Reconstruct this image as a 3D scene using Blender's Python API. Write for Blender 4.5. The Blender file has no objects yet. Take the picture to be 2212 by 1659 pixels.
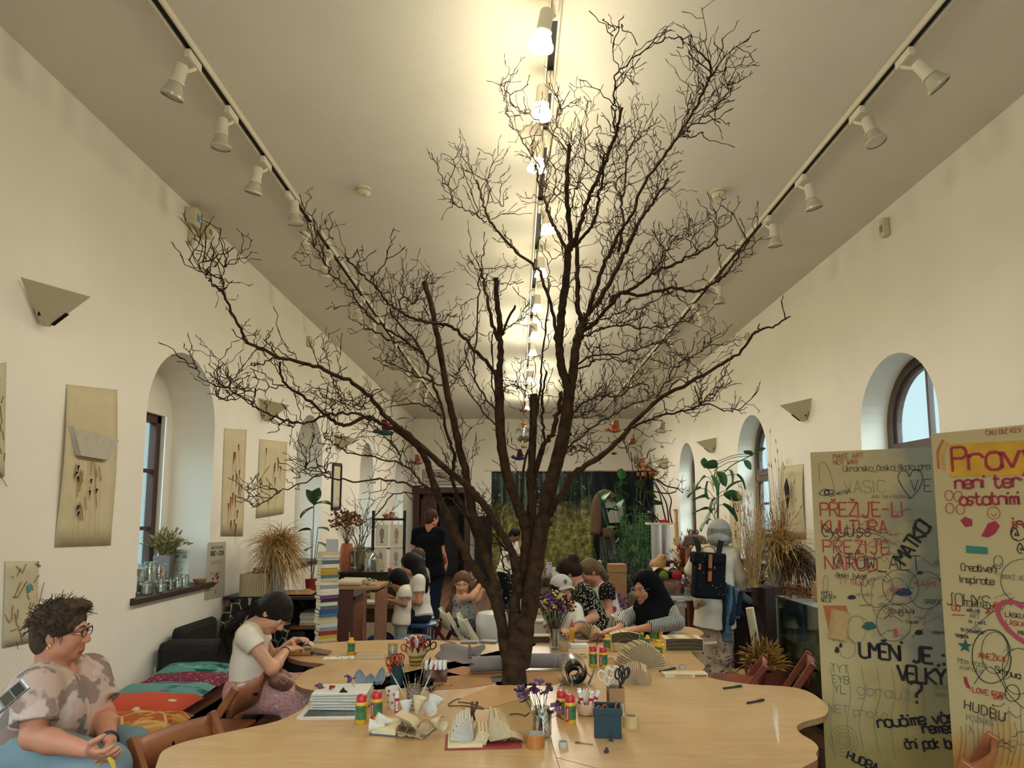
import bpy,bmesh,math,random
import numpy as np
from mathutils import Vector,Matrix,Euler
from math import sin,cos,pi,tan,radians,sqrt
SC=bpy.context.scene
COL=SC.collection
# -- camera
FPX,PPX,PPY,HORIZON=1475.0,1115.0,947.6,1115.0
CAMZ=1.70
PITCH=math.atan((HORIZON-PPY)/FPX)
cam_d=bpy.data.cameras.new('camera')
cam=bpy.data.objects.new('camera',cam_d);COL.objects.link(cam)
cam_d.sensor_width=36.0;cam_d.lens=FPX/2212*36
cam_d.shift_x=(1106-PPX)/2212;cam_d.shift_y=(PPY-829.5)/2212
cam_d.clip_end=200
cam.location=(0,0,CAMZ);cam.rotation_euler=(pi/2+PITCH,0,0)
SC.camera=cam
# -- colour management, world
SC.view_settings.view_transform='Standard';SC.view_settings.look='None'
SC.view_settings.gamma=1.0;SC.view_settings.use_curve_mapping=False
SC.view_settings.exposure=0.0
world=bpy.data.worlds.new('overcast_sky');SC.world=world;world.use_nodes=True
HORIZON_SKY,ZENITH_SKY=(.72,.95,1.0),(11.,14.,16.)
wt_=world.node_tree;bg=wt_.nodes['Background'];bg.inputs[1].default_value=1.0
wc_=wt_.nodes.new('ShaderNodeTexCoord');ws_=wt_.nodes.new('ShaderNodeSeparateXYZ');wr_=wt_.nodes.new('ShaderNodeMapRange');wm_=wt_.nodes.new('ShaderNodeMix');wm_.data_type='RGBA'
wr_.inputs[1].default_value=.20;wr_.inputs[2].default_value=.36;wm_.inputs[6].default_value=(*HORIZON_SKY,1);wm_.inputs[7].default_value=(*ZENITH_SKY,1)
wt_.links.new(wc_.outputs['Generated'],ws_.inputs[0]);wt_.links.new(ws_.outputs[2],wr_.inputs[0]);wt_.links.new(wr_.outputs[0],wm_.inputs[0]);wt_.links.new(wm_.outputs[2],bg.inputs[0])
# room dimensions (metres; camera stands at x = 0, y = 0)
XL,XR,YB,YF,ZC=-2.86,3.27,18.9,-4.0,4.40
WIN_Y=[-1.43,2.2,5.83,9.46,13.09,16.72]
TRACKX={'left':-1.88,'centre':0.205,'right':2.25}
# large area lights: daylight entering at the windows is the sky itself; the lit lamps of the centre track are in their own builder
def ray(px,py):
 xc=(px-PPX)/FPX;yc=-(py-PPY)/FPX
 return Vector((xc,cos(PITCH)-yc*sin(PITCH),sin(PITCH)+yc*cos(PITCH)))
CAMP=Vector((0,0,CAMZ))
def aty(px,py,Y):
 r=ray(px,py);return CAMP+r*(Y/r.y)
def atz(px,py,z):
 r=ray(px,py);return CAMP+r*((z-CAMZ)/r.z)
def atx(px,py,X):
 r=ray(px,py);return CAMP+r*(X/r.x)
rnd=random.Random(7)
# -- materials
def H(h):
 if not isinstance(h,str):return tuple(h)
 v=[int(h[i:i+2],16)/255 for i in(0,2,4)]
 return tuple(c/12.92 if c<=.04045 else((c+.055)/1.055)**2.4 for c in v)
MATS={}
class NT:
 def __init__(s,m):s.t=m.node_tree;s.n=s.t.nodes;s.l=s.t.links
 def add(s,typ,**kw):
  nd=s.n.new(typ)
  for k,v in kw.items():
   if k.startswith('i_'):nd.inputs[k[2:].replace('_',' ')].default_value=v
   else:setattr(nd,k,v)
  return nd
 def link(s,a,b):s.l.new(a,b)
def mat(name,col='808080',rough=.6,metal=0.,var=0.,vs=6.,bump=0.,bs=80.,trans=0.,spec=.5,emis=None,es=0.,alpha=1.,ior=1.45,coat=0.,sub=0.,col2=None):
 if name in MATS:return MATS[name]
 m=bpy.data.materials.new(name);m.use_nodes=True;MATS[name]=m
 t=NT(m);b=t.n['Principled BSDF']
 c=H(col)
 b.inputs['Base Color'].default_value=(*c,1);b.inputs['Roughness'].default_value=rough
 b.inputs['Metallic'].default_value=metal;b.inputs['IOR'].default_value=ior
 b.inputs['Specular IOR Level'].default_value=min(spec,.15)if rough>=.8 else spec
 if trans:b.inputs['Transmission Weight'].default_value=trans
 if alpha<1:b.inputs['Alpha'].default_value=alpha
 if coat:b.inputs['Coat Weight'].default_value=coat
 if sub:b.inputs['Subsurface Weight'].default_value=sub;b.inputs['Subsurface Radius'].default_value=(.012,.005,.003)
 if emis:b.inputs['Emission Color'].default_value=(*H(emis),1);b.inputs['Emission Strength'].default_value=es
 if var or bump:
  tc=t.add('ShaderNodeTexCoord')
 if var:
  nz=t.add('ShaderNodeTexNoise',i_Scale=vs,i_Detail=6.0,i_Roughness=.6);t.link(tc.outputs['Object'],nz.inputs['Vector'])
  rp=t.add('ShaderNodeValToRGB');e=rp.color_ramp.elements
  e[0].position=.3;e[1].position=.7
  c2=H(col2)if col2 else None
  e[0].color=(*[max(0,x*(1-var))for x in c],1)
  e[1].color=(*(c2 if c2 else[min(1,x*(1+var))for x in c]),1)
  t.link(nz.outputs['Fac'],rp.inputs[0]);t.link(rp.outputs[0],b.inputs['Base Color'])
 if bump:
  n2=t.add('ShaderNodeTexNoise',i_Scale=bs,i_Detail=4.0);t.link(tc.outputs['Object'],n2.inputs['Vector'])
  bp=t.add('ShaderNodeBump',i_Strength=bump,i_Distance=.01);t.link(n2.outputs['Fac'],bp.inputs['Height']);t.link(bp.outputs[0],b.inputs['Normal'])
 return m
def wood(name,c1,c2,scale=(1,12,12),rough=.5,bump=.05,ns=2.0):
 if name in MATS:return MATS[name]
 m=mat(name,c1,rough);t=NT(m);b=t.n['Principled BSDF']
 tc=t.add('ShaderNodeTexCoord');mp=t.add('ShaderNodeMapping');mp.inputs['Scale'].default_value=scale
 nz=t.add('ShaderNodeTexNoise',i_Scale=ns,i_Detail=8.0,i_Roughness=.65,i_Distortion=.6)
 rp=t.add('ShaderNodeValToRGB');e=rp.color_ramp.elements;e[0].position=.32;e[1].position=.68
 e[0].color=(*H(c1),1);e[1].color=(*H(c2),1)
 t.link(tc.outputs['Object'],mp.inputs[0]);t.link(mp.outputs[0],nz.inputs['Vector']);t.link(nz.outputs['Fac'],rp.inputs[0]);t.link(rp.outputs[0],b.inputs['Base Color'])
 bp=t.add('ShaderNodeBump',i_Strength=bump,i_Distance=.01);t.link(nz.outputs['Fac'],bp.inputs['Height']);t.link(bp.outputs[0],b.inputs['Normal'])
 return m
def blotch(name,base,layers,rough=.85,coord='Object'):
 """fabric with shapes of other colours: layers = (colour, scale, threshold, softness, kind) painted one over the other"""
 if name in MATS:return MATS[name]
 m=mat(name,base,rough);t=NT(m);b=t.n['Principled BSDF'];tc=t.add('ShaderNodeTexCoord')
 cur=t.add('ShaderNodeRGB');cur.outputs[0].default_value=(*H(base),1);out=cur.outputs[0]
 for i,(c,sc,th,soft,kind)in enumerate(layers):
  mp=t.add('ShaderNodeMapping');mp.inputs['Location'].default_value=(i*3.7,i*1.9,i*5.1)
  t.link(tc.outputs[coord],mp.inputs[0])
  if isinstance(sc,tuple):mp.inputs['Scale'].default_value=sc;sc=1.0
  if kind=='noise':
   nz=t.add('ShaderNodeTexNoise',i_Scale=sc,i_Detail=3.0);src=nz.outputs['Fac']
  elif kind=='dots':
   nz=t.add('ShaderNodeTexVoronoi',i_Scale=sc);src=nz.outputs['Distance']
  elif kind=='crack':
   nz=t.add('ShaderNodeTexVoronoi',i_Scale=sc);nz.feature='DISTANCE_TO_EDGE';src=nz.outputs['Distance']
  elif kind=='wave':
   nz=t.add('ShaderNodeTexWave',i_Scale=sc,i_Distortion=1.5,i_Detail=1.0);src=nz.outputs['Fac']
  t.link(mp.outputs[0],nz.inputs['Vector'])
  mr=t.add('ShaderNodeMapRange');t.link(src,mr.inputs[0])
  lo,hi=(th-soft,th+soft)
  mr.inputs[1].default_value,mr.inputs[2].default_value=lo,hi
  if kind in('dots','crack'):mr.inputs[3].default_value,mr.inputs[4].default_value=1,0
  mx=t.add('ShaderNodeMix');mx.data_type='RGBA'
  t.link(mr.outputs[0],mx.inputs[0]);t.link(out,mx.inputs[6]);mx.inputs[7].default_value=(*H(c),1);out=mx.outputs[2]
 t.link(out,b.inputs['Base Color'])
 return m
def glass(name,tint='f4fbfa',rough=.02,strength=.12):
 """thin clear glass: mostly straight-through with a glossy sheen"""
 if name in MATS:return MATS[name]
 m=bpy.data.materials.new(name);m.use_nodes=True;MATS[name]=m;t=NT(m);t.n.remove(t.n['Principled BSDF'])
 tr=t.add('ShaderNodeBsdfTransparent');tr.inputs[0].default_value=(*H(tint),1)
 gl=t.add('ShaderNodeBsdfGlossy');gl.inputs['Roughness'].default_value=rough
 fr=t.add('ShaderNodeFresnel',i_IOR=1.45);mx=t.add('ShaderNodeMixShader')
 ml=t.add('ShaderNodeMath');ml.operation='MULTIPLY_ADD';ml.inputs[1].default_value=.45;ml.inputs[2].default_value=strength*.3
 t.link(fr.outputs[0],ml.inputs[0]);t.link(ml.outputs[0],mx.inputs[0]);t.link(tr.outputs[0],mx.inputs[1]);t.link(gl.outputs[0],mx.inputs[2])
 t.link(mx.outputs[0],t.n['Material Output'].inputs[0])
 return m
 # -- mesh builder
class MB:
 def __init__(s):s.v=[];s.f=[];s.m=[];s.mi=0
 def add(s,vs,fs,m=None):
  o=len(s.v);s.v+=[tuple(v)for v in vs];s.f+=[tuple(i+o for i in f)for f in fs];s.m+=[s.mi if m is None else m]*len(fs);return s
 def box(s,c,size,rz=0,m=None,R=None):
  x,y,z=[d/2 for d in size];c=Vector(c)
  M=R if R is not None else Matrix.Rotation(rz,3,'Z')
  vs=[c+M@Vector((sx*x,sy*y,sz*z))for sx in(-1,1)for sy in(-1,1)for sz in(-1,1)]
  return s.add(vs,[(0,1,3,2),(4,6,7,5),(0,4,5,1),(2,3,7,6),(0,2,6,4),(1,5,7,3)],m)
 def bar(s,p,q,w,h=None,up=(0,0,1),m=None):
  p,q=Vector(p),Vector(q);d=q-p;L=d.length;d=d/L;u=Vector(up)
  if abs(d.dot(u))>.98:u=Vector((0,1,0))
  r=d.cross(u).normalized();u=r.cross(d)
  return s.box((p+q)/2,(L,w,h or w),R=Matrix((d,r,u)).transposed(),m=m)
 def tube(s,pts,rad,n=6,cap=True,m=None,flat=1.0):
  pts=[Vector(p)for p in pts];k=len(pts)
  if not hasattr(rad,'__len__'):rad=[rad]*k
  vs=[];fs=[];prev=None
  for i,p in enumerate(pts):
   d=(pts[min(i+1,k-1)]-pts[max(i-1,0)])
   d=d.normalized()if d.length>1e-9 else Vector((0,0,1))
   if prev is None:
    a=Vector((0,0,1))if abs(d.z)<.9 else Vector((1,0,0));u=d.cross(a).normalized()
   else:
    u=prev-d*prev.dot(d);u=u.normalized()if u.length>1e-6 else d.orthogonal().normalized()
   prev=u;w=d.cross(u)
   for j in range(n):
    a=2*pi*j/n;vs.append(p+(u*cos(a)+w*sin(a)*flat)*rad[i])
  for i in range(k-1):
   for j in range(n):
    j2=(j+1)%n;fs.append((i*n+j,i*n+j2,(i+1)*n+j2,(i+1)*n+j))
  if cap:fs.append(tuple(range(n-1,-1,-1)));fs.append(tuple((k-1)*n+j for j in range(n)))
  return s.add(vs,fs,m)
 def lathe(s,prof,c=(0,0,0),n=20,R=None,m=None,cap=True,sx=1,sy=1,arc=2*pi):
  """prof: (radius, height) pairs from bottom to top"""
  c=Vector(c);R=R or Matrix.Identity(3);vs=[];fs=[];k=len(prof);full=abs(arc-2*pi)<1e-6;nn=n if full else n+1
  for r,z in prof:
   for j in range(nn):
    a=arc*j/n;vs.append(c+R@Vector((r*cos(a)*sx,r*sin(a)*sy,z)))
  for i in range(k-1):
   for j in range(n):
    j2=(j+1)%nn;fs.append((i*nn+j,i*nn+j2,(i+1)*nn+j2,(i+1)*nn+j))
  if cap and full:
   if prof[0][0]>1e-5:fs.append(tuple(range(n-1,-1,-1)))
   if prof[-1][0]>1e-5:fs.append(tuple((k-1)*n+j for j in range(n)))
  return s.add(vs,fs,m)
 def prism(s,poly,z0,z1,M=None,m=None,mside=None):
  """poly: 2D outline, extruded z0..z1, through the 4x4 matrix M"""
  M=M or Matrix.Identity(4);k=len(poly)
  vs=[M@Vector((x,y,z0))for x,y in poly]+[M@Vector((x,y,z1))for x,y in poly]
  s.add(vs,[tuple(range(k-1,-1,-1)),tuple(range(k,2*k))],m)
  o=len(s.v)-2*k
  for i in range(k):
   j=(i+1)%k;s.f.append((o+i,o+j,o+k+j,o+k+i));s.m.append((s.mi if m is None else m)if mside is None else mside)
  return s
 def grid(s,fn,nu,nv,m=None,closed_u=False):
  vs=[fn(i/nu,j/nv)for i in range(nu+1)for j in range(nv+1)]
  return s.add(vs,[(i*(nv+1)+j,(i+1)*(nv+1)+j,(i+1)*(nv+1)+j+1,i*(nv+1)+j+1)for i in range(nu)for j in range(nv)],m)
 def ball(s,c,r,n=10,k=7,sc=(1,1,1),R=None,m=None):
  c=Vector(c);R=R or Matrix.Identity(3);vs=[c+R@Vector((0,0,-r*sc[2]))];fs=[]
  for i in range(1,k):
   t=-pi/2+pi*i/k
   for j in range(n):
    a=2*pi*j/n;vs.append(c+R@Vector((r*cos(t)*cos(a)*sc[0],r*cos(t)*sin(a)*sc[1],r*sin(t)*sc[2])))
  vs.append(c+R@Vector((0,0,r*sc[2])))
  for j in range(n):fs.append((0,1+(j+1)%n,1+j))
  for i in range(k-2):
   for j in range(n):fs.append((1+i*n+j,1+i*n+(j+1)%n,1+(i+1)*n+(j+1)%n,1+(i+1)*n+j))
  o=1+(k-2)*n
  for j in range(n):fs.append((o+j,o+(j+1)%n,len(vs)-1))
  return s.add(vs,fs,m)
 def build(s,name,mats,parent=None,off=(0,0,0),smooth=None,bevel=0.,solid=0.,sub=0):
  me=bpy.data.meshes.new(name);off=Vector(off)
  me.from_pydata([tuple(Vector(v)-off)for v in s.v],[],s.f)
  if not isinstance(mats,(list,tuple)):mats=[mats]
  for mm in mats:me.materials.append(mm)
  if len(mats)>1:me.polygons.foreach_set('material_index',s.m)
  me.update()
  o=bpy.data.objects.new(name,me);COL.objects.link(o)
  if parent is not None:o.parent=parent
  else:o.location=off
  if smooth is True:me.polygons.foreach_set('use_smooth',[True]*len(me.polygons))
  elif smooth:me.polygons.foreach_set('use_smooth',[True]*len(me.polygons));me.set_sharp_from_angle(angle=radians(smooth))
  if bevel:
   b=o.modifiers.new('bevel','BEVEL');b.width=bevel;b.segments=2;b.limit_method='ANGLE'
  if solid:
   b=o.modifiers.new('solid','SOLIDIFY');b.thickness=solid;b.offset=0
  if sub:
   b=o.modifiers.new('sub','SUBSURF');b.levels=sub;b.render_levels=sub
  return o
def tag(o,label,cat,group=None,kind=None):
 o['label']=label;o['category']=cat
 if group:o['group']=group
 if kind:o['kind']=kind
 return o
def thing(name,label,cat,loc=(0,0,0),rz=0.,group=None):
 o=bpy.data.objects.new(name,None);COL.objects.link(o);o.empty_display_size=.1
 o.location=loc;o.rotation_euler=(0,0,rz)
 return tag(o,label,cat,group)
def dup(o,loc=None,rz=None,label=None,group=None,parent=None,scale=None):
 c=o.copy();COL.objects.link(c)
 if parent is not None:c.parent=parent
 if loc is not None:c.location=loc
 if rz is not None:c.rotation_euler=(0,0,rz)
 if scale is not None:c.scale=scale if hasattr(scale,'__len__')else(scale,)*3
 if label:c['label']=label
 if group:c['group']=group
 for ch in KIDS.get(o.name,()):dup(ch,parent=c)
 return c
KIDS={}
def index_children(root):
 for ch in root.children:KIDS.setdefault(root.name,[]).append(ch);index_children(ch)
def struct(o):o['kind']='structure';return o
def spline(pts,n=6):
 """Catmull-Rom through points (tuples of any length)"""
 P=[pts[0]]+list(pts)+[pts[-1]];out=[]
 for i in range(1,len(P)-2):
  p0,p1,p2,p3=[np.array(P[i+k],float)for k in(-1,0,1,2)]
  for j in range(n):
   t=j/n;out.append(.5*((2*p1)+(-p0+p2)*t+(2*p0-5*p1+4*p2-p3)*t*t+(-p0+3*p1-3*p2+p3)*t**3))
 out.append(np.array(pts[-1],float));return out
 # -- the room
M_WALL=mat('limewashed_plaster','e4dccb',.92,var=.05,vs=.9,bump=.08,bs=40)
M_CEIL=mat('ceiling_plaster','e0d8c8',.95,var=.04,vs=1.2,bump=.25,bs=110)
M_BROWNWOOD=wood('brown_stained_wood','38211a','4a2d22',(8,8,1),.45)
M_SILL=wood('dark_sill_wood','33211a','463028',(6,1,6),.5)
M_GLASS=glass('window_glass','f2fafa',.02,.1)
def floor_mat():
 m=mat('old_floorboards','6b4a35',.45);t=NT(m);b=t.n['Principled BSDF']
 tc=t.add('ShaderNodeTexCoord');mp=t.add('ShaderNodeMapping');mp.inputs['Rotation'].default_value=(0,0,pi/2)
 br=t.add('ShaderNodeTexBrick',i_Scale=1.0);br.inputs['Brick Width'].default_value=2.4;br.inputs['Row Height'].default_value=.16
 br.inputs['Mortar Size'].default_value=.006;br.inputs[1].default_value=(*H('76523a'),1);br.inputs[2].default_value=(*H('5d3f2c'),1);br.inputs[3].default_value=(*H('2a1b12'),1)
 nz=t.add('ShaderNodeTexNoise',i_Scale=6.0,i_Detail=6.0);mx=t.add('ShaderNodeMix');mx.data_type='RGBA';mx.blend_type='MULTIPLY';mx.inputs[0].default_value=.5
 t.link(tc.outputs['Object'],mp.inputs[0]);t.link(mp.outputs[0],br.inputs['Vector']);t.link(mp.outputs[0],nz.inputs['Vector'])
 t.link(br.outputs[0],mx.inputs[6]);t.link(nz.outputs['Fac'],mx.inputs[7]);t.link(mx.outputs[2],b.inputs['Base Color'])
 return m
struct(MB().box(((XL+XR)/2,(YF+YB)/2+1,-.1),(XR-XL+2,YB-YF+6,.2)).build('floor',floor_mat()))
struct(MB().box(((XL+XR)/2,(YF+YB)/2,ZC+.1),(XR-XL+2.2,YB-YF+1,.2)).build('ceiling',M_CEIL))
R_W,Z_SPRING,Z_SILL=.60,2.50,1.08
def arch_pts(yc,r,zs,n=24):
 return[(yc-r*cos(pi*i/n),zs+r*sin(pi*i/n))for i in range(n+1)]
def arched_wall(name,X,out,niche):
 """plaster wall in the plane x = X with arched openings reaching to x = X + out; niche: the opening ends in a wall with a rectangular window hole"""
 b=MB();ys=[YF]
 def q(y0,z0,y1,z1,z2=None,z3=None,x=X):
  z2=z0 if z2 is None else z2;z3=z1 if z3 is None else z3
  b.add([(x,y0,z0),(x,y1,z2),(x,y1,z3),(x,y0,z1)],[(0,1,2,3)])
 y=YF
 for yc in WIN_Y:
  q(y,0,yc-R_W,ZC);q(yc-R_W,0,yc+R_W,Z_SILL)
  ap=arch_pts(yc,R_W,Z_SPRING)
  for(ya,za),(yb2,zb)in zip(ap,ap[1:]):q(ya,za,yb2,ZC,zb,ZC)
  loop=[(yc-R_W,Z_SILL)]+ap+[(yc+R_W,Z_SILL)]
  Xo=X+out
  for(ya,za),(yb2,zb)in zip(loop,loop[1:]+loop[:1]):
   b.add([(X,ya,za),(X,yb2,zb),(Xo,yb2,zb),(Xo,ya,za)],[(0,1,2,3)])
  if niche:
   y0,y1,zt=yc-.42,yc+.46,2.62
   for(ya,za),(yb2,zb)in zip(ap,ap[1:]):
    lo=zt if(ya+yb2)/2>y0 and(ya+yb2)/2<y1 else Z_SILL
    q(ya,min(lo,za)if lo<za else za,yb2,za,min(lo,zb)if lo<zb else zb,zb,Xo)
   for a,c in(((y0,Z_SILL),(y0,zt)),((y0,zt),(y1,zt)),((y1,zt),(y1,Z_SILL))):
    s=-.10
    b.add([(Xo,*a),(Xo,*c),(Xo+s,*c),(Xo+s,*a)],[(0,1,2,3)])
  y=yc+R_W
 q(y,0,YB,ZC)
 return struct(b.build(name,M_WALL))
arched_wall('wall_left',XL,-.40,True)
arched_wall('wall_right',XR,.34,False)
# back wall with a door opening, end behind the camera left open to let sky light in
DX0,DX1,DZ=-2.72,-1.36,2.38
bw=MB()
bw.box(((XL-.2+DX0)/2,YB+.1,ZC/2),(DX0-XL+.2,.2,ZC));bw.box(((DX1+XR+.2)/2,YB+.1,ZC/2),(XR+.2-DX1,.2,ZC));bw.box(((DX0+DX1)/2,YB+.1,(ZC+DZ)/2),(DX1-DX0,.2,ZC-DZ))
struct(bw.build('wall_back',M_WALL))
struct(MB().box((-2.9,YB+2,1.5),(.1,3.6,3)).box((-.3,YB+2,1.5),(.1,3.6,3)).box((-1.6,YB+3.6,1.5),(2.7,.1,3)).box((-1.6,YB+2,3.0),(2.7,3.6,.1)).build('wall_passage',mat('passage_plaster','b7a88c',.9)))
# windows
def left_window(i,yc):
 Xo=XL-.47;y0,y1,z0,z1=yc-.42,yc+.46,Z_SILL,2.62
 f=MB();w=.075
 f.box((Xo,y0+w/2,(z0+z1)/2),(.07,w,z1-z0)).box((Xo,y1-w/2,(z0+z1)/2),(.07,w,z1-z0)).box((Xo,(y0+y1)/2,z1-w/2),(.07,y1-y0,w)).box((Xo,(y0+y1)/2,z0+w/2),(.07,y1-y0,w))
 f.box((Xo,(y0+y1)/2,(z0+z1)/2),(.06,.06,z1-z0))
 for k in(1,2):f.box((Xo,(y0+y1)/2,z0+(z1-z0)*k/3),(.04,y1-y0,.035))
 o=struct(f.build('window_%d'%i,M_BROWNWOOD,bevel=.006))
 MB().box((Xo,(y0+y1)/2,(z0+z1)/2),(.006,y1-y0-.1,z1-z0-.1)).build('window_pane',M_GLASS,o)
 s=MB().box((XL-.18,yc,Z_SILL-.012),(.62-.18,1.34,.05)).build('window_sill',M_SILL,o,bevel=.008)
def right_window(i,yc):
 Xo=XR+.30;f=MB();n=24
 for r0,r1,x0,x1 in((R_W,R_W-.075,Xo-.05,Xo+.04),(R_W-.075,R_W-.115,Xo-.02,Xo+.03)):
  a0=[(yc-r0,Z_SILL)]+arch_pts(yc,r0,Z_SPRING,n)+[(yc+r0,Z_SILL)];a1=[(yc-r1,Z_SILL+.07)]+arch_pts(yc,r1,Z_SPRING,n)+[(yc+r1,Z_SILL+.07)]
  k=len(a0);vs=[(x0,*p)for p in a0]+[(x0,*p)for p in a1]+[(x1,*p)for p in a0]+[(x1,*p)for p in a1];fs=[]
  for j in range(k):
   j2=(j+1)%k
   fs+=[(j,j2,k+j2,k+j),(2*k+j,3*k+j,3*k+j2,2*k+j2),(k+j,k+j2,3*k+j2,3*k+j)]
  f.add(vs,fs)
 f.box((Xo-.01,yc,2.28),(.09,2*R_W-.1,.17)).box((Xo-.055,yc,2.285),(.02,2*R_W-.12,.012))
 f.box((Xo,yc-.02,(2.28+Z_SPRING+R_W)/2),(.05,.03,R_W+Z_SPRING-2.28-.05)).box((Xo,yc,(Z_SILL+2.25)/2),(.06,.11,2.25-Z_SILL))
 for z in(1.5,1.88):f.box((Xo,yc,z),(.04,2*R_W-.1,.035))
 o=struct(f.build('window_%d'%i,wood('grey_brown_window_wood','4a3c34','5c4c42',(8,8,1),.45),bevel=.004))
 pane=[(yc-R_W+.05,Z_SILL+.04)]+arch_pts(yc,R_W-.06,Z_SPRING,n)+[(yc+R_W-.05,Z_SILL+.04)]
 b=MB();b.add([(Xo+.005,*p)for p in pane],[tuple(range(len(pane)))]);b.build('window_pane',M_GLASS,o)
 MB().box((XR+.13,yc,Z_SILL-.012),(.40,1.3,.05)).build('window_sill',M_SILL,o,bevel=.008)
for i,yc in enumerate(WIN_Y):left_window(i+1,yc);right_window(i+7,yc)
# street-side wall seen pale through the panes is just overcast sky.  Door at the far end
dd=MB();w=.16
dd.box((DX0-.02,YB-.03,DZ/2),(w,.14,DZ)).box((DX1+.02,YB-.03,DZ/2),(w,.14,DZ)).box(((DX0+DX1)/2,YB-.03,DZ+.03),(DX1-DX0+.28,.16,.16))
fr=struct(dd.build('trim_1',M_BROWNWOOD,bevel=.01))
d1=MB();dh=DZ-.1;hx=DX0+.08
M_DOOR=wood('carved_door_wood','3b2118','553224',(8,8,1.2),.45)
d1.box((hx+.22,YB+.16,dh/2),(.44,.05,dh))
for k in range(11):
 z=.25+k*.19
 for s in(-1,1):d1.bar((hx+.22,YB+.125,z+.14),(hx+.22+s*.16,YB+.125,z),.03,.02,up=(0,1,0))
d1.box((hx+.03,YB+.13,dh/2),(.06,.03,dh)).box((hx+.41,YB+.13,dh/2),(.06,.03,dh)).box((hx+.22,YB+.13,dh-.05),(.44,.03,.1))
dob=struct(d1.build('door_1',M_DOOR,bevel=.004));MB().tube([(hx+.4,YB+.10,1.02),(hx+.4,YB+.06,1.02),(hx+.3,YB+.06,1.02)],.012,8).build('door_handle',mat('brass','a88a4a',.35,1.),dob)
d2=MB().box((-1.95,YB+1.2,1.0),(.55,.06,2.0)).box((-1.45,YB+1.2,1.0),(.3,.06,2.0))
struct(d2.build('door_2',mat('dark_painted_door','2a1d18',.5)))
# -- ceiling tracks and spot lamps
M_WHITEMETAL=mat('cream_painted_metal','d8cfb8',.45,var=.03)
M_SLOT=mat('track_slot','201a16',.7)
TRACK={}
for side,x in TRACKX.items():
 o=thing('lighting_track',{'left':'long white ceiling lighting track nearest the left wall','centre':'long white ceiling lighting track along the middle with lit lamps','right':'long white ceiling lighting track nearest the right wall'}[side],'lighting track',(x,(YF+YB)/2,ZC),0,'ceiling lighting tracks')
 L=20.4
 MB().box((-.027,0,-.021),(.012,L,.04)).box((.027,0,-.02),(.012,L,.04)).box((0,0,-.006),(.06,L,.012)).build('rail',M_WHITEMETAL,o)
 MB().box((0,0,-.016),(.040,L,.01)).build('slot',M_SLOT,o)
M_LENS=mat('lamp_lens','cfc8b4',.15,coat=.3)
M_LIT=mat('lit_lamp','fff0c8',.3,emis='ffdf9e',es=14.)
def spot_lamp(label,loc,aim,lit,group,proto={}):
 """adapter, swan neck, barrel and flared reflector lamp, aimed along the unit vector aim"""
 key=(lit,tuple(round(a,2)for a in aim))
 if key in proto:
  return dup(proto[key],loc,0,label,group)
 o=thing('track_spotlight',label,'spotlight',loc,0,group)
 MB().box((0,0,-.066),(.036,.15,.05)).build('adapter',M_WHITEMETAL,o,bevel=.006)
 a=Vector(aim).normalized();side=1 if aim[0]>=0 else-1
 top=Vector((side*.045,-.03,-.11));u=a.orthogonal().normalized();R=Matrix((u,a.cross(u),a)).transposed()
 MB().tube(spline([(0,.03,-.08),(side*.012,.03,-.10),tuple(top+a*.05)],5),.012,8).build('neck',M_WHITEMETAL,o,smooth=True)
 MB().lathe([(.030,0),(.036,.012),(.038,.10),(.045,.108),(.045,.114)],top,16,R).build('barrel',M_WHITEMETAL,o,smooth=40)
 sh=MB()
 sh.lathe([(.036,.112),(.040,.122),(.060,.175),(.066,.18),(.066,.196),(.060,.198)],top,18,R,cap=False)
 sh.build('lamp_shade',M_LIT if lit else mat('milky_glass_reflector','bdb49c',.25,coat=.4),o,smooth=40)
 MB().lathe([(.0,.186),(.03,.184),(.060,.19)],top,18,R,cap=False).build('lens',M_LIT if lit else M_LENS,o,smooth=True)
 index_children(o);proto[key]=o
 return o
def on_track(side,py,k=0.12):
 """distance along a track of the lamp whose head shows at image row py"""
 h=ZC-CAMZ-k;r=ray(PPX,py);return h/r.z*r.y
LAMP_SPOTS=[]
for j,(py,aim)in enumerate(((150,(-.35,.15,-1)),(265,(-.05,.1,-1)),(368,(-.25,.2,-1)),(440,(.05,.1,-1)),(505,(-.1,.3,-1)),(560,(-.1,.3,-1)),(657,(-.1,.3,-1)),(700,(-.1,.3,-1)),(745,(.05,.1,-1)),(800,(-.1,.3,-1)),(828,(-.1,.3,-1)),(850,(-.1,.3,-1)))):
 spot_lamp('unlit white spotlight on the left track, number %s from the camera'%('first second third fourth fifth sixth seventh eighth ninth tenth eleventh twelfth'.split()[j]),(TRACKX['left'],on_track('left',py),ZC),aim,False,'unlit spotlights on the left track')
for j,(py,aim)in enumerate(((145,(.75,-.1,-1)),(265,(.2,-.2,-1)),(405,(.25,.1,-1)),(490,(.1,.1,-1)),(622,(.05,.1,-1)),(672,(.45,.1,-1)),(735,(.05,.1,-1)),(772,(.05,.1,-1)),(803,(.05,.1,-1)),(832,(.05,.1,-1)))):
 spot_lamp('unlit white spotlight on the right track, number %s from the camera'%('first second third fourth fifth sixth seventh eighth ninth tenth'.split()[j]),(TRACKX['right'],on_track('right',py),ZC),aim,False,'unlit spotlights on the right track')
LIT_ROWS=(35,195,315,460,560,640,702,742,803,832,845,868)
LIT_Y=[on_track('centre',py)for py in LIT_ROWS]
LIT_BACK=[-2.6,-1.2,.3]
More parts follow.
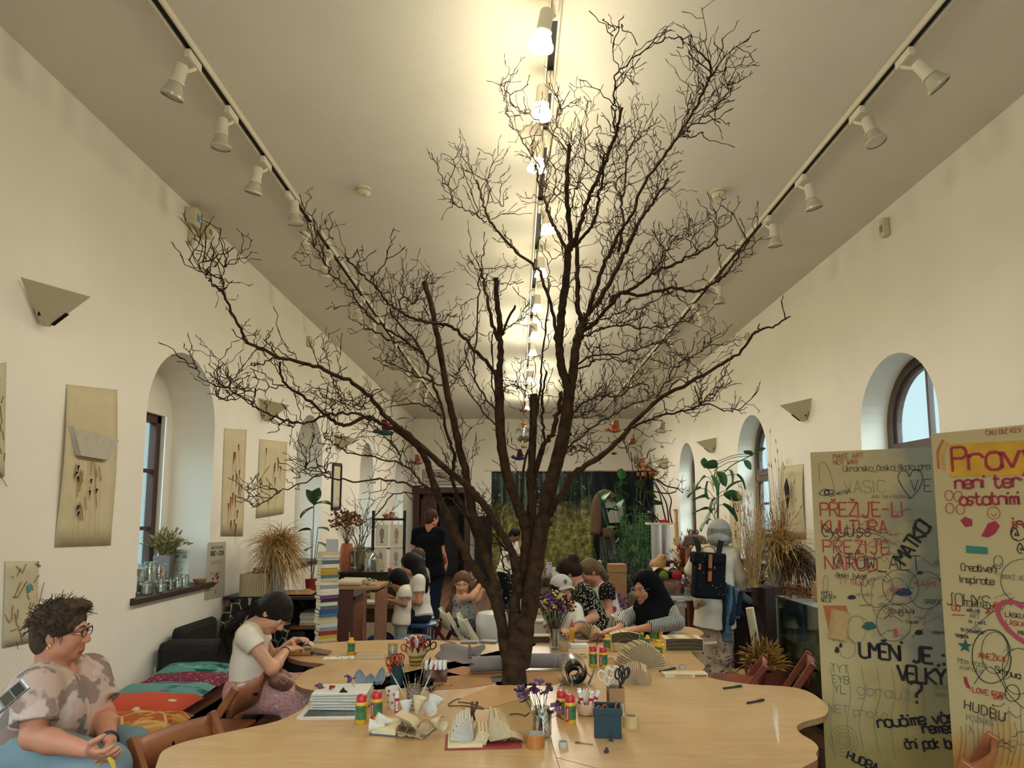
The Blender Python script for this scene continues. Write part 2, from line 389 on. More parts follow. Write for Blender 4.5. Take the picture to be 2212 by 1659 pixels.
for j,y in enumerate(LIT_Y+LIT_BACK):
 aim=((-.18,.15,-1),(-.05,.1,-1),(-.1,.2,-1),(.15,.3,-1),(0,.2,-1))[min(j,4)if j<5 else 4]
 spot_lamp(('lit warm spotlight on the middle track, %s from the camera'%('first second third fourth fifth sixth seventh eighth ninth tenth eleventh twelfth'.split()[j]))if j<12 else 'lit warm spotlight on the middle track behind the camera',(TRACKX['centre'],y,ZC),aim,True,'lit spotlights on the middle track')
 lx=TRACKX['centre']+(.045 if aim[0]>=0 else-.045)+aim[0]*.22
 ld=bpy.data.lights.new('lamp_glow','POINT');ld.energy=11.5 if y<8 else 23.;ld.color=(1,.97,.75);ld.shadow_soft_size=.10
 lo=bpy.data.objects.new('lamp_glow',ld);COL.objects.link(lo);lo.location=(lx,y-.03+aim[1]*.22,ZC-.46)
 ls=bpy.data.lights.new('lamp_beam','SPOT');ls.energy=26. if y<8 else 55.;ls.color=(1,.99,.95);ls.spot_size=radians(170);ls.spot_blend=.45;ls.shadow_soft_size=.05
 lo=bpy.data.objects.new('lamp_beam',ls);COL.objects.link(lo);lo.location=(lx,y-.03+aim[1]*.22,ZC-.35)
 lo.rotation_euler=Vector((aim[0]*.3,aim[1]*.3,-1)).to_track_quat('-Z','Y').to_euler()
 # -- the bare tree standing in the middle of the table
TABLE_Z=.74
TREE_Y=atz(1110,1474,TABLE_Z).y
def bark_mat():
 m=mat('tree_bark','281c14',.85,var=.4,vs=22.,bump=.5,bs=45.,col2='46331f');return m
M_BARK=bark_mat()
M_TWIG=mat('twig_bark','3a2a1c',.8,var=.3,vs=30.)
M_CUT=mat('cut_wood','a5744a',.8)
# limbs: (name, start radius px, end radius px, depth offset at start and end in metres, twigs, cut end?, image points)
BR=[('trunk',27,22,0,0,0,0,[(1110,1478),(1111,1430),(1118,1384),(1132,1330)]),('trunk',20,12.5,0,-.05,4,0,[(1124,1440),(1133,1384),(1142,1317),(1156,1228),(1166,1161),(1179,1094),(1197,1019),(1218,938),(1227,871),(1232,830)]),('branch',10,8,-.05,-.12,6,0,[(1230,842),(1214,796),(1208,747),(1211,702),(1216,656),(1223,596),(1229,545),(1235,524)]),('branch',6,4.5,-.12,-.1,9,1,[(1235,530),(1231,491),(1225,430),(1225,380),(1228,312)]),('branch',5.5,3.2,-.12,-.3,16,1,[(1237,530),(1247,509),(1259,470),(1269,430),(1287,400),(1302,358),(1312,336),(1330,291),(1337,265),(1344,234)]),('branch',2.2,1.2,-.25,-.3,6,0,[(1331,290),(1327,231),(1326,180),(1336,158),(1372,125),(1421,92),(1445,84),(1472,80),(1496,79)]),('branch',1.2,.8,-.28,-.3,3,0,[(1336,158),(1323,101),(1320,77),(1330,60),(1345,56)]),('branch',4,2.5,-.12,.15,10,1,[(1228,549),(1205,506),(1187,467),(1175,430),(1165,394),(1156,358)]),('branch',2.2,1.2,.1,.3,8,0,[(1166,400),(1185,340),(1196,290),(1205,245),(1212,236)]),('branch',2.0,1.0,.0,.2,7,0,[(1222,330),(1195,290),(1165,262),(1135,245),(1113,232),(1093,195),(1084,180)]),('branch',1.8,.9,.0,.2,5,0,[(1166,362),(1140,325),(1117,285),(1101,255),(1093,240)]),('branch',4,2.5,-.12,-.4,8,0,[(1240,532),(1260,512),(1278,490),(1290,452),(1296,415),(1303,362),(1306,330)]),('branch',1.8,1,-.1,.1,5,0,[(1227,470),(1240,420),(1255,380),(1265,330),(1266,270),(1264,240)]),('trunk',10.5,9,-.05,.05,4,0,[(1231,842),(1238,801),(1242,762),(1248,729),(1260,696)]),('branch',6,4.5,.05,.1,3,1,[(1256,705),(1250,672),(1248,625),(1246,552),(1246,492)]),('branch',6.5,3,.05,.15,18,1,[(1258,700),(1275,670),(1293,648),(1316,613),(1336,575),(1355,535),(1378,485),(1391,463),(1412,433),(1443,386)]),('branch',5,2,.05,-.35,22,0,[(1262,700),(1272,668),(1290,616),(1304,573),(1320,540),(1339,502),(1366,463),(1388,406),(1424,351),(1463,297),(1493,249),(1520,201),(1532,168),(1535,149),(1520,118)]),('branch',2,1,-.3,-.3,10,0,[(1463,297),(1502,267),(1538,237),(1568,204),(1577,178)]),('branch',1.6,1.2,-.2,-.1,2,1,[(1466,296),(1490,296),(1520,286)]),('branch',3.6,1.8,.0,.2,12,0,[(1335,545),(1344,472),(1342,436),(1351,397),(1354,340),(1372,300)]),('branch',5,2,.05,-.35,14,0,[(1258,716),(1272,708),(1301,680),(1339,636),(1374,619),(1408,593),(1449,573),(1489,555),(1527,535),(1551,515)]),('branch',1.6,.8,-.1,-.1,10,0,[(1374,619),(1410,585),(1438,552),(1447,527),(1470,512),(1495,508)]),('branch',4,1.8,.1,-.25,9,0,[(1320,650),(1339,634),(1388,638),(1449,623),(1502,630),(1533,616),(1565,596),(1585,567),(1605,538),(1619,520)]),('branch',2.5,1,0,.3,12,0,[(1246,790),(1284,769),(1345,761),(1388,752),(1431,737),(1458,724)]),('branch',2.6,1,0,.3,20,0,[(1252,740),(1269,722),(1321,703),(1374,706),(1420,706),(1460,700),(1490,692)]),('branch',2,.9,0,-.2,8,0,[(1246,800),(1287,778),(1330,775),(1362,784)]),('branch',2,.9,0,-.3,10,0,[(1258,700),(1300,690),(1340,676),(1390,664),(1430,640),(1452,630)]),('branch',8,1.6,0,-.75,4,0,[(1182,1118),(1192,1100),(1205,1081),(1241,1023),(1285,996),(1339,947),(1370,912),(1420,865),(1489,827),(1562,787),(1602,758),(1634,717),(1674,703),(1709,683)]),('branch',1.8,1.2,-.7,-.7,0,1,[(1630,722),(1638,712),(1641,700)]),('branch',3,1,-.2,-.2,10,0,[(1350,930),(1368,923),(1402,908),(1440,894),(1489,885),(1527,876),(1573,888),(1602,882)]),('branch',2,.9,-.35,-.1,12,0,[(1420,862),(1440,821),(1469,784),(1489,772),(1515,758),(1541,735)]),('branch',1.8,1.0,-.35,-.5,1,0,[(1436,855),(1463,821),(1489,827)]),('branch',1.3,.8,-.45,-.5,3,0,[(1500,834),(1506,858),(1511,870),(1525,862),(1545,852)]),('branch',2.6,1,0,.35,12,0,[(1214,975),(1238,957),(1301,911),(1350,879),(1394,865),(1412,852)]),('branch',3,1,0,.4,14,0,[(1222,920),(1238,894),(1267,865),(1301,856),(1339,852),(1372,830),(1402,835)]),('branch',1.6,.8,.1,.4,8,0,[(1232,905),(1265,895),(1295,870),(1310,852)]),('branch',1.6,.8,0,.2,10,0,[(1218,980),(1250,962),(1270,975),(1290,990)]),('branch',1.3,.7,-.2,-.2,4,0,[(1353,935),(1352,974),(1366,995),(1384,1014)]),('trunk',13,10,0,.06,2,0,[(1112,1450),(1109,1400),(1110,1331),(1118,1273),(1134,1206),(1137,1150),(1121,1099),(1096,1028),(1083,952),(1078,871),(1077,800)]),('branch',7.5,5.5,.06,.06,4,1,[(1077,812),(1082,770),(1079,717),(1074,656),(1071,600)]),('branch',3.2,2.4,.06,-.02,1,1,[(1086,722),(1088,711),(1113,660)]),('branch',4.5,2,.06,.2,9,0,[(1077,735),(1064,702),(1052,641),(1043,605),(1038,578)]),('branch',4.5,1.6,.06,-.45,16,0,[(1083,826),(1049,780),(1024,756),(988,714),(960,701),(931,697),(900,690),(869,675),(840,656),(821,634),(792,601),(760,574),(745,548)]),('branch',2.4,1.5,.06,.3,4,0,[(1076,900),(1069,885),(1028,830),(1025,803),(1028,743),(1034,641),(1038,590)]),('branch',2,1.5,.06,.1,1,0,[(1072,880),(1064,822),(1064,770),(1066,717)]),('branch',2,1,.06,.35,7,0,[(1076,920),(1037,883),(1001,827),(965,808)]),('branch',9,8.5,.03,.1,0,1,[(1138,1230),(1143,1161),(1149,1100),(1147,1028),(1152,938),(1152,851)]),('branch',3.4,2,.03,.3,5,0,[(1132,1180),(1129,1120),(1129,1028),(1143,961),(1165,863),(1169,800),(1173,750),(1181,687),(1190,614)]),('branch',4.2,2.2,-.1,.25,7,1,[(1208,760),(1202,729),(1190,656),(1169,596),(1151,572),(1109,536),(1073,497),(1051,460),(1039,421),(1030,390)]),('branch',1.7,.9,.2,.3,8,0,[(1051,479),(1018,461),(985,442),(973,412),(969,394)]),('branch',1.2,.8,.2,.3,4,0,[(1033,461),(1012,394),(1000,367),(1012,368)]),('branch',1.2,.8,.2,.3,3,0,[(1048,451),(1059,403),(1066,430),(1088,446)]),('branch',6.5,4.5,.1,.25,3,0,[(1140,1160),(1147,1072),(1169,974),(1192,938),(1205,890),(1214,845)]),('branch',3.2,2.6,.2,.3,2,0,[(1176,960),(1174,930),(1172,890),(1172,845),(1180,800)]),('branch',1.6,.9,.1,.3,10,0,[(1150,880),(1140,850),(1120,835),(1100,832),(1085,845)]),('trunk',13,6.5,0,.0,1,0,[(1103,1474),(1097,1440),(1089,1384),(1076,1317),(1058,1270),(1041,1251),(1013,1212),(983,1151),(953,1085),(935,1037),(920,992),(899,961)]),('branch',5,2.2,.0,-.2,6,0,[(901,964),(857,931),(815,910),(796,901),(745,916),(730,915),(704,897),(665,863),(617,830),(604,803),(605,781)]),('branch',3,1,-.1,-.45,14,0,[(815,908),(760,893),(713,895),(653,914),(605,904),(569,890),(533,863),(484,837),(448,827),(424,793)]),('branch',1.5,.8,-.2,-.4,6,0,[(618,830),(575,842),(535,845),(490,835),(470,830)]),('branch',1.3,.8,-.3,-.4,7,0,[(560,888),(520,862),(480,862),(465,850)]),('trunk',10,5,0,-.1,3,0,[(1122,1290),(1118,1240),(1103,1186),(1077,1142),(1041,1085),(1001,1043),(950,1001),(893,949),(845,910),(822,890)]),('branch',5,2.2,-.1,-.75,8,0,[(824,892),(798,856),(762,827),(713,805),(677,790),(617,775),(569,755),(530,735),(516,704),(490,654),(478,628),(461,614)]),('branch',1.8,.9,-.75,-.8,5,0,[(478,630),(461,614),(450,600),(445,590),(441,566)]),('branch',1.5,.9,-.75,-.7,5,0,[(478,628),(476,605),(485,585),(490,575)]),('branch',1.8,1.4,-.45,-.5,0,0,[(612,772),(590,776),(552,786),(544,782)]),('branch',1.6,.8,-.3,.1,12,0,[(709,804),(722,835),(735,862),(760,880),(792,885)]),('trunk',11,5.5,0,.2,8,0,[(1096,1440),(1089,1380),(1074,1287),(1047,1197),(1025,1121),(1013,1061),(1004,1010),(989,955),(977,895),(965,839),(953,767),(941,707),(929,646),(914,608)]),('branch',4.5,2,.1,.1,12,0,[(1040,1190),(1019,1136),(989,1070),(977,1031),(980,983),(970,948),(951,871),(931,815),(915,767),(888,728),(854,690),(842,666)]),('branch',3,1.2,.1,-.25,14,0,[(912,764),(878,738),(845,716),(796,678),(760,634),(724,598),(700,569),(678,530)]),('branch',2.4,1.6,.1,-.1,4,0,[(880,742),(845,736),(806,716),(787,706)]),('branch',1.8,1,.1,.3,3,0,[(953,897),(917,875),(869,873),(835,880)]),('branch',2,.9,.1,.3,10,0,[(955,832),(905,813),(869,798),(840,784),(831,777)]),('branch',1.5,.9,.15,.3,3,0,[(965,850),(980,825),(1000,785),(1013,750)]),('branch',1.8,1,.1,.2,12,0,[(860,690),(866,650),(872,640),(893,655),(905,640),(918,615)]),('branch',2.6,1,0,-.3,9,0,[(940,1060),(917,1052),(869,1043),(821,1037),(760,1040),(715,1030),(689,1027),(653,1044),(603,1061),(569,1083),(549,1097)]),('branch',1.4,.8,-.1,-.2,10,0,[(720,1032),(700,1022),(672,1010),(656,1009)]),('branch',1.3,.8,-.25,-.3,1,0,[(606,1060),(575,1048),(563,1047),(562,1032)]),('branch',2.6,.9,0,.3,14,0,[(925,1060),(911,1043),(875,1007),(821,992),(760,980),(730,961),(706,949),(700,935)]),('branch',1.8,.9,.1,.35,9,0,[(870,1004),(857,971),(835,945),(815,922),(799,907)]),('branch',2.2,.9,.1,.5,3,0,[(1022,1140),(1001,1106),(977,1079),(953,1073),(893,1067),(851,1070),(815,1106),(790,1127)]),('branch',1.6,.8,0,.2,8,0,[(1030,1062),(1045,1080),(1060,1105),(1040,1130)]),('branch',3,1.6,.06,.1,6,0,[(1100,1190),(1088,1180),(1075,1165)]),('branch',3,1.2,.05,.3,4,0,[(1112,1260),(1098,1240),(1085,1210),(1080,1175)]),]
bare_tree=thing('bare_tree','tall bare leafless tree rising through the middle of the cloud shaped table','tree',(atz(1110,1474,0).x,TREE_Y,0))
bare_tree.location.x=atz(1110,1474,TABLE_Z).x
TROOT=Vector(bare_tree.location)
def limb_point(px,py,yo):
 f=max(0.,min(1.1,(HORIZON-py)/1058))
 Y=TREE_Y-.86*f**1.25+yo
 p=aty(px,py,Y)
 if p.z>ZC-.12:
  r=ray(px,py);p=CAMP+r*((ZC-.12-CAMZ)/r.z)
 return p
def twig(b,p,d,L,r,rg,depth=0):
 """crooked twig that zigzags, with side shoots and a swollen bud"""
 n=max(3,int(L/.035));pts=[Vector(p)];d=Vector(d).normalized();sgn=rg.choice((-1,1))
 side=d.cross(Vector((rg.uniform(-1,1),rg.uniform(-1,1),rg.uniform(-1,1)))).normalized()
 for i in range(n):
  side=(side+Vector((rg.gauss(0,.5),rg.gauss(0,.5),rg.gauss(0,.5)))).normalized();sgn=-sgn
  dd=(d+side*.55*sgn+Vector((0,0,.10))+Vector((rg.gauss(0,.22),rg.gauss(0,.22),rg.gauss(0,.22)))).normalized()
  pts.append(pts[-1]+dd*(L/n));d=(d*.85+dd*.15).normalized()
  if depth<2 and i and rg.random()<(.5 if depth==0 else .28):
   sd=(d+Vector((rg.gauss(0,.8),rg.gauss(0,.8),rg.gauss(.35,.6)))).normalized()
   twig(b,pts[-1],sd,L*rg.uniform(.3,.6),r*.75,rg,depth+1)
 if any(q.z>ZC-.04 for q in pts):return
 k=len(pts);rad=[max(.0011,r*(1-.55*i/k))for i in range(k)]
 pts.append(pts[-1]+d*.012);rad[-1]*=1.7;rad.append(.0008)
 b.tube(pts,rad,4 if r<.003 else 5,cap=False)
tr=random.Random(21)
for name,r0,r1,y0,y1,nt,cut,px in BR:
 q=[(x,y,i/(len(px)-1))for i,(x,y)in enumerate(px)]
 sp=spline(q,5);pts=[];rad=[]
 for i,(x,y,t)in enumerate(sp):
  t=max(0,min(1,t));p=limb_point(x,y,y0+(y1-y0)*t)
  jig=.004 if r0>3 else .006
  if 0<i<len(sp)-1:p=p+Vector((tr.gauss(0,jig),tr.gauss(0,jig),tr.gauss(0,jig)))*(.6 if r0>8 else 1)
  pts.append(p);rr=(r0+(r1-r0)*t)*(p.y)/FPX
  rad.append(rr*(1+tr.gauss(0,.05)))
 b=MB()
 if not cut and name=='branch':rad[-1]*=.5
 b.tube(pts,rad,14 if r0>12 else 9 if r0>4 else 6,cap=False)
 if cut:
  d=(pts[-1]-pts[-3]).normalized();b.tube([pts[-1],pts[-1]+d*.002],[rad[-1],rad[-1]*.96],9,m=1)
 for k in range(int(nt*1.9)):
  i=int(len(pts)*min(.999,tr.uniform(.22,1.0)if r0>3 else tr.uniform(.12,1.05)));i=min(i,len(pts)-2)
  d=(pts[i+1]-pts[i]).normalized()
  v=(d*.55+Vector((tr.gauss(0,.75),tr.gauss(0,.7),tr.gauss(.45,.5)))).normalized()
  twig(b,pts[i],v,tr.uniform(.07,.30)*(.8 if r0<3 else 1),tr.uniform(.0020,.0034),tr)
  # knots where side shoots were cut
 for k in range(2 if r0>3 else 0):
  i=tr.randrange(2,len(pts)-2);d=Vector((tr.gauss(0,1),tr.gauss(0,1),tr.gauss(.3,.6))).normalized()
  b.tube([pts[i],pts[i]+d*rad[i]*1.3],[rad[i]*.6,rad[i]*.3],6)
 if name=='trunk' and r0==27:
  b.tube([(TROOT.x,TROOT.y,.0),(TROOT.x,TROOT.y,.3),pts[0]],[.09,.075,rad[0]],14)
 b.build(name,[M_BARK if r0>2.9 else M_TWIG,M_CUT],bare_tree,off=TROOT,smooth=True)
 # -- cloud shaped table
def birch_mat():
 m=mat('birch_plywood','c79c64',.32,coat=.15);t=NT(m);b=t.n['Principled BSDF'];tc=t.add('ShaderNodeTexCoord')
 mp=t.add('ShaderNodeMapping');mp.inputs['Scale'].default_value=(1,7,1);mp.inputs['Rotation'].default_value=(0,0,.5)
 n1=t.add('ShaderNodeTexNoise',i_Scale=3.2,i_Detail=8.0,i_Roughness=.65,i_Distortion=.8);rp=t.add('ShaderNodeValToRGB');e=rp.color_ramp.elements
 e[0].position=.3;e[0].color=(*H('ae8857'),1);e[1].position=.7;e[1].color=(*H('c09c6b'),1)
 n2=t.add('ShaderNodeTexNoise',i_Scale=3.0,i_Detail=5.0);r2=t.add('ShaderNodeMapRange');r2.inputs[3].default_value=.22;r2.inputs[4].default_value=.42
 t.link(tc.outputs['Object'],mp.inputs[0]);t.link(mp.outputs[0],n1.inputs['Vector']);t.link(n1.outputs['Fac'],rp.inputs[0]);t.link(rp.outputs[0],b.inputs['Base Color'])
 t.link(tc.outputs['Object'],n2.inputs['Vector']);t.link(n2.outputs['Fac'],r2.inputs[0]);t.link(r2.outputs[0],b.inputs['Roughness'])
 return m
M_BIRCH=birch_mat();M_PLY=mat('plywood_edge','7a5636',.7,var=.25,vs=30)
CLOUD=[(300,1712),(330,1672),(340,1645),(352,1622),(390,1605),(450,1590),(540,1571),(600,1557),(649,1534),(672,1512),(690,1496),(676,1491),(655,1487),(640,1479),(640,1468),(661,1449),(690,1440),(702,1435),(690,1433),(655,1429),(630,1423),(622,1415),(640,1402),(668,1393),(740,1386),(850,1382),(960,1383),(1060,1386),(1100,1387),(1200,1384),(1300,1379),(1400,1379),(1470,1385),(1492,1398),(1494,1408),(1504,1421),(1522,1438),(1517,1452),(1525,1461),(1557,1469),(1620,1478),(1700,1483),(1742,1492),(1770,1508),(1787,1525),(1789,1535),(1783,1545),(1765,1552),(1740,1558),(1724,1566),(1722,1575),(1733,1587),(1755,1600),(1768,1615),(1763,1628),(1766,1640),(1745,1652),(1722,1668),(1690,1730),(1600,1790),(1450,1760),(1300,1790),(1150,1840),(1000,1800),(800,1820),(600,1790),(430,1770)]
cl=[atz(x,y,TABLE_Z)for x,y in CLOUD]
cl=[tuple(p)for p in spline([(p.x,p.y)for p in cl]+[(cl[0].x,cl[0].y)],3)][:-1]
TC=Vector((0,3.4,0))
cloud_table=thing('cloud_table','large birch plywood craft table cut in a wavy cloud outline around the tree','table',TC)
hx,hy=TROOT.x,TROOT.y;k0=min(range(len(cl)),key=lambda i:(cl[i][0]-hx)**2+(cl[i][1]-hy)**2);a0=math.atan2(cl[k0][1]-hy,cl[k0][0]-hx)
hole=[(hx+.115*cos(a0-2*pi*i/24),hy+.115*sin(a0-2*pi*i/24))for i in range(25)]
tb=MB();tb.prism(cl[:k0+1]+hole+cl[k0:],TABLE_Z-.028,TABLE_Z,mside=1);tb.build('tabletop',[M_BIRCH,M_PLY],cloud_table,off=TC)
for lx,ly in((-1.0,2.6),(1.0,2.5),(-1.05,3.9),(1.15,3.75),(-.9,4.75),(1.0,4.8),(.15,2.2),(.1,5.0)):
 MB().box((lx,ly,(TABLE_Z-.03)/2),(.06,.06,TABLE_Z-.03)).build('leg',M_BIRCH,cloud_table,off=TC,bevel=.004)
 # seams between the plywood sections and a small side table of the same birch on the right
for pl in([(1190,1598),(1215,1680)],[(1200,1636),(1290,1660)],[(1062,1468),(1000,1395)],[(1160,1476),(1420,1420)]):
 a,c=[atz(x,y,TABLE_Z)for x,y in pl];MB().bar(a+Vector((0,0,.0002)),c+Vector((0,0,.0002)),.002,.0012).build('seam',mat('seam_gap','5a3c22',.8),cloud_table,off=TC)
WC=Vector((*atz(1515,1398,.742).xy,0))
wing=thing('side_table','small round edged birch table beside the cloud table near the woman with backpack','table',WC)
wz=.755;oc=[atz(x,y,wz)for x,y in[(1462,1372),(1520,1374),(1548,1383),(1555,1392),(1540,1400),(1500,1404),(1472,1403),(1455,1392)]]
oc=[tuple(p)for p in spline([(p.x,p.y)for p in oc]+[(oc[0].x,oc[0].y)],4)][:-1]
WC.y+=.45
b=MB().prism([(x,y+.45)for x,y in oc],wz-.028,wz,mside=1);b.build('tabletop',[M_BIRCH,M_PLY],wing,off=Vector((WC.x,WC.y-.45,0)))
wing.location.y=WC.y-.45
wing.location.y+=0
MB().lathe([(.10,0),(.10,.02),(.03,.04),(.025,wz-.028)],(.06,.45,0)).build('leg',M_BIRCH,wing)
# -- people: every body is one continuous surface grown from a distance field
def surface_nets(F,o,h):
 S=F<0
 n=[d-1 for d in F.shape]
 cnt=np.zeros(n,np.int8)
 cs=[(a,b,c)for a in(0,1)for b in(0,1)for c in(0,1)]
 sl=lambda c:tuple(slice(c[k],c[k]+n[k])for k in range(3))
 for c in cs:cnt+=S[sl(c)]
 ijk=np.argwhere((cnt>0)&(cnt<8))
 ids=-np.ones(n,np.int64);ids[tuple(ijk.T)]=np.arange(len(ijk))
 P=np.zeros((len(ijk),3));N=np.zeros(len(ijk))
 fv={c:F[ijk[:,0]+c[0],ijk[:,1]+c[1],ijk[:,2]+c[2]]for c in cs}
 for a in cs:
  for k in range(3):
   if a[k]==0:
    b=list(a);b[k]=1;b=tuple(b);fa,fb=fv[a],fv[b];x=(fa<0)!=(fb<0)
    t=np.where(x,fa/np.where(x,fa-fb,1),0)
    q=np.repeat(np.array([a],float),len(ijk),0);q[:,k]+=t
    P+=q*x[:,None];N+=x
 V=o+h*(ijk+P/N[:,None])
 faces=[]
 for ax in range(3):
  u,w=(ax+1)%3,(ax+2)%3
  s0=[slice(None)]*3;s1=[slice(None)]*3;s0[ax]=slice(0,-1);s1[ax]=slice(1,None)
  for k in(u,w):s0[k]=slice(1,-1);s1[k]=slice(1,-1)
  A,B=S[tuple(s0)],S[tuple(s1)]
  for flip,M in((0,A&~B),(1,~A&B)):
   e=np.argwhere(M)
   if not len(e):continue
   e[:,u]+=1;e[:,w]+=1
   def cell(du,dw):
    c=e.copy();c[:,u]-=du;c[:,w]-=dw;return ids[c[:,0],c[:,1],c[:,2]]
   q=[cell(1,1),cell(0,1),cell(0,0),cell(1,0)]
   faces.append(np.stack(q if not flip else q[::-1],1))
 return V,np.concatenate(faces)
class Body:
 def __init__(s,h=.007):s.h=h;s.p=[]
 def cap(s,p,q,r1,r2=None,m=0,k=.02,cut=False,cutp=False):
  s.p.append(('c',np.array(p,float),np.array(q,float),r1,r1 if r2 is None else r2,m,k,cut,cutp));return s
 def chain(s,pts,rs,m=0,k=.02):
  for a,b,r,t in zip(pts,pts[1:],rs,rs[1:]):s.cap(a,b,r,t,m,k)
  return s
 def ell(s,c,rad,R=None,m=0,k=.02,op='+'):
  R=np.eye(3)if R is None else np.array(R,float)
  s.p.append(('e',np.array(c,float),np.array(rad,float),R,m,k,op));return s
 def build(s,name,mats,parent=None,off=(0,0,0),it=1):
  lo=np.full(3,1e9);hi=-lo
  for p in s.p:
   if p[0]=='e' and p[-1]=='-':continue
   for c,r in(((p[1],p[3]),(p[2],p[4]))if p[0]=='c' else((p[1],max(p[2])),)):
    lo=np.minimum(lo,c-r);hi=np.maximum(hi,c+r)
  h=s.h;lo-=4*h;hi+=4*h;n=np.ceil((hi-lo)/h).astype(int)+1
  F=np.full(n,.3,np.float32);D=np.full(n,.3,np.float32);M=np.zeros(n,np.int8)
  for p in s.p:
   if p[0]=='c':k=p[6];bl=np.minimum(p[1]-p[3],p[2]-p[4]);bh=np.maximum(p[1]+p[3],p[2]+p[4])
   else:k=p[5];bl=p[1]-max(p[2]);bh=p[1]+max(p[2])
   i0=np.maximum(0,np.floor((bl-lo-k)/h).astype(int)-2);i1=np.minimum(n,np.ceil((bh-lo+k)/h).astype(int)+3)
   if(i1<=i0).any():continue
   ax=[lo[a]+h*np.arange(i0[a],i1[a])for a in range(3)]
   X=np.stack(np.meshgrid(*ax,indexing='ij'),-1)
   sl=tuple(slice(i0[a],i1[a])for a in range(3))
   if p[0]=='c':
    d=p[2]-p[1];L2=max(1e-12,d@d);t0=((X-p[1])@d)/L2;t=np.clip(t0,0,1)
    dist=np.linalg.norm(X-p[1]-t[...,None]*d,axis=-1)-(p[3]+(p[4]-p[3])*t)
    if p[7]:dist=np.maximum(dist,(t0-1)*sqrt(L2))
    if p[8]:dist=np.maximum(dist,-t0*sqrt(L2))
    m=p[5];op='+'
   else:
    Y=(X-p[1])@p[3].T;k0=np.linalg.norm(Y/p[2],axis=-1);k1=np.linalg.norm(Y/p[2]**2,axis=-1)
    dist=k0*(k0-1)/np.maximum(k1,1e-6);m=p[4];op=p[6]
   f=F[sl]
   if op=='+':
    hh=np.clip(.5+.5*(f-dist)/k,0,1);F[sl]=f+(dist-f)*hh-k*hh*(1-hh)
    nn=dist<D[sl];D[sl]=np.where(nn,dist,D[sl]);M[sl]=np.where(nn,m,M[sl])
   else:
    a,b=f,-dist;hh=np.clip(.5-.5*(a-b)/k,0,1);F[sl]=a+(b-a)*hh+k*hh*(1-hh)
  V,fc=surface_nets(F,lo,h)
  for _ in range(it):
   acc=np.zeros_like(V);c=np.zeros(len(V))
   for a in range(4):
    i,j=fc[:,a],fc[:,(a+1)%4];np.add.at(acc,i,V[j]);np.add.at(acc,j,V[i]);np.add.at(c,i,1);np.add.at(c,j,1)
   V=.55*V+.45*acc/np.maximum(c,1)[:,None]
  me=bpy.data.meshes.new(name);off=np.array(off,float);Vo=V-off
  me.vertices.add(len(Vo));me.vertices.foreach_set('co',Vo.ravel())
  me.loops.add(fc.size);me.loops.foreach_set('vertex_index',fc.ravel().astype(np.int32))
  me.polygons.add(len(fc));me.polygons.foreach_set('loop_start',np.arange(0,fc.size,4,dtype=np.int32))
  mats=mats if isinstance(mats,(list,tuple))else[mats]
  for mm in mats:me.materials.append(mm)
  if len(mats)>1:
   g=np.clip(np.round((V[fc].mean(1)-lo)/h).astype(int),0,n-1);me.polygons.foreach_set('material_index',M[g[:,0],g[:,1],g[:,2]].astype(np.int32))
  me.polygons.foreach_set('use_smooth',np.ones(len(fc),bool));me.update(calc_edges=True)
  o=bpy.data.objects.new(name,me);COL.objects.link(o)
  if parent is not None:o.parent=parent
  else:o.location=off
  return o
V3=lambda v:np.array(v,float)
def nrm(v):v=V3(v);return v/np.linalg.norm(v)
def lerp(a,b,t):return V3(a)+(V3(b)-V3(a))*t
M_LIP=mat('lips','9a5248',.5);M_EYEW=mat('eye_white','d9d2c8',.3);M_IRIS=mat('dark_iris','2a1a12',.2);M_BROW=mat('eyebrow_hair','33231a',.8)
def skin(name,c):return mat(name,c,.55,var=.08,vs=14.,sub=.12,bump=.04,bs=220)
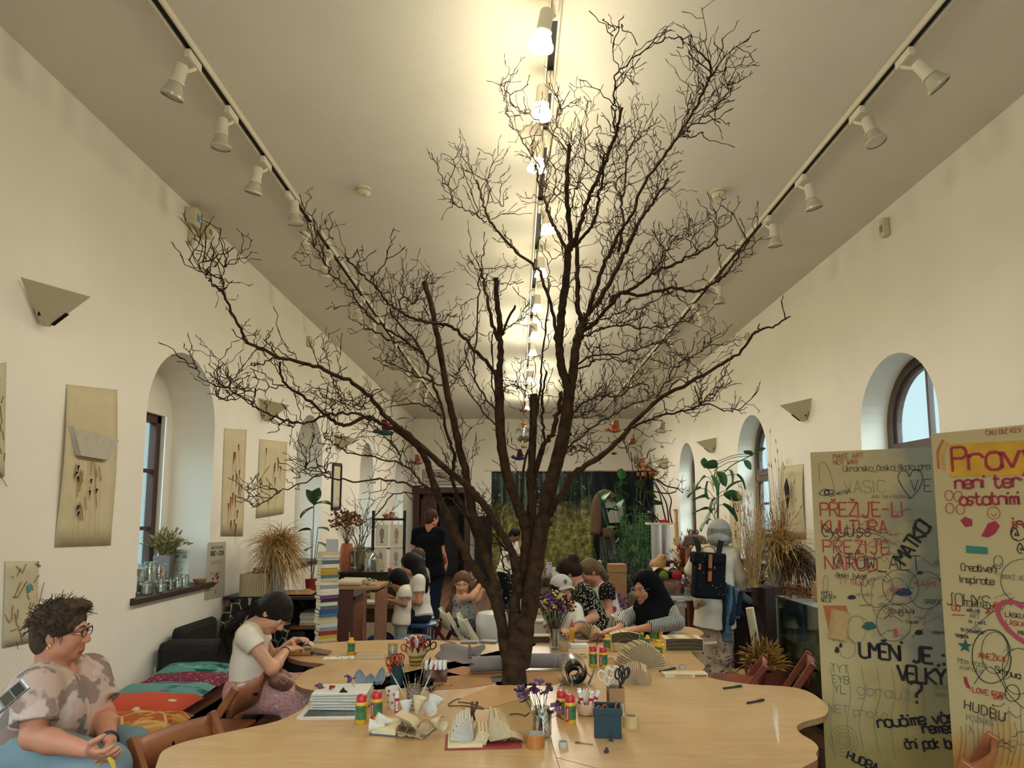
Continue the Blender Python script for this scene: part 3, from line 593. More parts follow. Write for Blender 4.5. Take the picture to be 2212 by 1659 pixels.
class Head:
 def __init__(s,c,f,u=(0,0,1),sc=1.):
  s.c=V3(c);s.f=nrm(f);u=V3(u);s.u=nrm(u-s.f*(u@s.f));s.r=np.cross(s.f,s.u);s.s=sc
  s.R=np.stack([s.r,s.f,s.u])
 def L(s,x,y,z):return s.c+s.s*(s.r*x+s.f*y+s.u*z)
 def E(s,b,x,y,z,rad,m=0,k=.02,op='+'):b.ell(s.L(x,y,z),V3(rad)*s.s,s.R,m,k*s.s,op)
 def C(s,b,p,q,r1,r2,m=0,k=.01):b.cap(s.L(*p),s.L(*q),r1*s.s,r2*s.s,m,k*s.s)
 def skin(s,b,heavy=0.,mouth=0.):
  s.E(b,0,-.012,.035,(.074,.093,.088),k=.01);s.E(b,0,.024,-.032,(.058+heavy*.012,.066,.086),k=.03)
  s.E(b,0,.062,-.094,(.024,.022,.020),k=.03)
  for q in(-1,1):
   s.E(b,q*.040,.012,-.066,(.024+heavy*.01,.034,.028),k=.03);s.E(b,q*.037,.060,-.028,(.024,.024,.026),k=.02)
   s.E(b,q*.077,-.012,-.008,(.010,.020,.031),k=.012);s.E(b,q*.083,-.004,-.004,(.006,.008,.014),k=.006,op='-')
   s.E(b,q*.031,.104,.011,(.017,.020,.010),k=.012,op='-')
   s.C(b,(q*.014,.084,.027),(q*.047,.073,.028),.010,.008,k=.015)
   s.E(b,q*.011,.099,-.033,(.010,.010,.009),k=.01)
  s.C(b,(0,.086,.018),(0,.108,-.026),.008,.0115,k=.014);s.E(b,0,.081,-.062,(.024,.012,.018),k=.015)
  s.C(b,(-.019,.083,-.0575),(.019,.083,-.0575),.0062,.0062,1,.006);s.C(b,(0,.089,-.0565),(0,.0895,-.0565),.0068,.0068,1,.01)
  s.C(b,(-.016,.083,-.0695-mouth),(.016,.083,-.0695-mouth),.0072,.0072,1,.006);s.C(b,(-.004,.0885,-.0695-mouth),(.004,.0885,-.0695-mouth),.007,.007,1,.01)
 def face_parts(s,parent,off,brow=M_BROW,iris=M_IRIS,lid=None):
  for q in(-1,1):
   e=MB();R=Matrix(s.R.T.tolist())
   e.ball(s.L(q*.031,.0745,.011),.0145*s.s,12,9,m=0);e.ball(s.L(q*.031,.0808,.0105),.0092*s.s,10,7,m=1);e.build('eye',[M_EYEW,iris],parent,off,smooth=True)
   b=MB();b.tube([s.L(q*.013,.094,.030),s.L(q*.030,.0935,.036),s.L(q*.047,.079,.030)],[.0028*s.s,.0035*s.s,.0015*s.s],6,flat=.7);b.build('eyebrow',brow,parent,off,smooth=True)
   if lid:
    b=MB();b.tube([s.L(q*.015,.087,.013),s.L(q*.031,.0935,.0205),s.L(q*.047,.079,.014)],.0036*s.s,6);b.build('eyelid',lid,parent,off,smooth=True)
 def hair_cap(s,b,t=.014,back=.0,low=-.05,k=.02,front=.075,face=(.066,.075,.105)):
  """close cap of hair: crown, back of the head, sides; the face stays free"""
  s.E(b,0,-.016,.040,(.077+t,.094+t,.088+t),k=.01);s.E(b,0,-.052,low,(.062+t,.05+t+back,.06+t),k=.03)
  s.E(b,0,.105,-.045,face,k=.018,op='-')
 def glasses(s,parent,off,m,r=.024,t=.0016,square=1.):
  g=MB()
  for q in(-1,1):
   pts=[s.L(q*.032+r*cos(a)*1.15,.101-.3*abs(r*cos(a)*q+0)*.2,.008+r*sin(a)*.9*square)for a in[2*pi*i/16 for i in range(17)]]
   g.tube(pts,t*s.s,6)
   g.tube([s.L(q*.060,.098,.014),s.L(q*.076,.06,.016),s.L(q*.080,.0,.012),s.L(q*.079,-.03,-.006)],t*s.s,6)
  g.tube([s.L(-.006,.106,.010),s.L(0,.110,.013),s.L(.006,.106,.010)],t*s.s,6)
  o=g.build('glasses',m,parent,off,smooth=True);return o
def hand(b,wrist,f,palm,thumb,curl=.5,s=1.,spread=.0,m=0,curls=None):
 """palm with five separate bent fingers; f: along the hand, palm: out of the palm, thumb: -1/1 the side the thumb leaves from"""
 f=nrm(f);p=V3(palm);p=nrm(p-f*(p@f));r=np.cross(f,p)*thumb;w=V3(wrist)
 ln=(.068,.076,.071,.054)
 for i,o in enumerate((.029,.010,-.010,-.028)):
  base=w+f*(.088-abs(o-.008)*.25)*s+r*o*s
  b.cap(w+r*o*.55*s+f*.012*s,base,.0155*s,.0115*s,m,.012)
  c=(curls[i]if curls else curl)*(1+.08*i);q=base;a=0.;fr=.0098
  for j,(part,da)in enumerate(((.45,.55),(.31,.8),(.24,.5))):
   a+=c*da;d=f*cos(a)+p*sin(a)+r*(spread*o*12)*(1-.3*j);d=d/np.linalg.norm(d)
   q2=q+d*ln[i]*part*s;b.cap(q,q2,(fr-.0008*j)*s,(fr-.0014-.0008*j)*s,m,.004);q=q2
 t0=w+r*.022*s+f*.022*s;d1=nrm(f*.62+r*.72+p*.35);d2=nrm(f*.86+r*.15+p*(.35+.3*curl))
 t1=t0+d1*.045*s;t2=t1+d2*.034*s;t3=t2+nrm(d2+p*.3)*.026*s
 b.cap(t0,t1,.0165*s,.0125*s,m,.012);b.cap(t1,t2,.0115*s,.0105*s,m,.005);b.cap(t2,t3,.0105*s,.0082*s,m,.004)
def strands(name,m,parent,off,head,n,rg,fn,r=.0012):
 b=MB()
 for _ in range(n):
  pts=fn(rg)
  k=len(pts);b.tube(pts,[r*(1-.6*i/k)for i in range(k)],4,cap=False)
 return b.build(name,m,parent,off,smooth=True)
def figure(lab,J,h=.008,w=1.,skin_m=None,top=None,bottom=None,shoes=None,heavy=0.,mouth=0.,feet=True,hands=None,bust=0.,neckr=.052,armr=1.,legr=1.,brow=None,name='person',lid=True,belly=0.):
 """J: world joints head/f/u/s, neck, shR, shL, elR, elL, wrR, wrL, pel, knR, knL, anR, anL.  top: (material, sleeve fraction, inflate, hem drop)"""
 s=J.get('s',1.);hd=Head(J['head'],J['f'],J.get('u',(0,0,1)),s)
 shm=(V3(J['shR'])+V3(J['shL']))/2;pel=V3(J['pel']);neck=V3(J.get('neck',shm+nrm(shm-pel)*.06))
 rv=nrm(V3(J['shR'])-V3(J['shL']));up=nrm(neck-pel);fw=np.cross(up,rv)
 base=(pel[0],pel[1],0.);root=thing(name,lab[0],'person',base)
 if len(lab)>1:root['group']=lab[1]
 off=base;b=Body(h)
 hw=.42*np.linalg.norm(V3(J['shR'])-V3(J['shL']))*.5
 def torso(bb,inf,m=0,drop=0.,k=.05):
  c0=lerp(shm,pel,.16+.25*max(0,w-1));c1=lerp(shm,pel,.55);c2=pel+up*.0
  for q in(-1,1):
   bb.cap(c0+rv*q*hw,c1+rv*q*hw*.85,.098*w+inf,.094*w+inf,m,k);bb.cap(c1+rv*q*hw*.85,c2+rv*q*hw*.95,.094*w+inf,.108*w+inf,m,k)
   bb.cap(neck-up*.02,V3(J['shR']if q>0 else J['shL'])-up*.01,.044*w**.3+inf*.5,.052*w**.5*armr+inf,m,k)
   if bust:bb.ell(lerp(shm,pel,.33)+rv*q*.075*w+fw*.085*w,V3((.07,.07,.07))*bust,None,m,.05)
  if belly:bb.ell(lerp(shm,pel,.72)+fw*.07*w,(.15*belly,.15*belly,.14*belly),None,m,.07)
 torso(b,0.)
 hd.skin(b,heavy,mouth);b.cap(hd.L(0,-.028,-.055),neck-up*.03,neckr*s,neckr*1.08*s,0,.03)
 for sd in 'RL':
  sh,el,wr=[V3(J[x+sd])for x in('sh','el','wr')]
  ar=w**.5*armr
  b.cap(sh,el,.050*ar*s**.5,.040*ar*s**.5,0,.03);b.cap(el,lerp(el,wr,.3),.041*ar*s**.5,.041*ar*s**.5,0,.02);b.cap(lerp(el,wr,.3),wr,.041*ar*s**.5,.027*s**.5,0,.02)
  hf,hp,ht,hc=(hands or{}).get(sd,(nrm(wr-el),(0,0,-1),1 if sd=='R' else-1,.5))
  hand(b,wr+nrm(hf)*.008,hf,hp,ht,hc,s=.62+.38*s if s<1 else s)
  if feet:
   hip=pel+rv*(1 if sd=='R' else-1)*.085*w;kn,an=V3(J['kn'+sd]),V3(J['an'+sd])
   b.cap(hip,kn,.085*w*legr,.058*w*legr,0,.04);b.cap(kn,lerp(kn,an,.35),.057*w*legr,.056*w*legr,0,.03);b.cap(lerp(kn,an,.35),an,.056*w*legr,.036,0,.03)
   td=nrm(V3(J.get('toe'+sd,an+fw))-an);td=nrm(td-V3((0,0,.25)))
   b.cap(an-td*.03+V3((0,0,-.045)),an+td*.13+V3((0,0,-.055)),.036,.030,0,.03)
 body=b.build('body',[skin_m,M_LIP],root,off)
 lidm=skin_m if lid else None
 hd.face_parts(root,off,brow or M_BROW,lid=lidm)
 if top:
  tm,slf,inf=top[:3];drop=top[3]if len(top)>3 else 0.
  t=Body(h);torso(t,inf,k=.05)
  if drop:
   for q in(-1,1):t.cap(pel+rv*q*hw*.95,pel-up*drop+rv*q*hw*1.05,.108*w+inf,.118*w+inf,0,.05,cut=True)
  for sd in 'RL':
   sh,el,wr=[V3(J[x+sd])for x in('sh','el','wr')];ar=w**.5*armr*s**.5
   if slf<=0:continue
   if slf<=1:t.cap(sh,lerp(sh,el,slf),.053*ar+inf,.050*ar+inf*1.3,0,.035,cut=True)
   else:
    t.cap(sh,el,.052*ar+inf,.044*ar+inf,0,.035);t.cap(el,lerp(el,wr,slf-1),.044*ar+inf,.032*ar+inf,0,.02,cut=True)
  if slf>-1:t.ell(neck+up*.035+fw*.03,(.066*w**.8,.066*w**.8,.055*w),None,0,.02,'-')
  t.build('shirt',tm,root,off)
 if bottom:
  kind,bm,inf=bottom[:3];t=Body(h)
  for q in(-1,1):t.cap(lerp(shm,pel,.86)+rv*q*hw*.9,pel+rv*q*hw*.95,.098*w+inf,.108*w+inf,0,.05,cutp=True)
  for sd in 'RL':
   q=1 if sd=='R' else-1;hip=pel+rv*q*.085*w;kn,an=V3(J['kn'+sd]),V3(J['an'+sd])
   t.cap(hip,kn,.092*w*legr+inf,.066*w*legr+inf,0,.05)
   if kind=='pants':t.cap(kn,lerp(kn,an,.93),.065*w*legr+inf,(.050+inf)*(bottom[3]if len(bottom)>3 else 1),0,.04,cut=True)
  if kind=='skirt':
   km=(V3(J['knR'])+V3(J['knL']))/2
   for q in(-.6,0,.6):t.cap(pel+rv*q*.12,km+rv*q*.16,.10*w+inf,.085+inf,0,.06)
   am=km+(V3((0,0,-1))*bottom[3]if len(bottom)>3 else 0)
   for q in(-1,0,1):t.cap(km+rv*q*.09,am+rv*q*.12,.085+inf,.10+inf,0,.06,cut=True)
  t.build('trousers' if kind=='pants' else 'skirt',bm,root,off)
 if shoes and feet:
  for sd in 'RL':
   an=V3(J['an'+sd]);td=nrm(V3(J.get('toe'+sd,an+fw))-an);td=nrm(td-V3((0,0,.25)));t=Body(h)
   t.cap(an-td*.035+V3((0,0,-.045)),an+td*.14+V3((0,0,-.058)),.044,.036,0,.03);t.cap(an,an+V3((0,0,-.04)),.045,.044,0,.03);t.build('shoe',shoes,root,off)
 return root,hd,off
 # -- the fourteen people
A=lambda px,py,Y:V3(aty(px,py,Y))
SK1=skin('ruddy_skin','b5795c');SK2=skin('light_skin','c08a68');SK3=skin('olive_skin','a87452');SK4=skin('brown_skin','7a4e36')
FRAME=mat('dark_glasses_frame','1c1614',.3);PFRAME=mat('pink_glasses_frame','d8b0a4',.3);WFRAME=mat('thin_wire_frame','a89878',.3,.6)
def hairm(n,c,c2):return mat(n,c,.55,var=.35,vs=60.,col2=c2,bump=.6,bs=180,spec=.18)
JEANS=mat('faded_blue_denim','6f8084',.85,var=.15,vs=4.,bump=.15,bs=300);DJEANS=mat('dark_blue_denim','26303f',.85,var=.2,vs=5.,bump=.1,bs=300)
CAMO=blotch('pink_grey_camouflage_cotton','b59a8a',[('c0aa9c',7,.54,.02,'noise'),('8c746a',7,.56,.015,'noise'),('7c7168',9,.60,.012,'noise')],.85)
WHT=mat('cream_cotton_jersey','d6c9b2',.85,var=.05,vs=12.,bump=.12,bs=30)
WHT2=mat('white_cotton_jersey','d8d0c2',.85,var=.05,vs=12.,bump=.12,bs=30)
pr=random.Random(5)
def short_hair(hd,root,off,m,n=260,ln=.035,lift=.6,cover=None):
 def fn(rg):
  while True:
   th=rg.uniform(0,2*pi);z=rg.uniform(-.35,1);q=sqrt(1-z*z);d=V3((q*cos(th),q*sin(th),z))
   if not(d[1]>.45 and d[2]<.45):break
  p=V3((.086*d[0],-.016+.104*d[1],.040+.098*d[2]));t=nrm(d*lift+V3((rg.gauss(0,.4),.35+rg.gauss(0,.4),rg.gauss(-.2,.4))))
  return[hd.L(*p),hd.L(*(p+t*ln*.5)),hd.L(*(p+t*ln*rg.uniform(.7,1.2)+V3((0,.004,-.006))))]
 return strands('hair_tuft',m,root,off,hd,n,pr,fn,.0022)
 # --- 1 woman in the camouflage shirt, sitting at the near end of the bench
Y0=3.12
J=dict(head=A(133,1366,Y0),f=(.93,.22,-.06),u=(.05,0,1),s=1.03,neck=A(116,1446,Y0),shR=A(80,1486,Y0-.20),shL=A(192,1452,Y0+.22),elR=A(72,1592,Y0-.27),wrR=A(196,1622,Y0-.34),elL=A(224,1545,Y0+.16),wrL=A(236,1602,Y0-.20),pel=A(48,1606,Y0+.02),knR=A(222,1662,Y0-.24),knL=A(280,1622,Y0+.14),anR=A(215,1800,Y0-.22),anL=A(285,1770,Y0+.16),toeR=A(300,1800,Y0-.3),toeL=A(380,1770,Y0+.1))
J['anR'][2]=.09;J['anL'][2]=.09;J['toeR'][2]=.05;J['toeL'][2]=.05
w1,hd,off=figure(('older woman with short tousled brown hair, glasses and pink camouflage shirt seated on the bench',),J,.006,1.28,SK1,(CAMO,.72,.022,.03),('pants',JEANS,.012),mat('dark_shoe','2a2624',.7),heavy=1.,mouth=.004,bust=1.25,belly=1.15,neckr=.06,armr=1.0,hands={'R':(nrm(A(238,1640,Y0-.42)-J['wrR']),(.3,.5,.6),1,.55),'L':(nrm(A(243,1645,Y0-.36)-J['wrL']),(-.4,-.5,-.3),-1,.8)})
HB=hairm('tousled_brown_hair','2a1f18','5a4634');HBD=hairm('dark_brown_hair','120d0b','281c16');HBK=hairm('black_hair','0a0809','181213')
b=Body(.006);hd.hair_cap(b,.013,.0,-.03,face=(.075,.07,.10));hd.E(b,0,.05,.118,(.062,.055,.026),k=.03);b.build('hair',HB,w1,off);short_hair(hd,w1,off,HB,420,.042)
hd.glasses(w1,off,FRAME,.025,.0022,.85)
e=MB();e.tube([hd.L(.082,-.012,-.036),hd.L(.084,-.005,-.046),hd.L(.082,-.012,-.056),hd.L(.08,-.02,-.046),hd.L(.082,-.012,-.036)],.0016,6);e.build('earring',mat('gold_earring','c8a050',.25,1.),w1,off)
wv=J['wrL'];d=nrm(wv-J['elL']);R=Matrix(np.stack([nrm(np.cross(d,(0,0,1))),np.cross(d,nrm(np.cross(d,(0,0,1)))),d],1).tolist())
MB().lathe([(.034,-.011),(.038,-.008),(.038,.008),(.034,.011)],tuple(wv-d*.02),18,R).build('wristband',mat('black_rubber','17171a',.5),w1,off,smooth=40)
o=tag(MB().tube([A(236,1637,Y0-.41),A(243,1648,Y0-.42),A(249,1668,Y0-.42)],[.008,.009,.006],8).tube([A(249,1668,Y0-.42),A(252,1673,Y0-.42)],.009,8,m=1).build('marker_pen',[mat('yellow_plastic','b89a2c',.4),mat('red_plastic','b02a26',.35)],None,A(243,1648,Y0-.42),smooth=40),'small yellow pen with red end held in the seated older woman\'s hands','pen')
# --- 2 girl crafting at the left lobe of the table
Y0=4.55
J=dict(head=A(592,1326,Y0+.02),f=(.60,-.16,-.62),u=(.72,0,.62),s=1.0,neck=A(545,1349,Y0),shR=A(533,1372,Y0-.17),shL=A(556,1362,Y0+.19),elR=A(588,1446,Y0-.2),wrR=A(618,1405,Y0+.02),elL=A(590,1425,Y0+.3),wrL=A(636,1384,Y0+.22),pel=A(533,1492,Y0-.02),knR=A(655,1507,Y0-.1),knL=A(660,1500,Y0+.1),anR=A(640,1600,Y0-.1),anL=A(645,1600,Y0+.1))
for q in 'RL':J['an'+q][2]=.09;J['kn'+q][2]=.56
PINK=blotch('pink_sprigged_cotton','b98a80',[('8c5a54',70,.30,.05,'dots'),('d8b4a8',9,.60,.04,'noise')],.9)
g2,hd,off=figure(('young woman with dark ponytail in cream t-shirt bending over a folded book',),J,.0065,.88,SK2,(WHT,.38,.012,.0),('skirt',PINK,.02,.30),None,hands={'R':(nrm(A(652,1396,Y0+.12)-J['wrR']),(.1,.3,-1),1,.7),'L':(nrm(A(668,1376,Y0+.12)-J['wrL']),(.1,-.3,-1),-1,.45)},neckr=.047)
b=Body(.0065);hd.hair_cap(b,.014,.01,-.02,face=(.064,.06,.105));hd.E(b,0,.082,.052,(.055,.022,.03),k=.02)
T0=hd.L(0,-.115,.03);b.chain([T0,A(548,1315,Y0),A(520,1330,Y0-.05),A(500,1350,Y0-.1),A(488,1378,Y0-.1),A(484,1400,Y0-.1)],[.026,.020,.022,.020,.013,.005],0,.02);b.build('hair',HBD,g2,off)
def pony(rg,pts=[T0,A(520,1330,Y0-.05),A(500,1350,Y0-.1),A(486,1385,Y0-.1),A(482,1412,Y0-.1)]):
 o=V3((rg.gauss(0,.012),rg.gauss(0,.012),rg.gauss(0,.012)));return[p+o*(.6+.5*i)for i,p in enumerate(pts)]
strands('hair_strand',HBD,g2,off,hd,70,pr,pony,.0022)
d=nrm(J['wrR']-J['elR']);R=Matrix(np.stack([nrm(np.cross(d,(0,0,1))),np.cross(d,nrm(np.cross(d,(0,0,1)))),d],1).tolist())
MB().lathe([(.031,-.003),(.033,0),(.031,.003)],tuple(J['wrR']-d*.012),16,R).build('hair_tie',mat('black_elastic','141214',.8),g2,off)
LEA=mat('brown_leather','6b4230',.5,var=.25,vs=9.,bump=.2,bs=60)
LEAO=A(612,1478,Y0-.12);b=Body(.007);b.cap(A(598,1470,Y0-.2),A(640,1492,Y0-.12),.05,.04,0,.03);b.cap(A(606,1462,Y0-.1),A(636,1480,Y0-.05),.05,.035,0,.04)
bag=tag(b.build('leather_bag',LEA,None,LEAO),'slouchy brown leather bag on the lap of the crafting young woman','bag')
MB().tube(spline([tuple(A(600,1465,Y0-.24)),tuple(A(612,1478,Y0-.26)),tuple(A(622,1468,Y0-.2))],6),.004,6).build('strap',LEA,bag,LEAO)
# --- 3 child standing at the white table
Y0=7.6
J=dict(head=A(859,1254,Y0),f=(-.9,-.1,-.42),s=.88,shR=A(872,1277,Y0+.12),shL=A(875,1279,Y0-.12),elR=A(862,1302,Y0+.16),wrR=A(848,1292,Y0+.12),elL=A(874,1305,Y0-.15),wrL=A(851,1299,Y0-.10),pel=A(867,1337,Y0),knR=A(866,1400,Y0+.07),knL=A(866,1400,Y0-.07),anR=A(868,1445,Y0+.07),anL=A(868,1445,Y0-.07))
J['anR'][2]=J['anL'][2]=.09;J['knR'][2]=J['knL'][2]=.33
c3,hd,off=figure(('small child with black bob hair in cream t-shirt standing at the white table',),J,.008,.62,SK3,(WHT,.45,.02,.05),('pants',mat('pale_green_cotton','8f9482',.9,var=.1),.012),mat('child_shoe','4a4440',.7),neckr=.042)
b=Body(.008);hd.hair_cap(b,.022,.01,-.045,face=(.068,.058,.115));hd.E(b,0,.062,.075,(.07,.04,.045),k=.02);b.build('hair',HBK,c3,off)
# --- 4 woman with long curly hair on the blue stool
Y0=8.0
J=dict(head=A(886,1221,Y0),f=(-.95,-.05,-.28),s=1.0,shR=A(901,1252,Y0+.17),shL=A(905,1253,Y0-.17),elR=A(893,1296,Y0+.22),wrR=A(872,1300,Y0+.2),elL=A(906,1300,Y0-.2),wrL=A(880,1299,Y0-.1),pel=A(911,1326,Y0),knR=A(872,1332,Y0+.1),knL=A(874,1332,Y0-.1),anR=A(876,1400,Y0+.1),anL=A(878,1400,Y0-.1))
J['anR'][2]=J['anL'][2]=.09
c4,hd,off=figure(('woman with long dark curly hair in white t-shirt seated on the blue stool',),J,.008,.9,SK2,(WHT2,.55,.014,.02),('pants',DJEANS,.012),mat('grey_trainer','8a857c',.7))
b=Body(.008);hd.hair_cap(b,.02,.015,-.04,face=(.066,.06,.11));b.chain([hd.L(0,-.09,0),A(906,1236,Y0-.06),A(914,1255,Y0-.10),A(918,1276,Y0-.12)],[.085,.075,.065,.035],0,.03);b.cap(hd.L(.05,-.02,-.03),hd.L(.06,-.01,-.22),.035,.02,0,.03);b.build('hair',HBK,c4,off)
def curl(rg):
 x=rg.gauss(0,.05);a0=rg.uniform(0,6);p=hd.L(x,-.10,-.02);q=A(915+rg.gauss(0,6),1274+rg.gauss(0,7),Y0-.14);
 return[lerp(p,q,i/9)+V3((cos(a0+i*1.9),sin(a0+i*1.9),0))*.016 for i in range(10)]
strands('hair_curl',HBK,c4,off,hd,60,pr,curl,.005)
# --- 5 person seated behind her
Y0=8.7
J=dict(head=A(903,1207,Y0),f=(.6,.75,-.2),s=.98,shR=A(915,1236,Y0-.05),shL=A(893,1236,Y0+.05),elR=A(922,1275,Y0),wrR=A(915,1290,Y0+.2),elL=A(890,1275,Y0+.1),wrL=A(900,1290,Y0+.25),pel=A(906,1315,Y0),knR=A(912,1322,Y0+.4),knL=A(900,1322,Y0+.4),anR=A(912,1385,Y0+.4),anL=A(900,1385,Y0+.4))
J['anR'][2]=J['anL'][2]=.09
c5,hd,off=figure(('boy with short brown hair seen from behind, seated beyond the curly haired woman',),J,.01,.85,SK2,(mat('grey_marl_cotton','8c8780',.9),.6,.014,.02),('pants',DJEANS,.012),mat('boy_shoe','3a3634',.7))
b=Body(.009);hd.hair_cap(b,.014,.0,-.02);b.build('hair',HB,c5,off)
# --- 6 man in the black polo shirt walking away
Y0=10.6
J=dict(head=A(933,1120,Y0),f=(.72,.68,-.10),s=1.06,neck=A(927,1139,Y0),shR=A(951,1149,Y0),shL=A(900,1149,Y0+.02),elR=A(955,1193,Y0+.03),wrR=A(964,1216,Y0+.16),elL=A(894,1192,Y0+.08),wrL=A(897,1215,Y0+.25),pel=A(932,1238,Y0),knR=A(940,1288,Y0-.02),knL=A(922,1285,Y0+.16),anR=A(940,1330,Y0-.12),anL=A(921,1330,Y0+.3),toeR=A(955,1338,Y0+.05),toeL=A(921,1330,Y0+.6))
J['anR'][2]=.13;J['anL'][2]=.09
BLK=mat('black_pique_cotton','08090d',.9,bump=.1,bs=200)
c6,hd,off=figure(('man in black polo shirt and dark jeans walking away towards the door',),J,.009,1.1,SK1,(BLK,.62,.014,.05),('pants',mat('dark_navy_jeans','141b26',.85),.012),mat('white_trainer','cfc4a8',.6),neckr=.056,hands={'R':(nrm(A(962,1233,Y0+.12)-J['wrR']),(-.8,.2,0),1,.4),'L':((0,.3,-1),(.8,.2,0),-1,.4)})
b=Body(.008);hd.hair_cap(b,.010,.0,-.025,face=(.08,.075,.12));b.build('hair',hairm('auburn_brown_hair','2b1a14','4a2c20'),c6,off);hd.glasses(c6,off,FRAME,.022)
MB().lathe([(.062,0),(.066,.02),(.062,.035)],tuple(J['neck']-V3((0,0,.02))),16).build('collar',BLK,c6,off)
# --- 7 girl with pink glasses turning round on the white chair
Y0=6.75
J=dict(head=A(999,1262,Y0),f=(.02,-.98,-.10),s=.93,neck=A(1000,1287,Y0+.05),shR=A(1018,1293,Y0+.20),shL=A(990,1293,Y0-.03),elL=A(1021,1289,Y0-.12),wrL=A(1036,1266,Y0-.02),elR=A(1030,1296,Y0+.2),wrR=A(1043,1274,Y0+.22),pel=A(1000,1350,Y0+.05),knR=A(1035,1356,Y0+.3),knL=A(1030,1360,Y0+.12),anR=A(1040,1420,Y0+.3),anL=A(1035,1420,Y0+.12))
J['anR'][2]=J['anL'][2]=.09
PLAID=blotch('dark_patterned_cotton','3a3a44',[('8d8a8a',40,.3,.06,'dots'),('22222a',12,.55,.05,'noise')],.9)
c7,hd,off=figure(('girl with long brown hair and pink glasses looking back from a white folding chair',),J,.007,.72,SK2,(blotch('grey_print_vest','8e8a80',[('5c5660',30,.35,.06,'dots')],.9),0,.010,.02),('pants',PLAID,.03),mat('girl_shoe','6a6058',.7),neckr=.042,hands={'L':(nrm(V3((.5,.1,.1))),(.2,0,-1),-1,.8),'R':(nrm(V3((.4,.2,.1))),(.2,0,-1),1,.8)})
HLB=hairm('long_light_brown_hair','4a2f20','7a5238')
b=Body(.007);hd.hair_cap(b,.013,.01,-.04,face=(.062,.06,.105))
for q in(-1,1):b.chain([hd.L(q*.06,.0,.07),hd.L(q*.084,.005,-.02),hd.L(q*.085,.0,-.12),hd.L(q*.06+.04,-.02,-.24),hd.L(q*.04+.07,-.02,-.34)],[.024,.028,.034,.035,.02],0,.03)
b.chain([hd.L(0,-.10,.02),hd.L(.02,-.10,-.12),hd.L(.06,-.07,-.30)],[.06,.06,.05],0,.03);b.build('hair',HLB,c7,off);hd.glasses(c7,off,PFRAME,.027,.0022)
# --- 8 man in the white shirt at the back
Y0=13.0
J=dict(head=A(1112,1156,Y0),f=(.75,-.3,-.55),s=1.0,shR=A(1096,1178,Y0-.1),shL=A(1112,1176,Y0+.25),elR=A(1100,1205,Y0-.2),wrR=A(1122,1200,Y0-.1),elL=A(1118,1202,Y0+.3),wrL=A(1128,1198,Y0+.1),pel=A(1092,1232,Y0),knR=A(1092,1272,Y0-.1),knL=A(1096,1272,Y0+.1),anR=A(1092,1300,Y0-.1),anL=A(1096,1300,Y0+.1))
J['anR'][2]=J['anL'][2]=.09
c8,hd,off=figure(('person in white shirt bending over a table in front of the forest backdrop',),J,.011,1.0,SK4,(WHT2,.8,.016,.05),('pants',blotch('black_floral_cotton','131318',[('b9b3a8',12,.17,.05,'dots')],.9),.02),mat('black_shoe','111111',.6))
b=Body(.01);hd.hair_cap(b,.012,.0,-.02);b.build('hair',HBK,c8,off)
# --- 9 woman in the pale cap
Y0=5.88
J=dict(head=A(1213,1277,Y0),f=(.42,-.88,-.10),s=1.0,shR=A(1193,1316,Y0+.0),shL=A(1240,1318,Y0+.06),elR=A(1190,1360,Y0-.1),wrR=A(1212,1362,Y0-.30),elL=A(1252,1356,Y0-.08),wrL=A(1240,1362,Y0-.28),pel=A(1215,1405,Y0+.05),knR=A(1200,1405,Y0-.38),knL=A(1232,1405,Y0-.36),anR=A(1200,1480,Y0-.35),anL=A(1232,1480,Y0-.3))
for q in 'RL':J['an'+q][2]=.09;J['kn'+q][2]=.56
J['pel'][2]=.53
c9,hd,off=figure(('woman with dark hair under a pale baseball cap seated behind the dried bouquet',),J,.007,.9,SK2,(mat('pale_cream_shirt','c9c2b2',.85,var=.05,bump=.15,bs=25),.9,.016,.02),('pants',DJEANS,.012),mat('cap_woman_shoe','333030',.7))
b=Body(.007);hd.hair_cap(b,.014,.01,-.04,face=(.062,.065,.10))
for q in(-1,1):b.chain([hd.L(q*.07,.0,.03),hd.L(q*.086,.0,-.06),hd.L(q*.095,-.01,-.17)],[.022,.034,.03],0,.03)
b.build('hair',HBK,c9,off)
CAP=mat('pale_cotton_cap','a9a59b',.85,bump=.1,bs=120)
b=Body(.006);hd.E(b,0,-.012,.060,(.092,.110,.082),k=.005);hd.E(b,0,-.01,-.012,(.2,.2,.064),k=.006,op='-');b.build('cap_crown',CAP,c9,off)
m2=MB();m2.grid(lambda u,v:tuple(hd.L((u-.5)*.16*(1-.25*v*v),.083+v*.062*(1-(2*u-1)**2*.6),.068-.014*v-.030*(2*u-1)**2)),12,5);m2.build('cap_peak',CAP,c9,off,smooth=True,solid=.004)
e2=MB()
for k in range(7):e2.ball(hd.L(.02+.012*cos(k),.095-.004*abs(cos(k)),.10+.012*sin(k)),.006,6,4)
e2.build('embroidery',mat('grey_embroidery','4c4a50',.9),c9,off)
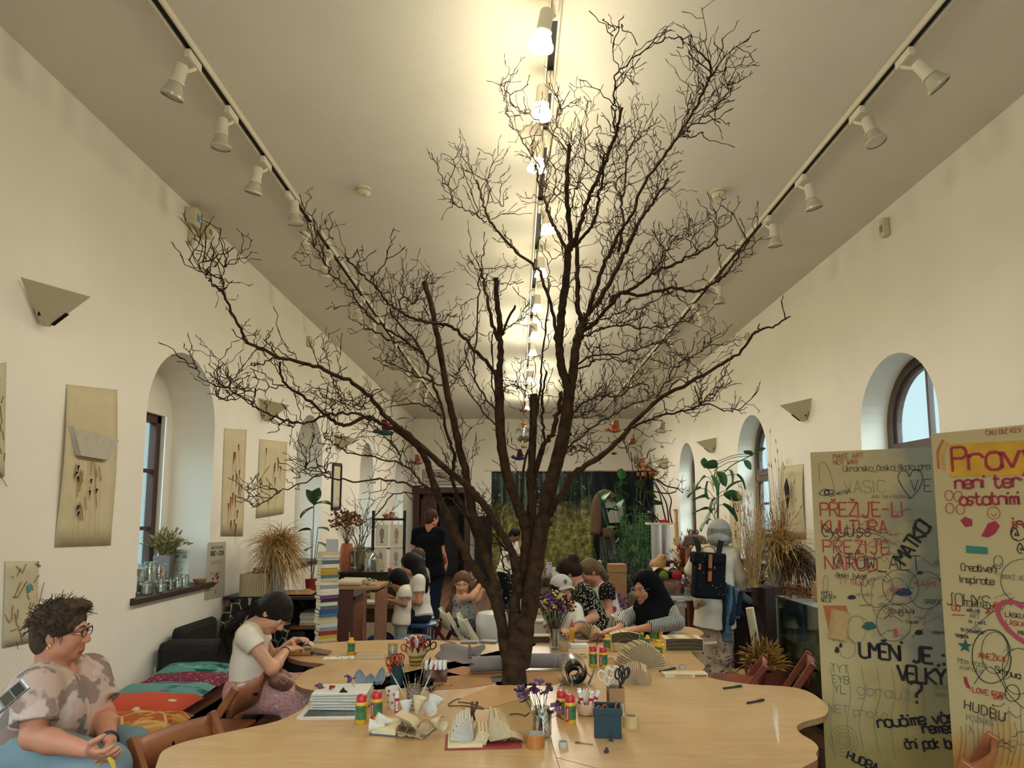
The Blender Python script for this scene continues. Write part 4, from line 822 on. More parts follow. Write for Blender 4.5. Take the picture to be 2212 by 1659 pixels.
# --- 10 woman with a dark bun leaning over the table
Y0=6.42
J=dict(head=A(1231,1236,Y0),f=(-.72,.35,-.55),u=(-.4,0,.9),s=1.0,neck=A(1247,1262,Y0),shR=A(1243,1276,Y0+.2),shL=A(1263,1278,Y0-.14),elL=A(1284,1334,Y0-.18),wrL=A(1256,1346,Y0-.3),elR=A(1240,1325,Y0+.22),wrR=A(1232,1352,Y0-.0),pel=A(1292,1362,Y0+.08),knR=A(1300,1430,Y0+.2),knL=A(1302,1430,Y0-.02),anR=A(1300,1500,Y0+.2),anL=A(1302,1500,Y0+.0))
for q in 'RL':J['an'+q][2]=.09;J['kn'+q][2]=.45
SPOT=blotch('black_white_spotted_crepe','14130f',[('cfc3a6',62,.33,.05,'dots')],.9)
c10,hd,off=figure(('woman with dark hair in a bun and black spotted dress leaning over the table',),J,.007,.98,SK2,(SPOT,.72,.016,.05),('skirt',SPOT,.015,.1),mat('bun_woman_shoe','222020',.7),hands={'L':((-1,-.3,-.1),(0,0,-1),-1,.6),'R':((-.6,-.5,-.3),(0,0,-1),1,.6)})
b=Body(.007);hd.hair_cap(b,.014,.01,-.01,face=(.066,.065,.105));hd.E(b,0,-.105,.085,(.05,.05,.05),k=.02);b.build('hair',hairm('dark_chestnut_hair','1e1210','3c221c'),c10,off);short_hair(hd,c10,off,HBD,90,.04,.9)
# --- 11 woman with fair ponytail and floral dress
Y0=6.95
J=dict(head=A(1275,1236,Y0),f=(-.86,-.12,-.50),u=(-.2,0,1),s=1.0,neck=A(1294,1263,Y0),shR=A(1296,1277,Y0+.18),shL=A(1311,1276,Y0-.14),elL=A(1315,1322,Y0-.2),wrL=A(1300,1356,Y0-.35),elR=A(1300,1325,Y0+.2),wrR=A(1285,1352,Y0-.05),pel=A(1318,1352,Y0+.05),knR=A(1318,1420,Y0+.15),knL=A(1320,1420,Y0-.05),anR=A(1318,1500,Y0+.15),anL=A(1320,1500,Y0-.05))
for q in 'RL':J['an'+q][2]=.09;J['kn'+q][2]=.46
ROSE=blotch('white_rose_print_cotton','d5cdbd',[('5c7a5a',9,.22,.04,'dots'),('b03048',8.5,.26,.03,'dots')],.9)
DOT=blotch('black_dotted_cotton','15120f',[('d8cdb4',55,.22,.04,'dots')],.9)
c11,hd,off=figure(('woman with fair ponytail in dotted sleeves and white rose print dress looking down',),J,.007,.95,SK1,(ROSE,0,.016,.05),('skirt',ROSE,.015,.1),mat('fair_woman_shoe','4a4440',.7),hands={'L':((-.7,-.5,-.3),(0,0,-1),-1,.6),'R':((-.7,-.3,-.4),(0,0,-1),1,.6)})
HF=hairm('fair_brown_hair','4c3a28','7a6248')
b=Body(.007);hd.hair_cap(b,.011,.01,-.01,face=(.07,.065,.11));b.chain([hd.L(0,-.115,.03),A(1300,1233,Y0-.02),A(1309,1245,Y0-.02),A(1312,1262,Y0-.02)],[.03,.034,.03,.012],0,.02);b.build('hair',HF,c11,off)
MB().ball(hd.L(0,-.128,.034),.026,10,6,(1,.5,1)).build('hair_tie',mat('cream_scrunchie','cfc4a4',.9),c11,off,smooth=True)
t=Body(.007)
for sd in 'RL':
 t.cap(J['sh'+sd]+V3((0,0,.0)),lerp(J['sh'+sd],J['el'+sd],.42),.078,.082,0,.03,cut=True);t.cap(J['sh'+sd],lerp(J['shR'],J['shL'],.5),.07,.07,0,.04)
t.build('blouse',DOT,c11,off)
# --- 12 woman in the black hijab
Y0=5.72
J=dict(head=A(1394,1273,Y0),f=(-.78,-.60,-.10),s=1.02,neck=A(1408,1305,Y0),shR=A(1382,1322,Y0+.10),shL=A(1446,1322,Y0-.02),elR=A(1350,1352,Y0-.05),wrR=A(1336,1368,Y0-.25),elL=A(1462,1368,Y0-.16),wrL=A(1382,1371,Y0-.32),pel=A(1425,1410,Y0+.05),knR=A(1390,1410,Y0-.4),knL=A(1425,1410,Y0-.4),anR=A(1390,1480,Y0-.35),anL=A(1425,1480,Y0-.35))
for q in 'RL':J['an'+q][2]=.09;J['kn'+q][2]=.56
J['pel'][2]=.53;J['wrL'][2]=.835;J['elL'][2]=.86;J['wrR'][2]=.825;J['elR'][2]=.87
STR=blotch('black_white_striped_satin','0f0e10',[('d8d2c2',(24,24,2),.76,.03,'wave')],.6)
c12,hd,off=figure(('woman in black hijab, glasses and black striped blouse seated at the table',),J,.0065,.98,SK3,(STR,1.75,.018,.0),('skirt',mat('black_wool','0e0d0f',.9),.02,.3),mat('hijab_woman_shoe','222020',.7),hands={'L':((-1,-.1,-.05),(0,.2,-1),-1,.25),'R':((-.9,-.4,-.05),(0,0,-1),1,.3)})
HIJ=mat('black_jersey_scarf','050507',.95,bump=.2,bs=18)
b=Body(.0065);hd.E(b,0,-.028,.042,(.098,.122,.110),k=.01);hd.E(b,0,-.055,-.05,(.094,.09,.10),k=.04);hd.E(b,0,.02,-.125,(.085,.075,.05),k=.04)
b.chain([hd.L(0,-.03,-.10),hd.L(-.01,-.02,-.2),J['neck']+V3((.0,-.06,-.14))],[.10,.12,.13],0,.05);b.cap(hd.L(0,.03,-.17),J['neck']+V3((-.02,-.12,-.20)),.08,.09,0,.05)
b.cap(hd.L(0,-.10,-.02),J['neck']+V3((.10,.0,-.10)),.09,.13,0,.06)
hd.E(b,0,.108,-.018,(.058,.085,.098),k=.012,op='-');b.build('hijab',HIJ,c12,off);hd.glasses(c12,off,WFRAME,.026,.0013)
# --- 13 woman with the backpack
Y0=7.0
J=dict(head=A(1554,1155,Y0),f=(.35,.92,-.20),s=1.0,neck=A(1548,1180,Y0),shR=A(1578,1196,Y0),shL=A(1512,1194,Y0+.02),elR=A(1597,1246,Y0+.06),wrR=A(1602,1277,Y0+.12),elL=A(1494,1232,Y0+.12),wrL=A(1510,1262,Y0+.32),pel=A(1545,1302,Y0+.02),knR=A(1562,1385,Y0),knL=A(1525,1382,Y0+.06),anR=A(1560,1455,Y0),anL=A(1524,1450,Y0+.08))
J['anR'][2]=J['anL'][2]=.09
LIN=mat('cream_linen','cfc3aa',.9,var=.06,vs=8.,bump=.25,bs=22);FLO=blotch('brown_floral_cotton','85705c',[('b8a68c',10,.5,.1,'noise'),('7c4440',17,.2,.05,'dots'),('5a4c40',12,.62,.05,'noise')],.9)
c13,hd,off=figure(('woman with grey bob in cream linen tunic and floral trousers standing with her back turned',),J,.008,1.0,SK1,(LIN,1.78,.026,.24),('pants',FLO,.03,1.5),mat('tan_sandal','7a6248',.7),hands={'R':((.5,.5,-.5),(-.5,.3,-.3),1,.8),'L':((.4,.8,-.1),(0,0,-1),-1,.7)})
b=Body(.007);hd.hair_cap(b,.034,.02,-.055,face=(.07,.075,.115));hd.E(b,0,-.03,-.045,(.118,.105,.085),k=.03);hd.E(b,0,-.03,-.16,(.2,.2,.045),k=.02,op='-');b.build('hair',mat('grey_bob_hair','8a8881',.6,var=.2,vs=9.),c13,off)
def bob(rg):
 th=rg.uniform(pi*.9,pi*2.1);x,y=.120*cos(th),-.018+.132*sin(th)
 return[hd.L(x*.3,y*.3,.145),hd.L(x*.8,y*.8,.10),hd.L(x*1.0,y*1.0,.02),hd.L(x*.98,y*.98,-.09)]
strands('hair_strand',hairm('grey_hair_strand','55534e','a5a198'),c13,off,hd,110,pr,bob,.0035)
# backpack: bag, roll top, handle, leather straps and buckle, shoulder straps
BP=A(1530,1245,Y0-.26);bpk=thing('backpack','black white-dotted roll top backpack with tan leather straps worn by the grey haired woman','backpack',BP)
BM=blotch('black_dotted_canvas','101216',[('cfc8b4',22,.09,.03,'dots')],.85);TAN=mat('tan_leather','9a5630',.5,var=.1)
R0=Matrix.Rotation(radians(9),3,'Z')@Matrix.Rotation(radians(4),3,'Y')
MB().box((0,0,-.03),(.31,.13,.36),R=R0).build('bag',BM,bpk,bevel=.025);f=MB().box((0,-.005,.175),(.325,.15,.11),R=R0);f.build('flap',BM,bpk,bevel=.02)
MB().box((.0,-.085,.15),(.034,.012,.13),R=R0).build('strap',TAN,bpk);MB().box((-.006,-.078,.02),(.034,.012,.12),R=R0).build('strap',TAN,bpk);MB().box((-.10,-.08,.10),(.02,.01,.06),R=R0).build('loop',TAN,bpk);MB().box((-.002,-.088,.075),(.042,.012,.02),R=R0).build('buckle',mat('dark_metal','332c26',.4,.8),bpk)
MB().tube(spline([(-.07,-.02,.23),(-.05,-.03,.275),(0,-.03,.29),(.05,-.03,.275),(.07,-.02,.23)],5),.012,8,flat=.5).build('handle',TAN,bpk,smooth=True)
for x0,x1 in((-.07,-.075),(.10,.165)):MB().bar((x0,.0,.19),(x1,.10,.335),.055,.008,up=(0,1,.6)).bar((x1,.10,.335),(x1,.22,.37),.055,.008).build('shoulder_strap',mat('black_webbing','1b1c1c',.9),bpk)
# denim jacket over her arm and the pale blue pouch in her hand
JP=A(1580,1300,Y0-.10);t=Body(.008)
jr=random.Random(3)
for k in range(7):
 x=1566+k*6;t.cap(A(x,1262+k*3,Y0-.12+jr.uniform(-.04,.04)),A(x-4+jr.uniform(-6,8),1352-k*9+jr.uniform(0,30),Y0-.10+jr.uniform(-.05,.05)),.022,.030,0 if k%3 else 1,.012)
t.cap(A(1566,1330,Y0-.08),A(1570,1384,Y0-.08),.035,.055,0,.03,cut=True);t.cap(A(1588,1300,Y0-.05),A(1604,1330,Y0-.05),.03,.02,1,.02)
tag(t.build('denim_jacket',[mat('washed_denim','52677a',.9,var=.2,vs=9.,bump=.2,bs=40),mat('dark_denim_lining','222c36',.9)],None,JP),'crumpled blue denim jacket hanging over the arm of the backpack woman','jacket')
t=Body(.007);t.cap(A(1596,1284,Y0+.05),A(1620,1298,Y0+.05),.045,.035,0,.02);tag(t.build('cloth_pouch',mat('grey_blue_cotton','62737c',.9,var=.2,bump=.2,bs=40),None,A(1608,1291,Y0+.05)),'small blue grey cloth pouch in the right hand of the backpack woman','pouch')
# -- things on the cloud table
def T(px,py,z=TABLE_Z):return Vector(atz(px,py,z))
def text_mesh(name,s,size,loc,rot,m,parent=None,off=(0,0,0),align='CENTER',ext=.0004,sx=1.,bold=0.,fit=None):
 cu=bpy.data.curves.new('t','FONT');cu.body=s;cu.size=size;cu.align_x=align;cu.align_y='CENTER';cu.extrude=ext;cu.offset=bold;cu.resolution_u=3
 ob=bpy.data.objects.new('t',cu);COL.objects.link(ob);bpy.context.view_layer.update()
 me=bpy.data.meshes.new_from_object(ob.evaluated_get(bpy.context.evaluated_depsgraph_get()));bpy.data.objects.remove(ob)
 if fit:
  xs=[v.co.x for v in me.vertices];w=max(xs)-min(xs);sx=fit/w if w else 1
 M=Matrix.Translation(Vector(loc)-Vector(off))@(rot.to_4x4()if isinstance(rot,Matrix)else Euler(rot).to_matrix().to_4x4())@Matrix.Diagonal((sx,1,1,1))
 me.transform(M);me.name=name;me.materials.clear();me.materials.append(m)
 o=bpy.data.objects.new(name,me);COL.objects.link(o)
 if parent is not None:o.parent=parent
 return o
def facing(n,up=(0,0,1)):
 """matrix whose z axis is n: text stands upright on a wall with that normal"""
 z=Vector(n).normalized();x=Vector(up).cross(z).normalized();return Matrix((x,z.cross(x),z)).transposed()
YEL=mat('yellow_plastic_bottle','d0a01e',.35,sub=.05);RED=mat('red_plastic_cap','b3202a',.35);GRN=mat('green_label','3f6a3c',.5,var=.12,vs=40.);GRN2=mat('dark_green_label','2c4a34',.5);INK=mat('black_ink','0c0b0c',.7);WHP=mat('white_print','d8d4c8',.6);REDP=mat('red_print','b02430',.6)
PAPER=mat('book_paper','cdb892',.85,var=.08,vs=30.);PAPERW=mat('white_paper','cfc8b8',.85,var=.04,vs=20.);KRAFT=mat('kraft_paper','9a7046',.8,var=.12,vs=7.);GREYP=mat('grey_packing_paper','6f6660',.75,var=.15,vs=5.)
def page_mat(name='printed_page',c='c8b48e',ink='8c7854',sc=330.):
 if name in MATS:return MATS[name]
 m=mat(name,c,.85);t=NT(m);b=t.n['Principled BSDF'];tc=t.add('ShaderNodeTexCoord');mp=t.add('ShaderNodeMapping');mp.inputs['Scale'].default_value=(1,1,1)
 wv=t.add('ShaderNodeTexWave',i_Scale=sc/6.28,i_Distortion=0.0);wv.bands_direction='Z';nz=t.add('ShaderNodeTexNoise',i_Scale=160.0)
 mr=t.add('ShaderNodeMath');mr.operation='MULTIPLY';gt=t.add('ShaderNodeMath');gt.operation='GREATER_THAN';gt.inputs[1].default_value=.40
 mx=t.add('ShaderNodeMix');mx.data_type='RGBA';mx.inputs[6].default_value=(*H(c),1);mx.inputs[7].default_value=(*H(ink),1)
 t.link(tc.outputs['Object'],mp.inputs[0]);t.link(mp.outputs[0],wv.inputs['Vector']);t.link(tc.outputs['Object'],nz.inputs['Vector'])
 t.link(wv.outputs['Fac'],mr.inputs[0]);t.link(nz.outputs['Fac'],mr.inputs[1]);t.link(mr.outputs[0],gt.inputs[0]);t.link(gt.outputs[0],mx.inputs[0]);t.link(mx.outputs[2],b.inputs['Base Color'])
 return m
PAGE=page_mat();PAGEW=page_mat('printed_white_page','c9c2b2','8c867a')
# --- glue bottles
def bottle_proto(kind):
 o=thing('glue_bottle','x','glue bottle')
 r,h={'cap':(.0255,.098),'open':(.0245,.088),'tip':(.0195,.105)}[kind]
 prof=[(r*.9,0),(r,.004),(r,h*.84),(r*.93,h*.92),(r*.62,h),(r*.60,h+.006)]
 MB().lathe(prof,n=24).build('bottle',YEL,o,smooth=40)
 if kind=='cap':MB().lathe([(r*.88,h*.93),(r*.86,h+.016),(r*.7,h+.022),(r*.2,h+.026)],n=20).build('cap',RED,o,smooth=40)
 elif kind=='tip':MB().lathe([(r*.85,h*.97),(r*.8,h+.006),(r*.45,h+.02),(r*.16,h+.05),(r*.05,h+.052)],n=16).build('nozzle',RED,o,smooth=40)
 else:MB().lathe([(r*.62,h),(r*.62,h+.012),(r*.5,h+.014)],n=16).build('neck',YEL,o,smooth=40)
 def lab(name,a0,a1,z0,z1,m,rr):
  b=MB();b.grid(lambda u,v:(rr*cos(a0+(a1-a0)*u),rr*sin(a0+(a1-a0)*u),z0+(z1-z0)*v),12,1);return b.build(name,m,o,smooth=True)
 if kind!='tip':
  lab('label',radians(200),radians(330),h*.20,h*.80,GRN,r+.0005)
  lab('brand_strip',radians(160),radians(200),h*.1,h*.8,REDP,r+.0006)
  text_mesh('lettering','Herkules',.013,(cos(radians(185))*(r+.001),sin(radians(185))*(r+.001),h*.45),Matrix.Rotation(radians(185-90+180),3,'Z')@Matrix.Rotation(pi/2,3,'X')@Matrix.Rotation(pi/2,3,'Z'),WHP,o)
  b=MB();rg=random.Random(2)
  for k in range(4):b.grid(lambda u,v,k=k:((r+.0009)*cos(radians(226+78*u)),(r+.0009)*sin(radians(226+78*u)),h*(.70-.05*k)+.0022*v),8,1)
  b.build('print',GRN2,o)
 else:lab('label',radians(215),radians(325),h*.15,h*.8,mat('yellow_label','b8841c',.5,var=.2,vs=90),r+.0005)
 index_children(o);return o
BP3={k:bottle_proto(k)for k in('cap','open','tip')};used3=set()
def bottle(kind,px,py,rz,label,sc=1.,g='glue bottles on the cloud table'):
 p=T(px,py);o=BP3[kind]
 if kind not in used3:used3.add(kind);o.location=p;o.rotation_euler=(0,0,rz);o.scale=(sc,)*3;o['label']=label;o['group']=g;return o
 return dup(o,p,rz,label,g,scale=sc)
bottle('cap',780,1562,.1,'yellow red-capped glue bottle nearest the left edge beside the folded newspaper stack',1.06)
bottle('cap',813,1554,.9,'yellow red-capped glue bottle just behind the foremost one on the left',1.06)
bottle('cap',1213,1550,1.2,'yellow red-capped glue bottle half hidden behind another beside the flower jar',1.02)
bottle('cap',1232,1562,.9,'yellow red-capped glue bottle in front of the bowl of glue sticks',1.05)
bottle('cap',1281,1440,.2,'red-capped glue bottle behind the silver paper roll, left of its pair',1.05)
bottle('cap',1303,1442,.8,'red-capped glue bottle behind the silver paper roll, right of its pair',1.05)
bottle('open',758,1413,.6,'opened yellow glue bottle with a brush in it near the young woman',1.1)
bottle('open',1312,1404,-.2,'opened yellow glue bottle between the beige bowl and the fanned book',1.05)
bottle('open',1386,1386,.3,'opened yellow glue bottle by the sleeve of the woman in hijab',.82)
bottle('open',1399,1396,-.3,'opened yellow glue bottle in front of the bottle cluster near the hijab woman',.8)
bottle('open',1412,1384,-.1,'tallest opened glue bottle in the cluster in front of the hijab woman',1.12)
bottle('tip',1427,1383,.1,'slim yellow glue bottle with red pointed nozzle in front of the hijab woman',.98)
bottle('tip',1236,1386,.1,'slim yellow glue bottle with red pointed nozzle beside the bouquet',1.08)
bottle('open',1426,1428,-.7,'large yellow glue bottle beside the arched folded book',1.35)
br=T(758,1413);tag(MB().tube([br+Vector((0,0,.02)),br+Vector((-.016,0,.15))],.003,6).build('wooden_stick',mat('pale_wood_stick','b8905c',.6),None,br),'pale wooden stick standing in the opened glue bottle near the young woman','stick')
tag(MB().lathe([(.020,0),(.019,.012),(.006,.016)],T(772,1414),16).build('bottle_cap',RED,None,T(772,1414),smooth=40),'loose red cap lying next to the glue bottle near the young woman','cap')
# --- scissors, brushes, glue sticks and the cups that hold them
def scissors_proto(m,nm):
 o=thing('scissors','x','scissors')
 for s in(-1,1):
  pts=[(s*.021+.017*cos(a),0,.145+.026*sin(a))for a in[2*pi*i/16 for i in range(17)]]
  b=MB().tube(pts,.0045,7).tube([(s*.016,0,.122),(s*.006,0,.10),(0,0,.085)],.0045,7);b.build('handle',m,o,smooth=True)
  MB().bar((s*-.002,.001*s,.088),(s*.003,.001*s,.004),.011,.0015,up=(0,1,0)).build('blade',mat('steel','a8a6a2',.3,1.),o)
 index_children(o);return o
ORH=mat('orange_scissor_handle','a84420',.4);REDH=mat('dark_red_scissor_handle','7a1f26',.4);WHH=mat('white_scissor_handle','cfc8ba',.4);BKH=mat('black_scissor_handle','141518',.4)
sp={k:scissors_proto(m,k)for k,m in(('orange',ORH),('red',REDH),('white',WHH),('black',BKH))};usc=set()
def scissors(k,base,rz,tilt,label,g,sc=1.):
 o=sp[k];o=o if k not in usc else dup(o);usc.add(k)
 o.location=base;o.rotation_euler=(tilt[0],tilt[1],rz);o.scale=(sc,)*3;o['label']=label;o['group']=g;return o
SP_=T(898,1437)
pot=thing('striped_pot','colourful striped pot crammed with scissors behind the teal cup','pot',SP_)
b=MB()
pf=[(.036,0),(.041,.012),(.043,.024),(.0445,.036),(.046,.048),(.047,.06),(.048,.072)]
for i,(a,c)in enumerate(zip(pf,pf[1:])):b.lathe([a,c],n=24,cap=False,m=i%4)
b.lathe([(.0,.004),(.036,.004)],n=24,m=0).lathe([(.048,.072),(.045,.072),(.034,.006)],n=24,cap=False,m=3)
b.build('pot',[mat('stripe_green','5d6a2c',.5),mat('stripe_orange','b06a34',.5),mat('stripe_dark','38302a',.5),mat('stripe_yellow','b59a3c',.5)],pot,smooth=40)
sr=random.Random(11)
W9='first second third fourth fifth sixth seventh eighth ninth tenth eleventh twelfth thirteenth fourteenth'.split()
for i in range(14):
 k=('orange','red','orange','red','white','red','orange','black','white','red','orange','red','orange','black')[i]
 a=i*2.4;r=.028*sqrt((i+.5)/14)
 scissors(k,SP_+Vector((r*cos(a),r*sin(a),.010)),sr.uniform(0,3.1),(-.45*sin(a)*r/.03,.55*cos(a)*r/.03),'%s-handled scissors bundled in the striped pot'%{'red':'dark red'}.get(k,k),'scissors in the striped pot'+' with %s handles'%k,sr.uniform(.9,1.08))
b=MB()
for i in range(12):
 a=i*.53;c=SP_+Vector((.04*cos(a),.04*sin(a),.07));b.grid(lambda u,v:tuple(c+Vector((cos(a)*(.02+.03*v)-sin(a)*(u-.5)*.045*(1-v*.8),sin(a)*(.02+.03*v)+cos(a)*(u-.5)*.045*(1-v*.8),.055*v))),2,2)
tag(b.build('paper_points',mat('pale_yellow_paper','c9b88a',.8),None,SP_+Vector((0,0,.07))),'fringe of torn pale yellow paper points around the striped pot of scissors','paper')
TE_=T(857,1481)
teal=tag(MB().lathe([(.030,0),(.035,.003),(.040,.115),(.041,.118),(.037,.118),(.032,.008),(0,.006)],TE_,24).build('pencil_cup',mat('dark_teal_plastic','14383a',.4),None,TE_,smooth=40),'dark teal plastic cup holding red scissors and brushes','cup')
for i,(k,dx,dy,tx,ty)in enumerate((('orange',-.012,-.006,.1,-.28),('red',-.004,.012,-.1,-.12),('orange',.006,-.012,.12,-.02),('red',.012,.008,-.1,.14),('black',-.016,.004,0,-.22))):
 scissors(k,TE_+Vector((dx,dy,.012)),sr.uniform(0,2),(tx,ty),['orange scissors leaning left in the dark teal cup','red scissors at the back of the dark teal cup','orange scissors at the front of the dark teal cup','red scissors leaning right in the dark teal cup','black scissors at the rim of the dark teal cup'][i],'scissors in the teal cup',.95)
SL_=T(893,1531)
sil=mat('hammered_silver','a09a90',.25,1.,bump=1.0,bs=120)
tag(MB().lathe([(.030,0),(.034,.004),(.0345,.112),(.036,.115),(.032,.115),(.030,.01),(0,.008)],SL_,28).build('brush_holder',sil,None,SL_,smooth=40),'glittering silver cup full of paint brushes','cup')
def brush_proto(hc,bc,L):
 o=thing('paintbrush','x','paintbrush');MB().tube([(0,0,0),(0,0,L*.3),(0,0,L*.72)],[.0018,.0034,.0028],7).build('handle',hc,o,smooth=True);MB().tube([(0,0,L*.72),(0,0,L*.84)],[.0032,.004],7).build('ferrule',mat('steel','a8a6a2',.3,1.),o);MB().tube([(0,0,L*.84),(0,0,L*.92),(0,0,L)],[.004,.0055,.001],7).build('bristles',bc,o,smooth=True);index_children(o);return o
DB=mat('dark_bristle','2b241e',.9);WB=mat('white_painted_handle','c4bdae',.4);WD=mat('raw_wood_handle','a07848',.6);BLK_=mat('black_lacquer_handle','1a191a',.3)
bp=[brush_proto(WB,mat('red_bristle','a02630',.8),.23),brush_proto(BLK_,DB,.25),brush_proto(WD,DB,.16),brush_proto(mat('olive_handle','5a4e36',.5),mat('grey_bristle','6a625a',.9),.24)]
ub=set()
for i,(k,dx,dy,tx,ty)in enumerate(((0,.014,-.004,0,.42),(1,.008,.008,-.05,.30),(2,-.012,0,.1,-.30),(2,-.004,-.012,.15,-.12),(2,.0,.012,-.12,.03),(3,.004,-.006,.1,.22),(2,.012,-.012,.1,.10),(0,-.016,.006,0,-.55),(2,-.008,.012,-.1,-.18),(3,-.006,.0,0,-.26))):
 o=bp[k];o=o if k not in ub else dup(o);ub.add(k)
 o.location=SL_+Vector((dx,dy,.010));o.rotation_euler=(tx,ty,0)
 o['label']=['white-handled brush with red bristles leaning right in the silver cup','black-handled brush with dark tip in the silver cup','raw wood brush leaning left in the silver cup','raw wood brush at the front left of the silver cup','raw wood brush upright in the silver cup','olive-handled brush leaning right in the silver cup','raw wood brush at the front right of the silver cup','white-handled brush leaning far left over the teal cup','raw wood brush at the back left of the silver cup','olive-handled brush leaning left in the silver cup'][i];o['group']='brushes in the silver cup'
def glue_stick_proto():
 o=thing('glue_stick','x','glue stick');MB().lathe([(.0105,0),(.0105,.075)],n=16).build('tube',REDP,o,smooth=40);MB().lathe([(.0112,.072),(.0112,.100),(.009,.102)],n=16).build('cap',mat('white_plastic','d2cdc2',.35),o,smooth=40)
 b=MB()
 b.grid(lambda u,v:(.0109*cos(radians(230+80*u)),.0109*sin(radians(230+80*u)),.012+.045*v),8,1);b.build('label',WHP,o)
 text_mesh('lettering','Kores',.012,(0,-.0115,.035),Matrix.Rotation(pi/2,3,'X')@Matrix.Rotation(pi/2,3,'Z'),REDP,o)
 index_children(o);return o
gs=glue_stick_proto()
BW_=T(1268,1543)
bowl=tag(MB().lathe([(.034,0),(.045,.006),(.052,.028),(.053,.055),(.050,.055),(.046,.02),(0,.008)],BW_,28).build('bowl',blotch('hand_painted_ceramic','c9ae88',[('b8703c',16,.62,.05,'noise')],.5),None,BW_,smooth=40),'beige ceramic bowl holding white and red glue sticks','bowl')
for i,(dx,dy,tx,ty,lb)in enumerate(((-.016,-.006,.15,-.22,'glue stick leaning left at the front of the bowl'),(.010,-.012,.2,.12,'glue stick leaning towards the camera in the middle of the bowl'),(.022,.004,.0,.38,'glue stick leaning right in the bowl'),(-.02,.018,-.25,-.15,'glue stick leaning backwards in the bowl'))):
 o=gs if i==0 else dup(gs);o.location=BW_+Vector((dx,dy,.016));o.rotation_euler=(tx,ty,0);o['label']='white and red '+lb;o['group']='glue sticks in the bowl'
b=MB();rg=random.Random(4)
for k in range(9):a=k*.25;b.bar(BW_+Vector((-.02,.01,.05)),BW_+Vector((-.055+.015*k,.03,.115-.003*(k-4)**2)),.010,.0008)
tag(b.build('paper_fan',PAPERW,None,BW_+Vector((-.02,.01,.05))),'small fan of folded white paper strips standing in the glue stick bowl','paper')
WC_=T(852,1530)
cup=thing('leaf_cup','white cup printed with red maple leaves leaning by the silver cup','cup',WC_);
MB().lathe([(.026,0),(.036,.105),(.034,.105),(.025,.006),(0,.005)],n=24,R=Matrix.Rotation(-.12,3,'Y')).build('cup',PAPERW,cup,smooth=40)
for k,(a,z,c)in enumerate(((235,.07,REDP),(265,.035,mat('orange_print','b0602c',.6)),(215,.035,REDP),(290,.075,mat('orange_print','b0602c',.6)),(250,.092,REDP))):
 b=MB();rr=.0275+.0095*z/.105+.001;ar=radians(a);c0=Vector((rr*cos(ar)-.12*z,rr*sin(ar),z));tx=Vector((-sin(ar),cos(ar),0));n=10
 pts=[c0+(tx*cos(2*pi*i/n)+Vector((0,0,1))*sin(2*pi*i/n))*(.011 if i%2 else .005)for i in range(n)];b.add([c0+Vector((cos(ar),sin(ar),0))*.0015]+pts,[(0,1+i,1+(i+1)%n)for i in range(n)]);b.build('printed_leaf',c,cup)
o=dup(gs,T(857,1540)+Vector((0,0,.0)),.3,'white and red glue stick standing alone in front of the leaf cup','loose glue sticks')
# --- clear caddy with tubes of paint
CA_=T(941,1471)
cad=thing('tube_caddy','clear plastic caddy of white-capped red tubes behind the kraft paper','caddy',CA_);MB().box((0,0,.003),(.135,.07,.006)).box((-.066,0,.035),(.004,.07,.07)).box((.066,0,.035),(.004,.07,.07)).box((0,-.033,.035),(.135,.004,.07)).box((0,.033,.035),(.135,.004,.07)).build('box',glass('clear_plastic','e2dedb',.15,.5),cad)
tp=None
for i in range(10):
 p=CA_+Vector((-.052+.026*(i%5),-.016+.032*(i//5),.008))
 if tp is None:
  tp=thing('paint_tube','x','tube');MB().lathe([(.010,0),(.010,.066)],n=12).build('tube',mat('translucent_red_tube','9c4a42',.4,var=.3,vs=60),tp,smooth=40);MB().lathe([(.0112,.062),(.0112,.105),(.0095,.107)],n=12).build('cap',mat('white_plastic','d2cdc2',.35),tp,smooth=40);index_children(tp);o=tp
 else:o=dup(tp)
 o.location=p;o.rotation_euler=(0,0,.2*i);o['label']='white-capped red tube standing in the clear caddy';o['group']='tubes in the clear caddy'
 # --- glass of orange water
GL_=T(848,1424)
gw=thing('water_glass','glass with cloudy orange rinse water behind the striped pot','glass',GL_);MB().lathe([(.027,0),(.031,.004),(.034,.10),(.032,.10),(.029,.006),(0,.004)],n=24).build('glass',glass('drinking_glass','eef4f2',.02,.6),gw,smooth=40);MB().lathe([(.0,.006),(.0285,.006),(.0305,.055),(0,.056)],n=24).build('water',mat('orange_water','9c6a34',.2,alpha=.85),gw,smooth=40)
# --- books and folded books
def flat_book(px,py,size,rz,mats,name,label,cat='book',z0=TABLE_Z,open_=False,pos=None,g=None):
 p=Vector(pos)if pos is not None else T(px,py,z0);L,W,Hh=size;o=thing(name,label,cat,p,rz,g)
 MB().box((0,0,Hh/2),(L*.97,W*.96,Hh-.006)).build('pages',PAPER,o);c=MB().box((0,0,.0015),(L,W,.003)).box((0,0,Hh-.0015),(L,W,.003)).box((-L/2,0,Hh/2),(.003,W,Hh));c.build('cover',mats,o,bevel=.001);return o
COV={k:mat('cover_'+k,c,.55,var=.1,vs=12.)for k,c in dict(white='cdc6b4',cream='c2b08a',grey='8c8c88',slate='4f5a62',black='1d1d20',ochre='a8843c',yellow='c4a224',green='3f6a4c',teal='3c6a70',blue='2c4680',purple='6c3468',red='8a2c28',brown='6a4630',tan='a48860',sand='b8a888',pale='bcbcb0',dgreen='2a3a2c').items()}
M5=T(717,1542);mag=flat_book(0,0,(.30,.21,.010),.05,COV['white'],'magazine','thin white magazine with dark cover photo under the folded newspapers','magazine',pos=T(720,1541))
